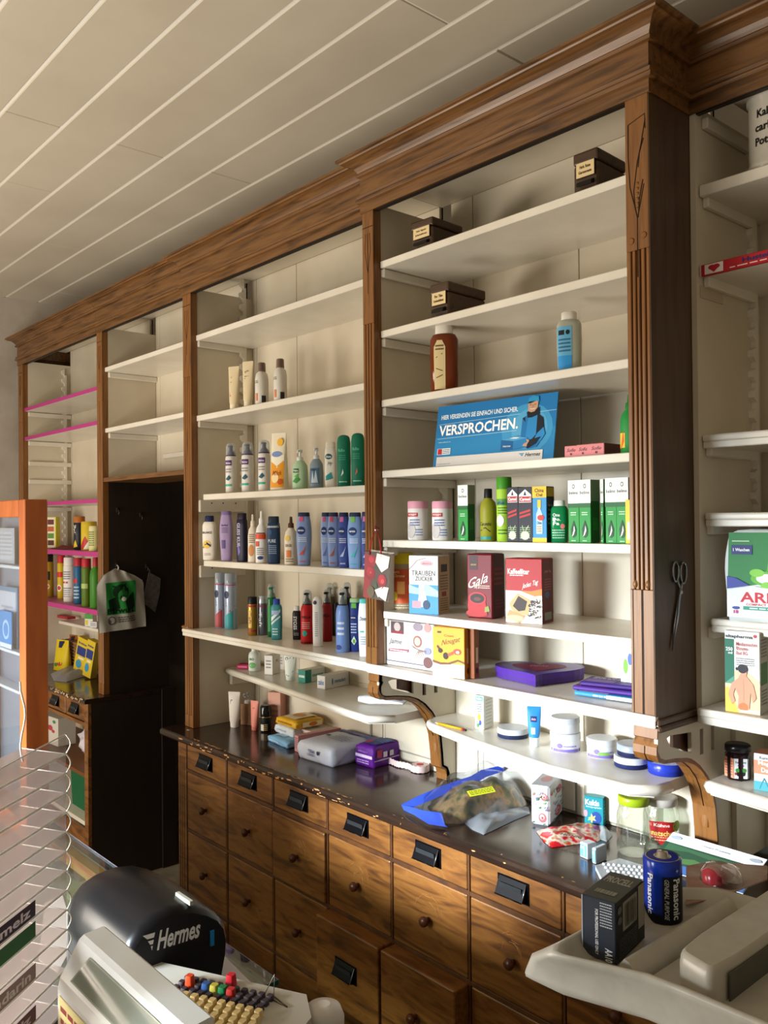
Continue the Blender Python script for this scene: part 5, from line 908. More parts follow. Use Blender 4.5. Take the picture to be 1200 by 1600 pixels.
carton('yellow and blue oil carton showing a bottle picture', 'carton', 833, 854, 867, 760, E_, Y=YF+.006, rz=3, col='#2f86bd', sidecol='#15181c', front=[('r', 0, .8, 1, 1, '#e2b52a'), ('r', 0, 0, 1, .08, '#e2b52a'), ('t', 'China', .5, .93, .65, .07, '#5a2d12', 'b'), ('t', 'Oel', .5, .85, .45, .06, '#5a2d12', 'b'), ('p', [(.28, .15), (.72, .15), (.72, .5), (.58, .6), (.58, .68), (.42, .68), (.42, .6), (.28, .5)], '#a9cdd8'), ('r', .38, .62, .62, .76, '#e2b52a'), ('e', .6, .44, .24, .05, '#c2382c'), ('t', 'China', .5, .35, .35, .05, '#1b4d86', 'b'), ('x', .34, .18, .66, .3, 3, '#c28a2a')], side=[('r', .05, .82, .95, .98, '#c79a22'), ('x', .2, .3, .8, .7, 5, '#6b6f5a')])
bottle('green mouthwash bottle with white cap right of the yellow carton', 'bottle', 860, 888, 782, E_, Y=YF+.035, shape='oval', col=C('#137a45', .15), cap='#d9dad4', dec=[('t', 'One', .4, .65, .4, .08, '#e3efe6', 'b'), ('t', 'Do.', .42, .55, .45, .08, '#e3efe6', 'b'), ('t', 'Fa', .4, .45, .35, .08, '#e3efe6', 'b'), ('e', .75, .38, .12, .06, '#d87a7a'), ('x', .15, .08, .85, .32, 4, '#9fd0b4')], rz=25, depth=.7)
for x0, x1, x2, yt, lb in ((889, 905, None, 750.5, 'first green and white foot care carton of the right-hand group, counted from the left'), (906, 923, 938, 749.5, 'second green and white foot care carton in the right group, its dark side showing'), (939.5, 943, None, 749, 'narrow green and white foot care carton showing only as a sliver in the right group'), (947, 963.5, None, 747, 'fourth green and white foot care carton of the right group'), (964, 982, None, 746, 'green and white foot care carton nearest to the carved pillar')):
    bel(lb, x0, x1, x2, yt, Y=YF+.012 if x0 != 939.5 else YF+.02)
carton('small yellow carton partly behind the carved pillar', 'carton', 978, 992, None, 781, E_, Y=YF+.003, rz=2, d=.01, col='#dfc23a', front=[('r', .2, .1, .8, .5, '#e8e4cc')])
# sixth shelf row
bottle('instant lemon tea jar with yellow lid and orange label', 'jar', 615, 646, 864, F_, yb=953.5, shape='jar', col=CLR('#cdb28a', .6), cap='#dcc01e', dec=[('r', .05, .12, .95, .72, '#cf5526'), ('t', 'Zitrone', .45, .60, .6, .05, '#f5dfa0', 'i'), ('t', 'APTI', .3, .66, .35, .04, '#f5dfa0', 'b'), ('r', .35, .28, .75, .5, '#e8a55a'), ('e', .22, .24, .16, .08, '#e8c93a'), ('x', .1, .02, .9, .1, 2, '#e9dfc8')], rz=25, name='tea_jar', depth=.9)
carton('white and blue dextrose carton with dark lettering', 'carton', 639, 685, 702, 869, F_, yb=961, rz=17, col='#e3e2dd', sidecol='#b59a72', front=[('r', 0, 0, 1, .5, '#3f8fc6'), ('p', [(0, .5), (.3, .44), (.6, .52), (1, .4), (1, .3), (0, .35)], '#a6cfe4'), ('t', 'TRAUBEN', .5, .70, .8, .085, '#3a2f2a'), ('t', 'ZUCKER', .52, .605, .6, .075, '#3a2f2a'), ('e', .62, .87, .22, .05, '#d9a8ae'), ('t', 'dextra', .62, .87, .3, .04, '#9a3545', 'i'), ('e', .45, .47, .1, .06, '#e9ecef'), ('p', [(.3, .12), (.36, .4), (.58, .4), (.64, .12)], '#cfe0ec'), ('r', .12, .1, .42, .22, '#d58f9a'), ('e', .6, .16, .12, .08, '#25405c'), ('l', [(.0, .75), (.3, .92), (.6, .96)], .008, '#8a4a4a')], side=[('r', .25, .72, .8, .85, '#2f2a24'), ('x', .15, .4, .85, .68, 6, '#6b5536'), ('r', .3, .3, .7, .38, '#8e3a34'), ('x', .15, .05, .85, .28, 6, '#6b5536')])
carton('dark red ground coffee pack with a red cup', 'coffee pack', 729, 770, 788, 866, F_, yb=968, rz=14, col='#6f141d', sidecol='#3a0d12', name='coffee_pack', bev=.004, front=[('r', .12, .75, .44, .98, '#3a1418'), ('t', 'EDUSCHO', .28, .83, .2, .025, '#d8b56a'), ('t', 'Gala', .45, .585, .75, .15, '#f0dfd0', 'is'), ('t', 'Nr.1', .4, .49, .2, .06, '#f0dfd0', 'i'), ('x', .45, .46, .9, .52, 2, '#e0c0b0'), ('e', .4, .2, .36, .16, '#b3161c'), ('e', .42, .31, .34, .10, '#c9222a'), ('e', .42, .31, .28, .075, '#1c0c0a'), ('e', .42, .3, .14, .03, '#5a2a1c'), ('e', .4, .08, .42, .06, '#a8141a'), ('p', [(.7, .1), (.9, .12), (.85, .2), (.72, .18)], '#7f8a3c')], side=[('x', .15, .5, .85, .8, 4, '#7d2f30'), ('x', .2, .15, .8, .3, 3, '#6d2628')])
carton('red coffee filter carton with filter bag picture', 'carton', 790, 847.5, 864, 874, F_, yb=976, rz=14, col='#a3181a', sidecol='#521013', topcol='#8e2a22', front=[('r', 0, 0, 1, .5, '#dcd6d0'), ('t', 'Kaffeefilter', .36, .80, .6, .085, '#f6e6e0', 'b'), ('x', .12, .72, .5, .76, 1, '#f0c8c0'), ('t', 'Jeden Tag', .68, .60, .45, .10, '#f6e6e0', 'is'), ('p', [(.4, .5), (.7, .5), (1, .54), (1, .44), (.8, .42), (.6, .46)], '#d9772a'), ('p', [(.1, .3), (.34, .46), (.7, .36), (.62, .12), (.3, .16), (.16, .2)], '#c49a66'), ('p', [(.2, .26), (.36, .42), (.6, .34), (.54, .2), (.36, .18)], '#2b1a12'), ('p', [(.0, .06), (.4, .0), (.55, .12), (.1, .2)], '#b08a5a'), ('e', .25, .07, .25, .05, '#c9ad88')]+[('e', .66+.3*random.random(), .08+.3*random.random(), .018, .012, '#2a2420') for _ in range(60)], side=[('t', 'Jeden Tag', .5, .8, .6, .05, '#b0807c', 'i'), ('e', .45, .44, .22, .05, '#35507c'), ('x', .2, .5, .8, .7, 5, '#8f4a48'), ('r', .2, .05, .8, .17, '#6f7a6a')])
# ledge of the middle bay
Pn = anchor(602, None, G_, 1.835)
carton('flat white chocolate box with drawn sweets, leaning at the left of the ledge', 'chocolate box', 603, 676, 0, 977, G_, Y=1.704, rz=3, d=.028, col='#e0dbda', name='chocolate_box', front=[('r', .1, .72, .38, .99, '#5c4a4a'), ('e', .24, .87, .07, .1, '#b9a9a4'), ('r', .12, .72, .37, .78, '#8a3a44'), ('t', 'Jamie', .2, .53, .28, .15, '#4c4244', 'i'), ('p', [(.04, .3), (.48, .33), (.5, .40), (.06, .37)], '#9c5f6a'), ('x', .08, .32, .45, .37, 1, '#f0e0e0'), ('e', .67, .6, .09, .13, '#9c6a5c'), ('e', .67, .6, .06, .09, '#d9b8a8'), ('e', .68, .92, .1, .09, '#8f828c'), ('e', .88, .92, .07, .1, '#c98a86'), ('e', .88, .17, .09, .12, '#6f5050'), ('e', .88, .42, .07, .08, '#8a8fa8')]+[('l', [(.55+.02*i, .5-.03*i), (.7+.03*i, .42), (.62+.04*i, .25)], .008, '#7d5f52') for i in range(6)]+[('r', .0, .09, .8, .11, '#5a5560')])
for i, (x0, x1, x2, lb, c1) in enumerate(((675, 726, 736, 'orange and yellow nougat box with filled wafer picture, front one of the pair', '#dd9a28'), (700, 739, 747, 'brown edged nougat box standing right behind the yellow one', '#8a4a20'))):
    carton(lb, 'chocolate box', x0, x1, x2, 983 if i == 0 else 981, G_, yb=(1062 if i == 0 else None), Y=(None if i == 0 else 1.702), rz=12, col=c1, sidecol='#b87a2c' if i == 0 else '#8f5224', name='nougat_box', front=([('r', 0, 0, 1, .28, '#e8dcb8'), ('p', [(0, .28), (.25, .24), (.55, .26), (.8, .34), (1, .30), (1, .34), (.8, .38), (.5, .30), (.25, .29), (0, .33)], '#6b4420'), ('t', 'Nougat', .58, .72, .6, .14, '#6d4a1c', 'is'), ('t', 'Cream', .52, .84, .3, .05, '#b3541c', 'i'), ('r', .16, .88, .28, .92, '#4a3a1c'), ('l', [(.15, .62), (.3, .5)], .05, '#5a2a14'), ('e', .25, .53, .07, .05, '#2f1710'), ('l', [(.4, .42), (.65, .5)], .06, '#c2502c'), ('e', .42, .43, .08, .07, '#2f1710'), ('e', .78, .53, .12, .06, '#b5452c'), ('e', .8, .52, .05, .03, '#e8dcc0')] if i == 0 else []), side=[('r', .3, .3, .8, .6, '#d9c39a'), ('e', .5, .15, .2, .06, '#3d2410')])
# heart box
def heart(n=48, s=1): return [(s*16*math.sin(t)**3/17, s*(13*math.cos(t)-5*math.cos(2*t)-2*math.cos(3*t)-math.cos(4*t))/17) for t in [2*math.pi*k/n for k in range(n)]]
Ph = at(838, 1074, z=G_); t = thing('heart_box', 'flat purple heart-shaped chocolate box lying on the ledge', 'chocolate box', (Ph.x-.07, Ph.y+.098, G_+.0008), R(35))
hp = [(x*.125, y*.125) for x, y in heart()]; hp2 = [(x*1.02, y*1.02) for x, y in hp]
G().prism(hp, 'z', 0, .022, '#46287f').build('box', t)
g = G().prism(hp2, 'z', .014, .030, C('#4b2c8a', .3)); g.decals([('p', [(x*.62, y*.62+.004) for x, y in heart(36, .125)], '#7a1f3f'), ('t', 'Danke', 0, .02, .05, .02, '#d8a5b8', 'i')], lambda u, v, o: (u, v, .030+o), 1, 1, .0005)
g.build('lid', t)
# chocolate bars
cb = []
for i, (lb, c1, c2, dz, w_, dx, rz_) in enumerate((('blue and red chocolate bar at the bottom front of the small pile', '#3c8fc4', '#d9dde2', 0, .17, 0, 8), ('purple and red chocolate bar in the middle of the pile', '#4a2a86', '#a3203c', .0115, .17, -.012, 12), ('purple chocolate bar on top of the pile beside the pillar', '#3c2374', '#7a5fae', .023, .16, -.004, 16))):
    Pc = at(940, 1094, z=G_); g = G().box(-w_/2, w_/2, -.042, .042, 0, .0105, c1, .003)
    g.decals([('r', .05, .08, .5, .5, c2), ('e', .75, .6, .15, .25, c2), ('x', .1, .55, .6, .85, 2, '#d9cfe6')], lambda u, v, o: (-w_/2+u*w_, -.042+.084*v, .0105+o))
    if i == 0: g.decals([('x', .3, 0.1, .9, .9, 1, '#f0f4f8'), ('r', .5, .1, .9, .9, '#d6dade')], lambda u, v, o: (-w_/2+u*w_, -.042-o, .0105*v))
    o = g.build('chocolate_bar', None, (Pc.x+dx, Pc.y+.052+.01*i, G_+.001+dz), R(rz_)); tag(o, lb, 'chocolate bar')
carton('small white carton with green leaf standing at the right end of the ledge', 'carton', 968, 990, None, 1012, G_, Y=1.80, rz=3, d=.03, col='#e3e5e2', front=[('e', .35, .6, .16, .15, '#6fae3a'), ('e', .65, .75, .16, .12, '#4a66b8'), ('t', 'beline', .45, .25, .6, .08, '#3c4a44')])
# gift bag on the post
P = at(572, 905, y=1.60)
t = thing('gift_bag', 'small gift bag with red roses hanging by red cords from the post', 'gift bag', (P.x+.005, 1.642, P.z-.055), R(14))
g = G(); g.add([(-.045, -.012, 0), (.045, -.012, -.01), (.052, -.012, .125), (-.038, -.012, .135), (-.045, .010, .004), (.045, .010, -.006), (.052, .010, .13), (-.038, .010, .14)], [(0, 1, 2, 3), (7, 6, 5, 4), (0, 4, 5, 1), (1, 5, 6, 2), (0, 3, 7, 4)], C('#b0a08c', .3))
bf = lambda u, v, o: (-.045+.09*u+.007*v, -.012-o, -.01*u+.135*v)
g.decals([('r', 0, 0, 1, 1, '#4a3a2a'), ('p', [(0, 0), (.3, 0), (.2, .9), (0, 1)], '#8a1d1c'), ('e', .25, .55, .2, .16, '#7d1114'), ('e', .22, .58, .13, .10, '#a3191c'), ('e', .28, .54, .09, .07, '#8a1417'), ('e', .26, .56, .04, .03, '#c23a36'), ('e', .3, .82, .18, .13, '#8c1418'), ('e', .27, .84, .1, .07, '#b0262a'), ('e', .72, .42, .18, .15, '#7d1114'), ('e', .70, .45, .12, .1, '#a3191c'), ('e', .74, .41, .07, .05, '#c23a36'), ('e', .5, .7, .08, .05, '#2f4020'), ('e', .48, .3, .07, .05, '#384a24'), ('p', [(.45, .2), (.75, .3), (.6, .05)], '#d8cfc0'), ('p', [(.5, 1), (1, .96), (.95, .72), (.7, .6), (.45, .8)], '#d9d4c9'), ('p', [(.55, .1), (.9, 0), (1, .3), (.8, .3)], '#e0dac8'), ('e', .3, .15, .15, .12, '#5b4a2a')], bf, 1, 1, .0004)
g.build('bag', t)
G().tube([(-.02, -.014, .125), (-.012, -.018, .165), (.004, -.014, .198), (.014, -.010, .165), (.022, -.013, .120)], .002, C('#a51a22', .6)).tube([(.0, -.012, .195), (-.006, -.004, .208), (.004, .004, .20)], .002, C('#a51a22', .6)).build('cord', t)
G().lathe([(.002, 0), (.002, .016)], C('#8f8f8f', .3, .9), 8, Matrix.Translation((.002, .0, .197)) @ Matrix.Rotation(R(90), 4, 'X')).build('hook', t)
# scissors
t = thing('scissors', 'steel scissors hanging on the dark side of the carved pillar', 'scissors', (XP1+.004, 1.757, 1.60), 0)
ST = C('#8e9094', .25, .9)
def loop(cy, cz, ry, rz_): return [(0, cy+ry*math.cos(a), cz+rz_*math.sin(a)) for a in [2*math.pi*k/16 for k in range(16)]]
G().tube(loop(-.019, -.002, .012, .022), .0028, ST, 8, closed=True).tube([(0, -.012, -.020), (0, -.001, -.045)], .003, ST).prism([(-.004, -.040), (.003, -.042), (-.008, -.100), (-.038, -.175), (-.030, -.12)], 'x', -.001, .0012, ST).build('blade', t)
G().tube(loop(.014, -.006, .013, .024), .0028, ST, 8, closed=True).tube([(.001, .006, -.026), (.002, -.003, -.046)], .003, ST).prism([(-.006, -.040), (.002, -.044), (-.022, -.120), (-.039, -.172), (-.018, -.10)], 'x', .0013, .003, ST).build('blade', t)
G().lathe([(.004, 0), (.004, .003)], '#c8c8c8', 12, Matrix.Translation((.002, -.002, -.048)) @ Matrix.Rotation(R(90), 4, 'Y')).build('pivot', t)
G().lathe([(.0018, -.004), (.0018, .012)], C('#6b6b6b', .3, .9), 8, Matrix.Translation((0, -.010, .014)) @ Matrix.Rotation(R(90), 4, 'Y')).build('nail', t)
# ---------------------------------------------------------------- right bay
RA, RB, RC, RD, RE_ = 2.477, 2.294, 1.904, 1.726, 1.487
t = thing('apothecary_jar', 'white ceramic apothecary jar with black lettering on the high right shelf', 'jar', (-.846, YR+.085, RA+.0006), R(20))
CER = C('#cfc9bd', .2)
G().lathe([(.055, 0), (.060, .006), (.060, .015), (.056, .022), (.056, .155), (.060, .160), (.060, .170), (.056, .176), (.066, .182), (.066, .192), (.060, .200), (.0001, .206)], CER, 36).decals([('t', 'Kalium', .42, .74, .5, .13, '#201c18', 'b'), ('t', 'carbonic.', .5, .52, .75, .13, '#201c18', 'b'), ('t', 'Pottasche', .5, .30, .75, .13, '#201c18', 'b')], lambda u, v, o: (.0565*math.sin((u-.5)*2), -.0565*math.cos((u-.5)*2)-o, .02+.14*v), 1, 1, .0006).build('body', t)
t = carton('long red shelf strip with white heart square on the edge of a right-hand shelf', 'shelf strip', 1101, 1330, None, 404, RB-.028, Y=YR+.008, rz=0, d=.003, h=.026, col='#b5202a', name='shelf_strip', front=[('r', .03, .08, .17, .92, '#e4dcd6'), ('e', .085, .62, .028, .2, '#b5202a'), ('e', .118, .62, .028, .2, '#b5202a'), ('p', [(.058, .58), (.145, .58), (.10, .15)], '#b5202a'), ('t', 'Hustelli', .42, .6, .22, .4, '#27306e', 'b'), ('x', .22, .1, .75, .3, 1, '#f0d0cc')])
# washing powder
t = softpack('white and green washing powder pack with red lettering', 'detergent pack', 1133, 1290, 1300, 828, RE_, Y=YR+.03, rz=6, d=.07, col='#dfe4e2', name='detergent_pack', puff=.0,
 front=[('p', [(0, .36), (1.0, .55), (1, 1.08), (0.02, 1.08)], '#1c7a38')]+[('p', [(.42, .50), (.42+.9*math.cos(a), .50+.9*math.sin(a)), (.42+.9*math.cos(a+.09), .50+.9*math.sin(a+.09))], c) for a, c in [(x*.26+.05, '#5fb32e' if x % 2 else '#8fcf5a') for x in range(1, 6)]]+
 [('r', .05, .80, .28, .92, '#1f2d6e'), ('t', '1 Waschen', .16, .86, .18, .04, '#fff', 'b'), ('l', [(.06, .97), (.25, .97)], .01, '#d8f0c8'), ('e', .42, .50, .16, .09, '#5fae2c'), ('e', .42, .50, .10, .06, '#f2f8ee'), ('e', .33, .57, .08, .05, '#7cc440'), ('e', .53, .57, .08, .05, '#7cc440'), ('e', .43, .40, .06, .06, '#7cc440'), ('p', [(0, .36), (.25, .41), (.1, .5), (0, .52)], '#2f3f96'), ('p', [(0, 0), (1, 0), (1, .42), (.6, .36), (.3, .4), (0, .34)], '#dfe4e2'), ('t', 'ARIEL', .42, .26, .55, .13, '#c2182c', 'b'), ('t', 'COMPACT', .32, .17, .22, .03, '#c2182c', 'b'), ('r', .18, .10, .9, .145, '#2f8f7a'), ('x', .25, .105, .8, .14, 1, '#cfeee4'), ('t', '18', .1, .07, .05, .045, '#c2187c', 'b'), ('e', .1, .12, .04, .02, '#2f3f96')])
carton('tall white medicinal bath carton showing a bare back, green stripe at left', 'carton', 1131, 1184, 1198, 989, GZ, Y=YR+.004, rz=8, col='#e2dfda', sidecol='#c3c2ba', name='carton', front=[('p', [(0, 0), (1, 0), (1, .4), (.5, .55), (0, .45)], '#e5c6a0'), ('p', [(0, 0), (.4, 0), (.1, .3), (0, .3)], '#e6c050'), ('r', .0, .35, .27, .9, '#1e6b52'), ('p', [(0, .35), (.27, .45), (.27, .35)], '#5a9a80'), ('t', 'altapharma', .42, .93, .78, .05, '#3a4448', 'b'), ('e', .88, .95, .05, .02, '#b3404a'), ('t', 'Medizinisches', .64, .845, .6, .045, '#b9474c'), ('t', 'Rheuma-', .52, .79, .36, .045, '#b9474c'), ('t', 'Bad BG', .50, .735, .32, .042, '#b9474c'), ('t', '250', .14, .775, .2, .045, '#f0f4f0', 'b'), ('t', 'ml', .17, .73, .12, .03, '#f0f4f0', 'b'), ('x', .34, .58, .85, .68, 4, '#8a8f90'), ('p', [(.2, .1), (.1, .22), (.2, .36), (.38, .42), (.46, .48), (.6, .47), (.72, .41), (.82, .36), (.9, .2), (.8, .14), (.74, .26), (.70, .06), (.36, .05), (.40, .2), (.3, .3), (.24, .22), (.3, .14)], '#d39a7c'), ('e', .53, .08, .14, .05, '#d87a4a'), ('l', [(.54, .42), (.55, .2), (.54, .08)], .006, '#b57a5e'), ('e', .55, .50, .09, .05, '#d39a7c'), ('e', .52, .545, .14, .055, '#25232a'), ('e', .36, .54, .04, .02, '#25232a'), ('p', [(.45, .02), (1, .02), (1, .05), (.45, .04)], '#f4efe6')], side=[('r', .1, .35, .9, .62, '#5a8a5a'), ('x', .15, .1, .85, .3, 5, '#7a7f7a'), ('x', .15, .68, .85, .92, 6, '#7a7f7a')])
P = at(1145, 1222, z=1.117); t = thing('jam_jar', 'dark jam jar with black lid and berry label', 'jar', (P.x-.005, P.y+.035, 1.117+.0008), R(40))
SH['hex'] = 1
G().loft([(0, .026, .026, 2), (.004, .029, .029, 2), (.055, .029, .029, 2), (.062, .024, .024, 2)], C('#1d0c10', .1), 6).build('glass', t)
g = G(); g.decals([('r', 0, 0, 1, 1, '#dfe2e4'), ('t', 'Preiselbeeren', .5, .82, .8, .12, '#2c3f6e', 'b'), ('t', 'Aronia', .5, .66, .5, .1, '#7a4a86', 'b'), ('e', .5, .3, .12, .14, '#16161c'), ('e', .3, .25, .12, .13, '#1c1c26'), ('e', .72, .26, .12, .13, '#1c1c26'), ('e', .25, .42, .16, .1, '#3f8a3a'), ('e', .75, .42, .16, .1, '#3f8a3a'), ('e', .1, .25, .07, .08, '#a8302c')], lambda u, v, o: (-.0145+.029*u, -.0252-o, .006+.045*v), 1, 1, .0006)
g.decals([('r', 0, 0, 1, 1, '#c98a6c'), ('x', .1, .1, .9, .9, 6, '#8f4a3a')], lambda u, v, o: tuple(Matrix.Rotation(R(-60), 3, 'Z') @ Vector((-.0145+.029*u, -.0252-o, .006+.045*v))), 1, 1, .0006)
g.decals([('r', 0, 0, 1, 1, '#9d9a9a'), ('x', .1, .1, .9, .9, 8, '#5a5052')], lambda u, v, o: tuple(Matrix.Rotation(R(60), 3, 'Z') @ Vector((-.0145+.029*u, -.0252-o, .006+.045*v))), 1, 1, .0006); g.build('label', t)
G().lathe([(.024, .062), (.0285, .064), (.0285, .076), (.026, .079), (.0001, .0785)], C('#141416', .25), 30).build('lid', t)
carton('white and salmon tea carton at the right edge of the low right-hand shelf', 'tea carton', 1174, 1225, None, 1184, 1.117, yb=1242, rz=10, d=.05, col='#dcdcda', topcol='#a5684a', front=[('r', 0, .45, 1, .82, '#d98a6c'), ('t', 'Magen', .45, .74, .6, .14, '#f4e4dc', 'b'), ('t', 'Darm', .5, .57, .5, .13, '#f4e4dc', 'b'), ('t', 'Kurmedica', .5, .9, .6, .08, '#4a4a50'), ('r', 0, 0, 1, .25, '#4fa5b5'), ('l', [(.2, .05), (.35, .35), (.5, .1)], .03, '#2f7f92'), ('l', [(.6, .05), (.7, .3), (.85, .1)], .03, '#2f7f92'), ('e', .7, .38, .1, .06, '#f0f0ee')])
# ================================================================ FAR LEFT BAY GOODS
Z1, Z2 = 1.575, 1.289
carton('narrow yellow-edged card with four small pictures on a pink shelf beside the orange frame', 'card', 60, 87, None, 808, Z1, Y=1.80, rz=20, d=.03, col='#d8cf4a', name='card_pack', front=[('r', .45, .02, .95, .98, '#ded8c6')]+[('r', .55, .1+.22*i, .9, .26+.22*i, c) for i, c in enumerate(('#5a3a2a', '#5d8a3f', '#b5623a', '#6b3a3a'))])
bottle('black can with orange lid on a pink shelf', 'can', 115.5, 132.5, 807, Z1, Y=1.80, shape='can2', col='#22242e', cap='#b3682a', dec=[('t', 'Pril', .35, .6, .4, .3, '#d8d4c8', 'vb'), ('p', [(.1, .05), (.7, .1), (.5, .3)], '#d8b62a')], rz=25, name='can')
bottle('yellow can with red swoosh on a pink shelf, behind a paler can', 'can', 127, 151, 815, Z1, Y=1.79, shape='can2', col='#cdb32c', cap='#c9ae2c', dec=[('p', [(.1, .05), (.6, .5), (.8, .3), (.4, .02)], '#b53026'), ('p', [(.5, .05), (.9, .4), (.9, .05)], '#e0dccb')], rz=25, name='can')
bottle('pale yellow can, rightmost on the pink shelf', 'can', 139, 156, 822, Z1, Y=1.76, shape='can2', col='#cfc98a', cap='#d6cf9a', dec=[('x', .2, .2, .8, .8, 7, '#6b7a4a')], rz=25, name='can')
g = G(); pp = [(-4.86, 1.78), (-4.70, 1.75), (-4.60, 1.76), (-4.62, 1.86), (-4.84, 1.88)]
vs = []; n = 10
for i in range(n+1):
    for j in range(n+1): u, v = i/n, j/n; vs.append((-4.86+.26*u, 1.75+.13*v, Z1+.002+.022*math.sin(math.pi*u)*math.sin(math.pi*v)*(.5+.5*math.sin(7*u+5*v)**2)))
g.add(vs, [(i*(n+1)+j, (i+1)*(n+1)+j, (i+1)*(n+1)+j+1, i*(n+1)+j+1) for i in range(n) for j in range(n)], C('#7d3340', .8), True)
tag(g.build('cloth'), 'crumpled dark red cloth lying on the pink shelf left of the cans', 'cloth')
SP = 'insect and household spray cans on a pink shelf'
def sp(lb, x0, x1, yt, col, cap, dec, Y, shape='can'): return bottle(lb, 'spray can', x0, x1, yt, Z2, Y=Y, shape=shape, col=col, cap=cap, dec=dec, rz=30, name='spray_can')
sp('dark yellow can with black cap next to the orange frame', 68, 83, 866, '#a8861c', '#16140f', [('r', .0, .4, 1, .6, '#2b2a1c'), ('e', .6, .25, .3, .08, '#d8c8b8')], 1.83)
sp('yellow spray can with red cap', 89.5, 101.5, 868, '#cdb11f', '#c22a33', [('e', .5, .25, .35, .08, '#e6ddd0'), ('e', .5, .25, .22, .05, '#c22a33'), ('r', .1, .5, .9, .62, '#c9302c')], 1.84)
sp('white spray can with white cap and red marks', 99, 117, 871, '#dddad6', '#dfdcd8', [('r', .1, .3, .9, .32, '#5a6a8a'), ('x', .15, .1, .85, .28, 4, '#8a90a0'), ('r', .2, .42, .4, .46, '#b8323a'), ('r', .5, .42, .7, .46, '#b8323a'), ('x', .15, .5, .85, .7, 4, '#7a8090')], 1.80)
sp('blue spray can with red cap', 115, 129, 872, '#28608a', '#b52a38', [('x', .15, .1, .85, .4, 4, '#b8ccd8'), ('r', .1, .45, .7, .55, '#b52a38')], 1.79)
sp('olive green spray can with red cap', 127, 142, 873, '#56701c', '#b52a38', [('r', .1, .38, .9, .48, '#aab86a')], 1.76)
sp('bright green round-shouldered bottle with red cap, rightmost of the cans', 140, 158, 871, '#3c7d22', '#a8303a', [], 1.76, 'round')
ZW = 1.158
carton('small green and white carton on the narrow white shelf', 'carton', 132, 144, 153, 960, ZW, Y=1.87, rz=20, d=.03, col='#d9dcd4', front=[('r', 0, .6, 1, 1, '#4f9a4a'), ('r', .1, .1, .4, .5, '#d9c23a')], name='carton')
carton('small white carton at the right end of the narrow white shelf', 'carton', 140, 150, 156, 972, ZW, Y=1.865, rz=20, d=.02, col='#d6d3cf', front=[('x', .1, .2, .9, .8, 3, '#5b6fa0')], name='carton')
carton('red soft pack lying flat on the narrow white shelf', 'pack', 86, 104, 112, 968, ZW, Y=1.90, rz=0, d=.05, h=.015, col='#a8303a', name='small_pack')
t = thing('wicker_basket', 'brown wicker basket at the back of the low cabinet top on the left', 'basket', (-4.78, 1.925, K+.001))
g = G(); WK = noisy('woven_cane', [(.4, '#5a3c20'), (.55, '#a87f4c'), (.65, '#6d4a28')], (40, 40, 90), 3, 2, .7, .6)
g.box(-.17, .17, -.05, .05, 0, .16, WK, .01); 
for z in range(9): g.tube([(-.172, -.052, .01+z*.018), (.172, -.052, .01+z*.018), (.172, .052, .01+z*.018)], .005, WK, 6)
g.build('basket', t)
def wrapbag(lb, x0, x1, yt, Y, col, dec, name='snack_bag', rz=15): 
    o = pouch(lb, 'bag', x0, x1, yt, K, Y, col, dec, rz, .03); o.name = name; return o
wrapbag('yellow food bag with dark blue and green print, tied at the top', 82, 112, 1000, 1.83, '#d1b81e', [('e', .3, .45, .2, .1, '#2f7fa0'), ('e', .55, .4, .25, .14, '#e6dcc0'), ('e', .6, .25, .2, .08, '#b5482c'), ('p', [(.3, .95), (.7, .97), (.6, .75), (.35, .75)], '#1d2350'), ('e', .3, .2, .15, .06, '#3f7a3a')])
wrapbag('orange food bag standing behind the yellow one', 104, 124, 992, 1.90, '#9a5a1c', [('p', [(.3, .95), (.7, .97), (.6, .8), (.35, .8)], '#1a1c3a'), ('x', .2, .2, .8, .6, 4, '#d8b03a')])
for i, (x0, x1, x2, yt, lb) in enumerate(((114, 128, 137, 1000, 'yellow pet treat carton leaning beside the yellow bag, front one'), (128, 138, 150, 1003, 'yellow pet treat carton leaning against the doorway side'))):
    o = carton(lb, 'carton', x0, x1, x2, yt, K, Y=1.84-.02*i, rz=8, d=.04, col='#cdb22a', sidecol='#8f7a20', name='carton', front=[('r', .1, .5, .9, .75, '#2b3a7a'), ('t', 'Brekkies', .5, .85, .7, .06, '#27306e', 'b'), ('e', .4, .25, .25, .12, '#3f8ab0'), ('r', .3, .4, .8, .46, '#e0d8b0')]); o.rotation_euler = (0, R(14), R(15)); o.location.z = K+.012
gp = blanket([(79, 1054), (100, 1045), (140, 1040), (158, 1044), (158, 1052), (130, 1058), (104, 1066), (84, 1064)], lambda x, y: .03, C('#8f9096', .35), 'pack', None, K, seed=3, crump=.004, freq=40)
gp.name = 'laundry_pack'; tag(gp, 'pale grey flat soft pack lying on the chipped low cabinet top', 'soft pack')
t = thing('crate', 'green plastic crate on the lowest open shelf of the left cabinet', 'crate', (-4.20, 1.80, .2906))
g = G(); 
g.prism([(-.15, 0), (.15, 0), (.17, .19), (-.17, .19)], 'y', -.11, .11, '#0a5a34').box(-.18, .18, -.118, .118, .175, .195, '#0c6a3e', .004); g.build('body', t)
gp = blanket([(102, 1186), (104, 1160), (118, 1150), (132, 1156), (134, 1195), (120, 1196)], lambda x, y: .0, C('#c4bfca', .3), 'x', None, .519, seed=3) if False else None
b = bmesh.new(); bmesh.ops.create_icosphere(b, subdivisions=4, radius=1)
for v in b.verts: c = v.co; k = 1+.12*math.sin(9*c.x+3*c.z)*math.sin(8*c.y+c.z*5)+.07*math.sin(19*c.x)*math.sin(17*c.z+3*c.y); v.co = Vector((c.x*.16*k, c.y*.11*k, max(-.98, c.z*k)*.10+.098))
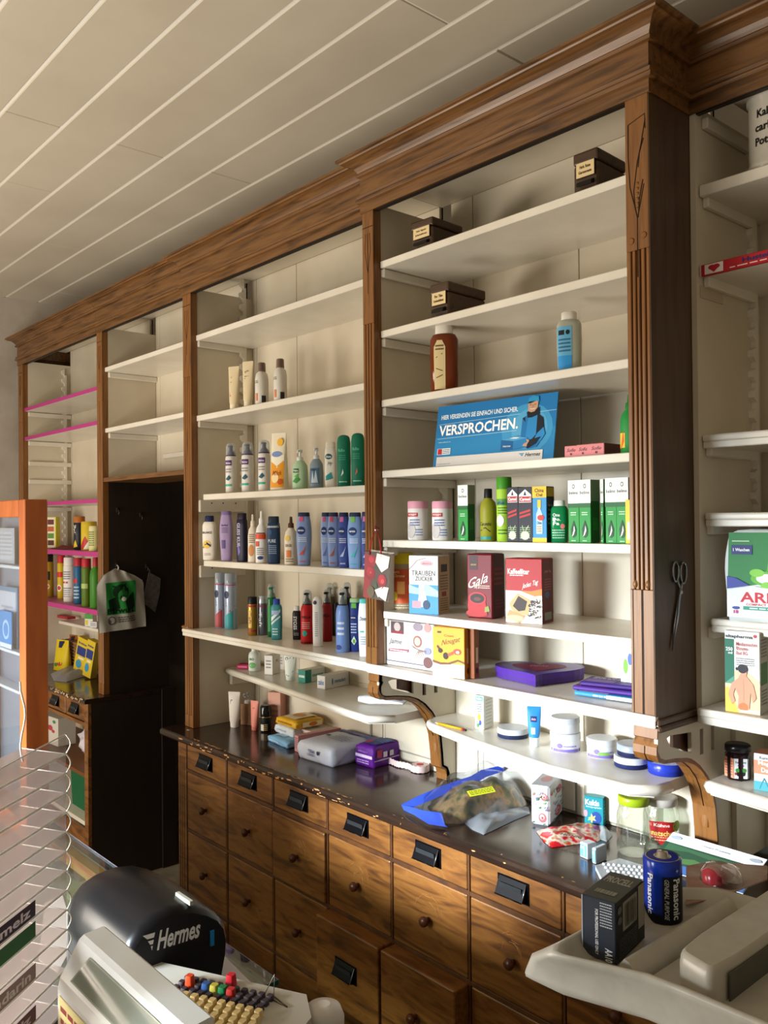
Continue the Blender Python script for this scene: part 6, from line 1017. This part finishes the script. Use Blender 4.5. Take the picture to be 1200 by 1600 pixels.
o = G().bm(b, C('#cfc9d4', .2), True).build('plastic_bundle', None, (-4.20, 1.80, .519)); tag(o, 'crumpled bundle of whitish plastic wrap on the open shelf of the left cabinet', 'plastic bundle')
carton('white box with green and red heart print in the open left cabinet', 'box', 60, 89, None, 1124, .519, Y=1.72, rz=5, d=.1, col='#cfc9bf', name='box', front=[('e', .8, .85, .08, .06, '#3a8a5a'), ('e', .6, .6, .12, .1, '#b8404a'), ('e', .75, .5, .08, .06, '#b8404a')])
# hanging bag, cloth and hooks on the doorway panel (plane x = XD1)
PX = XD1
t = thing('carrier_bag', 'white plastic carrier bag with dark green print hanging in the doorway', 'carrier bag', (0, 0, 0))
g = G(); n = 14; vs = []; yz = lambda u, v: (1.680+.235*u-.012*v, 1.192+.30*v+.012*u)
WB_ = C('#bdb9b0', .35)
for i in range(n+1):
    for j in range(n+1):
        u, v = i/n, j/n; pin = max(0, v-.75)*4; uu = u+(.42-u)*.35*pin; y, z = yz(uu, v); z -= .035*pin*abs(u-.42)*2
        vs.append((PX+.016+.006*math.sin(u*13+2*v)*math.sin(3*v+1)+.004*math.sin(7*v+20*u)-.0+.010*(1-pin)*math.sin(math.pi*u), y, z))
fs = [(i*(n+1)+j, (i+1)*(n+1)+j, (i+1)*(n+1)+j+1, i*(n+1)+j+1) for i in range(n) for j in range(n)]
g.add(vs, fs, WB_, True).add([(PX+.003, v[1], v[2]) for v in vs], [f[::-1] for f in fs], WB_, True)
def bagf(u, v, o): y, z = yz(u, v); return (PX+.0165+.006*math.sin(u*13+2*v)*math.sin(3*v+1)+.004*math.sin(7*v+20*u)+.010*math.sin(math.pi*u)+o+.0006, y, z)
g.decals([('r', .16, .26, .80, .78, '#2b8a3e')], bagf, 12, 8, .0006)
g.decals([('e', .48, .62, .17, .12, '#12331a'), ('e', .50, .56, .09, .09, '#2c7a38'), ('p', [(.2, .5), (.4, .55), (.45, .35), (.22, .32)], '#12331a'), ('p', [(.55, .45), (.75, .6), (.78, .35), (.6, .3)], '#12331a'), ('e', .52, .5, .05, .035, '#c9d0c4'), ('l', [(.3, .72), (.45, .68), (.6, .74)], .02, '#12331a'), ('t', 'Bärwurz', .47, .32, .58, .09, '#10120f', 'b'), ('e', .26, .17, .085, .07, '#5a5a55'), ('e', .26, .17, .06, .05, '#a09c94'), ('x', .40, .12, .78, .22, 3, '#4a4a48')], bagf, 3, 2, .0012, .0002)
g.build('bag', t)
def hook(y, z, lb, white=False):
    t = thing('wall_hook', lb, 'hook', (PX+.0005, y, z))
    G().box(0, .003, -.006, .006, -.012, .012, '#2a2420', .001).tube([(.002, 0, .0), (.016, 0, -.004), (.022, 0, -.014), (.016, 0, -.024), (.010, 0, -.018)], .0028, C('#c9c5bd' if white else '#3a322b', .3, .3)).build('hook', t)
hook(1.775, 1.512, 'white hook holding the carrier bag', True); hook(1.93, 1.50, 'dark hook holding the grey cloth'); hook(1.78, 1.78, 'left empty dark hook high on the doorway panel'); hook(1.90, 1.755, 'right empty dark hook high on the doorway panel')
g = G(); pts = [(1.905, 1.325), (1.940, 1.470), (2.003, 1.435), (1.996, 1.36), (1.972, 1.268)]
g.prism(pts, 'x', PX+.004, PX+.009, noisy('grey_felt', [(.3, '#4f4b46'), (.7, '#66615b')], nscale=60, rough=.9, bump=.4)).tube([(PX+.006, 1.945, 1.468), (PX+.008, 1.94, 1.486), (PX+.006, 1.950, 1.466)], .0012, '#8f8a80')
tag(g.build('cloth'), 'grey cloth hanging from a hook in the dark doorway', 'cloth')
# ================================================================ FOREGROUND: glass counter
CT = .90
ct = thing('glass_counter', 'glass-topped display counter with wooden rails at the bottom left', 'counter', (0, 0, 0))
CX0, CX1, CY0, CY1 = -3.6, -1.285, .30, .868
GLT = CLR('#e2ece8', .05, .02, 'counter_glass', .35, True)
g = G().box(CX0, CX1, CY0, CY1, CT-.008, CT, GLT, .001); g.build('glass_top', ct)
EG = C('#1f4a48', .2); g = G().box(CX1-.0005, CX1+.001, CY0, CY1, CT-.008, CT, EG).box(CX0, CX1, CY1, CY1+.001, CT-.008, CT, C('#8f8796', .2)); g.build('glass_edge', ct, label='dark green polished glass edge')
TAN = noisy('tan_counter_wood', [(.3, '#a86a35'), (.6, '#c28146'), (.8, '#b5763d')], (3, 25, 25), 3, 5, .45, .05)
G().box(CX0, CX1-.04, CY1-.045, CY1-.022, CT-.04, CT-.009, TAN).box(CX0, CX1-.04, CY0+.02, CY0+.045, CT-.04, CT-.009, TAN).box(CX1-.065, CX1-.04, CY0+.046, CY1-.046, CT-.04, CT-.009, TAN).build('rail', ct)
BEI = C('#a39c86', .6)
G().box(CX0, CX1-.035, CY0+.02, CY1-.022, .815, .83, BEI).box(CX0, CX1-.02, CY0+.02, CY1-.02, .0, .55, C('#6d5a3c', .6)).build('shelf', ct)
G().box(CX1-.030, CX1-.02, CY0+.04, CY1-.04, .55, CT-.009, CLR('#d9ddcf', .25, .05, 'end_glass')).box(CX0, CX1-.03, CY1-.02, CY1-.016, .55, CT-.009, CLR('#d9ddcf', .2, .05, 'end_glass')).build('glass_side', ct)
G().box(CX1-.034, CX1-.018, CY1-.036, CY1-.018, .0, CT-.009, C('#9a957f', .5)).build('corner_post', ct)
def paper(lb, pts, z, col, dec=()): 
    P = [at(x, y, z=z) for x, y in pts]; g = G().prism([(p.x, p.y) for p in P], 'z', z+.0004, z+.0014, col); o = g.build('paper_sheet'); tag(o, lb, 'paper'); return o
paper('white paper sheet lying on the glass counter beside the black printer', [(330, 1500), (352, 1496), (392, 1536), (370, 1552), (340, 1548)], CT, '#cfcdd6')
paper('white paper slip lying on the glass counter left of the black printer', [(70, 1412), (98, 1400), (118, 1470), (90, 1520), (60, 1500)], CT, '#c9c6c0')
for i, (x, y, c, lb) in enumerate(((150, 1400, '#8b8a72', 'flat greenish carton lying in the glass counter'), (132, 1352, '#33374a', 'dark blue folded item lying in the glass counter'))):
    P = at(x, y, z=.84); o = G().box(-.07, .07, -.03, .03, 0, .012, c, .003).build('boxed_goods', None, (P.x, P.y-.02, .8306), R(6*i)); tag(o, lb, 'goods')
# black label printer
HP = thing('label_printer', 'black dome-shaped label printer with white logo on the glass counter', 'printer', (0, 0, 0))
HX = -1.328; BLK = C('#0d0e11', .3); BLK2 = C('#15161a', .5)
fp = [at(x, y, x=HX) if False else at(x, y, **{'x': HX}) for x, y in ((345, 1546), (350, 1520), (356, 1485), (357, 1462), (353, 1443), (343, 1430), (325, 1421), (300, 1416), (272, 1420), (245, 1432), (222, 1450), (205, 1475))]
prof = [(p.y, p.z) for p in fp]; prof[0] = (prof[0][0], CT+.003); y0 = prof[-1][0]; prof += [(y0-.012, 1.0), (y0-.014, CT+.003)]
cy_ = sum(p[0] for p in prof)/len(prof); n = len(prof); vs = []; rings = [(HX, .93), (HX-.006, .985), (HX-.02, 1.0), (HX-.17, 1.04), (HX-.235, 1.0), (HX-.27, .90), (HX-.285, .72)]
for x, k in rings: vs += [(x, cy_+(y-cy_)*k, CT+.003+(z-CT-.003)*k) for y, z in prof]
g = G().add(vs, [(i*n+j, i*n+(j+1) % n, (i+1)*n+(j+1) % n, (i+1)*n+j) for i in range(len(rings)-1) for j in range(n)], BLK, True)
g.add(vs[:n], [tuple(range(n))[::-1]], BLK2).add(vs[-n:], [tuple(range(n))], BLK); g.build('housing', HP)
ymx = max(p[0] for p in prof); A = at(228, 1478, x=HX); B = at(312, 1452, x=HX); 
hf = lambda u, v, o: (HX+.0006+o, A.y+(B.y-A.y)*u, A.z+(B.z-A.z)*u-.014+.034*v)
G().decals([('t', 'Hermes', .60, .5, .82, .95, '#d5d7da', 'bi'), ('p', [(-.06, .95), (.16, .95), (.14, .72), (.02, .72)], '#d5d7da'), ('p', [(.03, .62), (.135, .62), (.12, .42), (.07, .42)], '#d5d7da'), ('p', [(.08, .34), (.115, .34), (.10, .12)], '#d5d7da')], hf, 1, 1, .0004).build('logo', HP, label='white logo lettering')
A2 = at(331, 1466, x=HX); G().loft([(0, .0022, .004, 3), (.026, .0022, .004, 3)], C('#1f86c9', .3), 12, True, Matrix.Translation((HX+.001, A2.y, A2.z-.012))).build('status_light', HP, label='small blue light bar')
ztp = max(p[1] for p in prof); Pq = at(288, 1400, z=ztp+.002)
G().box(Pq.x-.026, Pq.x+.026, Pq.y-.004, Pq.y+.004, ztp-.006, ztp+.0015, C('#9a988a', .4), .001).build('label_slot', HP, label='pale metal strip')
# till desk and cash register
tag(G().box(-1.24, .35, -.35, .60, 0, .90, C('#4d3a28', .6), .004).build('till_desk'), 'plain wooden desk carrying the cash register and the scale', 'desk')
cr = thing('cash_register', 'white cash register with beige keys and raised display at the bottom left', 'cash register', (0, 0, 0))
IV = C('#cfd0cb', .35); IVD = C('#b3b0a5', .45)
HZ = 1.19; A = at(166, 1449, z=HZ); Bp = at(124, 1467, x=A.x); Cp = at(94, 1527, x=A.x); Dp = at(332, 1592, z=HZ)
y2, z2 = Bp.y, Bp.z; y3, z3 = Cp.y, Cp.z; xr = Dp.x
prf = [(A.y, HZ), (A.y-.004, HZ+.003), (y2+.006, z2+.004), (y2, z2), (y3, z3), (y3-.003, z3-.012), (y3-.003, .905), (A.y, .905)]
G().prism(prf, 'x', A.x, xr, IV).build('display_housing', cr)
ff = lambda u, v, o: (A.x+(xr-A.x)*u, y3+(y2-y3)*v-o, z3+(z2-z3)*v+o*.4)
G().decals([('p', [(.10, .12), (.97, .12), (.99, .86), (.16, .86)], C('#8f9284', .12)), ('p', [(.115, .16), (.96, .16), (.975, .82), (.17, .82)], C('#777a6c', .1))], ff, 1, 1, .001).build('display_window', cr, label='grey-green display window')
fb = lambda u, v, o: (A.x+(xr-A.x)*u, y3-.003-o, z3-.012-.13*(1-v))
G().decals([('r', .02, .45, .9, .95, '#d9c98a'), ('r', .02, .05, .6, .42, '#ded8cf'), ('x', .04, .1, .5, .9, 7, '#8a3a34')], fb, 1, 1, .0006).build('sticker', cr, label='yellow and white sticker with red print')
KZ = .985; e1 = Vector((.893, .449, 0)); e2 = Vector((.449, -.893, 0)); O = at(290, 1551, z=KZ+.012); O.z = 0
def kp(a, b, z): return O+e1*a+e2*b+Vector((0, 0, z))
dk = [kp(-.12, -.082, 0), kp(.165, -.082, 0), kp(.20, -.03, 0), kp(.20, .18, 0), kp(-.12, .18, 0)]
G().prism([(p.x, p.y) for p in dk][::-1], 'z', .902, KZ, IVD).build('body', cr)
ang = math.atan2(e1.y, e1.x); key0 = None
def key(a, b, col, w=.0128, d=.0128, h=.012):
    M = None; g = G().loft([(0, w/2, d/2, 6), (h*.8, w/2*.86, d/2*.86, 5), (h, w/2*.78, d/2*.78, 5)], col, 12)
    p = kp(a, b, KZ); g.build('key', cr, tuple(p), ang)
for r_ in range(4):
    for c_ in range(9): key(.016*c_+.004*r_, .016*r_, C('#c9b27a', .45))
for r_ in range(3):
    for c_ in range(11): 
        if r_ == 1 and c_ in (1, 3, 4, 5, 6): continue
        key(-.03+.015*c_, -.018-.015*r_, C('#3b343c', .5), .011, .011, .008)
for c_, col in ((1, '#c4451f'), (3, '#2f5590'), (4, '#b9b04a'), (5, '#1e7a4a'), (6, '#b5302c')): key(-.03+.015*c_, -.033, C(col, .4), .014, .013, .014 if c_ != 1 else .020)
key(.042, -.062, C('#b8202c', .4), .015, .015, .018)
for c_ in range(8): key(.016*c_+.02, .016*4+.004, C('#4a4450', .5), .0128, .0128, .008)
pc = kp(.105, -.058, KZ+.0008); o = G().tube([(0, 0, 0), (.012, .01, .028), (.016, 0, 0)], .0009, C('#8a8478', .3, .8), 6).tube([(.016, 0, 0), (.05, -.02, .001), (.02, -.012, .002)], .0012, C('#7a6f58', .3, .8), 6).build('paper_clip', None, tuple(pc), ang); tag(o, 'bent wire clip lying behind the register keys', 'clip')
# white curved thing at the bottom edge
tag(G().loft([(0, .03, .03, 2), (.06, .032, .032, 2), (.075, .026, .026, 2), (.08, .01, .01, 2)], C('#c9c5be', .4)).build('paper_roll', None, tuple(at(506, 1650, z=.9)+Vector((0, 0, -.0)))), 'white rounded roll just showing at the bottom edge beside the keys', 'roll')
# acrylic lipstick stand
ac = thing('acrylic_display', 'tiered clear acrylic cosmetics display at the left edge', 'display stand', (0, 0, 0))
ACR = CLR('#dcd0c8', .34, .10, 'acrylic', .35); ACE = C('#d5d2c8', .25); P0 = EYE+ray(103, 1178)*1.25
def hd(deg): d = FW*math.cos(R(deg))+RT*math.sin(R(deg)); d.z = 0; return d.normalized()
er, ed = hd(9), hd(-76); dzt = .0283
for k_ in range(14):
    z = P0.z-dzt*k_; b = Vector((P0.x, P0.y, z)); g = G()
    near = b-er*.40; dep = ed*.075
    if k_ > 0 or True: g.add([b, near, near+dep+Vector((0, 0, .004)), b+dep+Vector((0, 0, .004))], [(0, 1, 2, 3)], ACR)
    g.tube([near, b], .0016, ACE, 6); g.tube([b, b+dep+Vector((0, 0, .004))], .0008, ACE, 6)
    up = [b+(-ed)*(.004*math.sin(math.pi*t))+er*(.006*math.sin(math.pi*t))+Vector((0, 0, dzt*t)) for t in [i/8 for i in range(9)]]
    g.tube(up, .0010, ACE, 6)
    g.add([b, near, near+Vector((0, 0, dzt*.9)), b+Vector((0, 0, dzt*.9))], [(0, 1, 2, 3)], CLR('#e2dcd8', .05, .05, 'acrylic_front', .2))
    o = g.build('tier', ac)
    if k_ in (7, 8, 10, 12):
        txt, bg, fg = {7: ('Schmelz', '#2a1c30', '#d5ccd6'), 8: ('', '#1d5a2c', '#2f7a3a'), 10: ('Mandarin', '#8a7470', '#cfc4bf'), 12: ('Schmelz', '#6a3f3c', '#cdbdb8')}[k_]
        q = b-er*.085; fn = lambda u, v, o, q=q: tuple(q-er*(.24*(1-u))+Vector((0, 0, .003+.021*v))-ed*(.002+o))
        g2 = G().decals([('r', 0, 0, 1, 1, bg)]+([('t', txt, .70, .5, .5, .62, fg, 'b')] if txt else []), fn); g2.build('label', ac)
q = Vector((P0.x, P0.y, P0.z)); G().add([q, q+ed*.075, q+ed*.075+Vector((0, 0, -.39)), q+Vector((0, 0, -.39))], [(0, 1, 2, 3)], CLR('#e2dcd8', .04, .05, 'acrylic_side', .15)).build('side_panel', ac)
tp = [q+Vector((0, 0, .0)), q+er*.004+Vector((0, 0, .015)), q+Vector((0, 0, .028)), q-er*.08+Vector((0, 0, .024)), q-er*.3+Vector((0, 0, .014))]
G().tube([q-er*.30+Vector((0, 0, .020)), q+Vector((0, 0, .029))], .0010, ACE, 6).build('top_rod', ac)
cp = EYE+ray(36, 1190)*1.15; G().tube([cp+Vector((0, 0, .012*i))-er*(.006*math.sin(i*.9)) for i in range(10)], .0014, C('#dcd9d2', .2), 6).build('clip', ac)
b0 = Vector((P0.x, P0.y, CT)); G().prism([(p.x, p.y) for p in (b0+er*.0, b0-er*.40, b0-er*.40+ed*.09, b0+ed*.09)], 'z', CT+.0008, P0.z-dzt*13-.0005, C('#5b3138', .5)).build('base', ac)
# countertop vitrine with orange frame
P = EYE+ray(38.5, 780)*2.2; vx = P.x; vy = P.y; vz = P.z; dY = (lambda d: d.y/d.x*vx)(ray(74.5, 800)) - vy
vt = thing('showcase', 'tall orange-framed wooden showcase with glass front and white shelves at the left edge', 'showcase', (0, 0, 0))
OR = noisy('orange_beech', [(.3, '#9c4c17'), (.6, '#b25d20'), (.8, '#a6531b')], (14, 14, 2), 2.5, 4, .35, .03); VW = .36
G().box(vx-.045, vx, vy, vy+dY, CT+.001, vz, OR, .002).build('frame_stile', vt); G().box(vx-VW, vx-.0455, vy, vy+dY, vz-.045, vz, OR, .002).build('frame_rail', vt)
G().box(vx-VW, vx-.0455, vy, vy+dY, CT+.001, CT+.05, OR, .002).build('frame_rail', vt); G().box(vx-VW-.045, vx-VW-.0005, vy, vy+dY, CT+.001, vz, OR, .002).build('frame_stile', vt)
G().box(vx-VW, vx-.046, vy+dY-.008, vy+dY-.004, CT+.05, vz-.045, C('#8f929e', .5)).build('back_panel', vt)
G().box(vx-VW, vx-.046, vy+.006, vy+.009, CT+.05, vz-.045, CLR('#eef2f6', .05, .03, 'case_glass', .3, True)).build('glass_front', vt)
for zz in (887, 1026, 1088): zc = (EYE+ray(20, zz)*2.2).z; G().box(vx-VW, vx-.0465, vy+.0095, vy+dY-.0085, zc-.008, zc, '#dfe0e2', .001).build('shelf', vt)
zc = (EYE+ray(20, 1026)*2.2).z+.0006
carton('pale blue card with white ring, standing in the orange showcase', 'card', -40, 17, None, 945, zc, Y=vy+.014, rz=0, w=.11, d=.004, h=.10, col='#3f8fd0', name='card', front=[('r', 0, 0, 1, .12, '#e0e6ea'), ('e', .6, .5, .25, .27, '#b5d8f0'), ('e', .6, .5, .18, .19, '#3f8fd0')])
carton('grey-blue picture frame standing behind glass in the orange showcase', 'picture frame', -60, 26, None, 902, zc, Y=vy+.028, rz=0, w=.16, d=.006, h=.165, col='#6f8aa5', name='picture_frame', front=[('r', .06, .08, .94, .92, '#c9ccd6'), ('x', .2, .3, .8, .7, 5, '#9aa0b0')])
zc2 = (EYE+ray(20, 887)*2.2).z+.0006
carton('white printed notice behind the glass at the top of the orange showcase', 'notice', -60, 22, None, 810, zc2, Y=vy+.030, rz=0, w=.15, d=.002, h=.10, col='#c3c4ca', name='notice', front=[('r', .1, .1, .9, .9, '#cfd0d6'), ('x', .2, .2, .85, .85, 6, '#a9acb8')])
# ================================================================ SCALE at the lower right
sc = thing('shop_scale', 'silver-grey shop scale with shallow tray and boxy housing at the lower right', 'scale', (0, 0, 0))
SILV = noisy('silver_grey_plastic', [(.3, '#b1ada1'), (.7, '#bdb9ad')], nscale=60, rough=.32, bump=.03); 
TZ = 1.352; FZ = TZ-.016
def tpz(x, y, z=TZ): p = at(x, y, z=z); return Vector((p.x, p.y, z))
# outer rim follows the photo outline at rim height, then runs back along Y
def smooth(pl, it=2, k=.25):
    for _ in range(it):
        q = []
        for i in range(len(pl)): a, b = pl[i], pl[(i+1) % len(pl)]; q += [a.lerp(b, k), a.lerp(b, 1-k)]
        pl = q
    return pl
LZ = TZ-.040; HZ2 = 1.366
A0 = tpz(856, 1484); B0 = tpz(1042, 1526); _d = ray(1076, 1350); Bk = Vector((A0.x, A0.x*_d.y/_d.x, TZ)); A1 = tpz(800, 1520, LZ); B1 = tpz(1042, 1602, LZ); XR_ = .25
def loop(inn, z, flare=0, near=0):
    l, r, n0, n1, bk = A0.x+inn, XR_-inn, A0.y+inn+near, B0.y+inn+near, Bk.y-inn
    m = (n1-n0)/(B0.x-A0.x)
    P = [Vector((l, n0, z)), Vector(((l+B0.x)/2, (n0+n1)/2, z)), Vector((B0.x, n1, z)), Vector((r, n1, z)), Vector((r, bk, z)), Vector((l+.05, bk, z)), Vector((l, bk-.05, z)), Vector((l, n0+.10, z))]
    if flare: P[0] = A1.lerp(P[0], 1-flare); P[1] = A1.lerp(B1, .5).lerp(P[1], 1-flare); P[2] = B1.lerp(P[2], 1-flare); P[3] = Vector((r, P[2].y, P[2].z)); P[7] = Vector((l-.012*flare, n0+.09, z)); P[6].x -= .010*flare
    for q in P: q.z = z
    return smooth(P, 2, .18)
lps = [loop(.016, FZ), loop(.010, FZ+.004), loop(.004, TZ-.006), loop(.001, TZ-.001), loop(-.002, TZ), loop(-.005, TZ-.002), loop(-.005, TZ-.008, .25), loop(-.005, TZ-.020, .75), loop(-.005, LZ+.003, 1), loop(-.003, LZ, .97), loop(.03, LZ-.006, .6)]
g = G(); vs = []; n = len(lps[0])
for l in lps: vs += l
g.add(vs, [((i+1)*n+j, (i+1)*n+(j+1) % n, i*n+(j+1) % n, i*n+j) for i in range(len(lps)-1) for j in range(n)], SILV, True)
g.add(vs[:n], [tuple(range(n))], SILV); g.add(vs[-n:], [tuple(range(n))[::-1]], SILV)
pr = tpz(964, 1505)
g.prism([(pr.x-.008, FZ-.001), (pr.x-.005, TZ-.006), (pr.x-.001, TZ-.001), (pr.x+.003, TZ-.002), (pr.x+.009, TZ-.009), (pr.x+.014, FZ-.001)], 'y', pr.y+.012, Bk.y-.02, SILV, True)
g.build('tray', sc)
p1 = at(1116, 1520, z=HZ2); p0 = at(1052, 1482, z=HZ2); hy0 = p1.y; hx0, hx1 = p0.x, p1.x
g = G(); hpr = [Vector((p0.x, p0.y, 0)), Vector((p1.x, p1.y, 0)), Vector((p1.x, p1.y+.42, 0)), Vector((p0.x, p1.y+.42, 0))]; hpr = smooth(hpr, 3, .10); n = len(hpr); hc_ = sum(hpr, Vector())/n; vs = []
for z, k in ((.96, 1), (HZ2-.010, 1), (HZ2-.004, .985), (HZ2-.001, .96), (HZ2, .92)): vs += [(hc_.x+(q.x-hc_.x)*(k if k > .99 else 1-(1-k)*1.6), hc_.y+(q.y-hc_.y)*(1-(1-k)*.35), z) for q in hpr]
g.add(vs, [(i*n+j, i*n+(j+1) % n, (i+1)*n+(j+1) % n, (i+1)*n+j) for i in range(4) for j in range(n)], SILV, True).add(vs[-n:], [tuple(range(n))], SILV); g.build('housing', sc)
G().box(hx1, hx1+.0015, hy0+.022, hy0+.40, .97, HZ2-.008, C('#4a4a42', .3), .0005).build('side_screen', sc, label='dark grey-green side panel')
G().box(hx0+.004, .15, hy0+.06, hy0+.30, .901, .96, SILV, .008).build('foot', sc)
# things in the tray
P = tpz(968, 1512, FZ+.001)
bx = thing('battery_box', 'dark grey battery carton standing in the silver tray', 'battery carton', (0, 0, 0), 0)
a = R(10); Pn = at(963, 1508, z=FZ+.001); Pn.z = FZ+.001
wB = abs(along(Pn, (-math.cos(a), -math.sin(a)), 903)); dB = abs(along(Pn, (-math.sin(a), math.cos(a)), 1000)); hB = zat(Pn, 941, 1410)-Pn.z
c = Pn+Vector((-math.cos(a), -math.sin(a), 0))*(wB/2)+Vector((-math.sin(a), math.cos(a), 0))*(dB/2)
bx.location = (c.x, c.y, FZ+.001); bx.rotation_euler = (0, 0, a)
carton_geo(G(), wB, dB, hB, C('#343a45', .35), front=[('r', .0, .0, .04, 1, '#9aa0a6'), ('t', 'FOR PROFESSIONAL USE ONLY', .45, .45, .09, .75, '#e3e6ea', 'vb'), ('x', .55, .55, .9, .97, 9, '#b5bac2'), ('t', 'AA10', .80, .12, .22, .22, '#e3e6ea', 'vb')],
 side=[('r', .0, 0, 1, 1, '#1b1c20'), ('r', .22, .45, .72, .92, '#8b887c'), ('r', .76, .25, .98, .98, '#8f8c80'), ('e', .1, .85, .07, .06, '#55575c'), ('e', .1, .68, .07, .06, '#55575c'), ('x', .08, .05, .7, .38, 8, '#55575c')]+[('r', .27+.045*i, .5, .285+.045*i+.01*(i % 3), .88, '#3f3e3a') for i in range(9)], topcol=C('#44443f', .4), top=[('t', 'PROCELL', .5, .72, .8, .22, '#a8a698', 'b'), ('x', .2, .1, .8, .4, 1, '#8f8d80')]).build('box', bx)
Pb = at(1036, 1444, z=FZ+.001); dd = Vector((ray(1036, 1438).x, ray(1036, 1438).y, 0)); s = math.hypot(Pb.x, Pb.y)/dd.length; rB = 30/FPX*s; Pb += dd.normalized()*rB
hh = zat(Pb, 1036, 1337)-Pb.z
bt = thing('battery', 'large blue and black battery cell standing on end in the silver tray', 'battery', (Pb.x, Pb.y, FZ+.001), R(48))
BB = C('#1434a0', .2)
g = G().lathe([(rB*.94, 0), (rB, .003), (rB, hh*.80), (rB, hh*.97), (rB*.93, hh)], BB, 36)
cyl = lambda u, v, o: (rB*math.sin((u-.5)*2.6), -rB*math.cos((u-.5)*2.6)-o*(math.cos((u-.5)*2.6)), v*hh)
g.decals([('r', -.55, .03, 1.5, .0301, '#0e1014'), ('r', .38, .0, 1.35, .76, '#0d0e12'), ('r', -.6, .0, .38, .14, '#0d0e12')], cyl, 16, 1, .0004)
g.decals([('t', 'Panasonic', .68, .40, .17, .66, '#d9dce2', 'vb'), ('t', 'GENERAL PURPOSE', .46, .40, .09, .66, '#c9cdd6', 'vi'), ('t', 'Panasonic', .12, .45, .13, .66, '#e6e9ee', 'vb'), ('r', .66, .85, .72, .87, '#b5bed6'), ('r', .685, .83, .695, .89, '#b5bed6')], cyl, 1, 1, .0009)
g.build('body', bt); G().lathe([(rB*.92, hh-.001), (rB*.90, hh+.0005), (rB*.72, hh-.0008), (rB*.30, hh+.0005), (rB*.28, hh+.004), (.0001, hh+.0045)], C('#b8b4aa', .22, .9), 36).build('metal_cap', bt)
bl_ = thing('blister_pack', 'open clear blister pack with red and white contents at the back of the silver tray', 'blister pack', (0, 0, 0))
q = [tpz(*p, 1.345) for p in ((1072, 1352), (1110, 1345), (1199, 1352), (1199, 1372), (1120, 1402), (1072, 1412))]
G().prism([(p.x, p.y) for p in q], 'z', 1.343, 1.3445, noisy('card_print', [(.4, '#8f6a5a'), (.6, '#a8958a')], nscale=30, rough=.4, bump=0)).build('card', bl_)
c = tpz(1112, 1385, 1.345); G().loft([(0, .021, .017, 2.6), (.008, .020, .016, 2.6), (.016, .015, .012, 2.4), (.019, .006, .005, 2)], CLR('#f0e8e6', .08, .04, 'blister', .5, True), 24, True, Matrix.Translation((c.x, c.y+.02, 1.3445))).build('bubble', bl_)
G().loft([(0, .012, .010, 2), (.010, .012, .010, 2), (.014, .006, .005, 2)], C('#a03038', .2), 16, True, Matrix.Translation((c.x-.004, c.y+.012, 1.345))).loft([(0, .010, .007, 2), (.014, .009, .006, 2)], '#dcd8d4', 14, True, Matrix.Translation((c.x+.006, c.y+.028, 1.345))).build('dummy', bl_, label='small red and white piece inside')

# ================================================================ groups of look-alikes
def grp(o):
    z = o.location.z; x = o.location.x; n = o.name.split('.')[0]; kind = o.get('category', '')
    if n in ('shelf_cabinet',): return 'bays of the built-in shop shelving'
    if n == 'wall_hook': return 'hooks on the doorway panel'
    if n in ('spray_can', 'can') and x < -3.9: return 'cans on the pink shelves'
    if n == 'bottle' and x < -3.9: return 'cans on the pink shelves'
    if n == 'herb_box': return 'wooden herb boxes on the upper shelves'
    if n == 'glass_jar': return 'empty glass jars on the worktop'
    if n in ('cream_jar', 'cream_tin'): return 'cream jars and tins on the low shelf'
    if n == 'tablet_jar': return 'tablet jars with pink lids'
    if n == 'chocolate_bar': return 'chocolate bars piled by the pillar'
    if n in ('nougat_box',): return 'nougat boxes on the ledge'
    if n == 'small_pack' and abs(z-K) < .01: return 'small blue and white packs on the worktop'
    if n in ('bottle', 'tube', 'pouch') and -3.2 < x < -1.95:
        for zz, t in ((E1, 'toiletries on the high shelf of the second bay'), (E2, 'toiletries on the second lowest upper shelf of the second bay'), (E3, 'shampoo and care bottles in a row'), (E4, 'hair and body care bottles on the long ledge'), (SL, 'items on the low slanting shelf')):
            if abs(z-zz) < .01: return t
    if n == 'carton':
        for zz, t in ((E_, 'cartons in the row below the blue sign'), (D_, 'small pink cartons beside the blue sign'), (SL, 'cartons on the low slanting shelf'), (F_, 'cartons on the sixth shelf of the middle bay')):
            if abs(z-zz) < .01: return t
        if x < -3.9: return 'cartons in the far left bay'
    if n == 'bottle' and -1.95 < x < -1: return 'bottles on the shelves of the middle bay' if z > 1.3 else None
    if n == 'boxed_goods': return 'flat goods inside the glass counter'
    if n == 'paper_sheet': return 'papers on the glass counter'
for o in list(COL.objects):
    if o.parent is None and 'label' in o and 'kind' not in o and 'group' not in o and o.type in ('MESH', 'EMPTY'):
        t = grp(o)
        if t: o['group'] = t
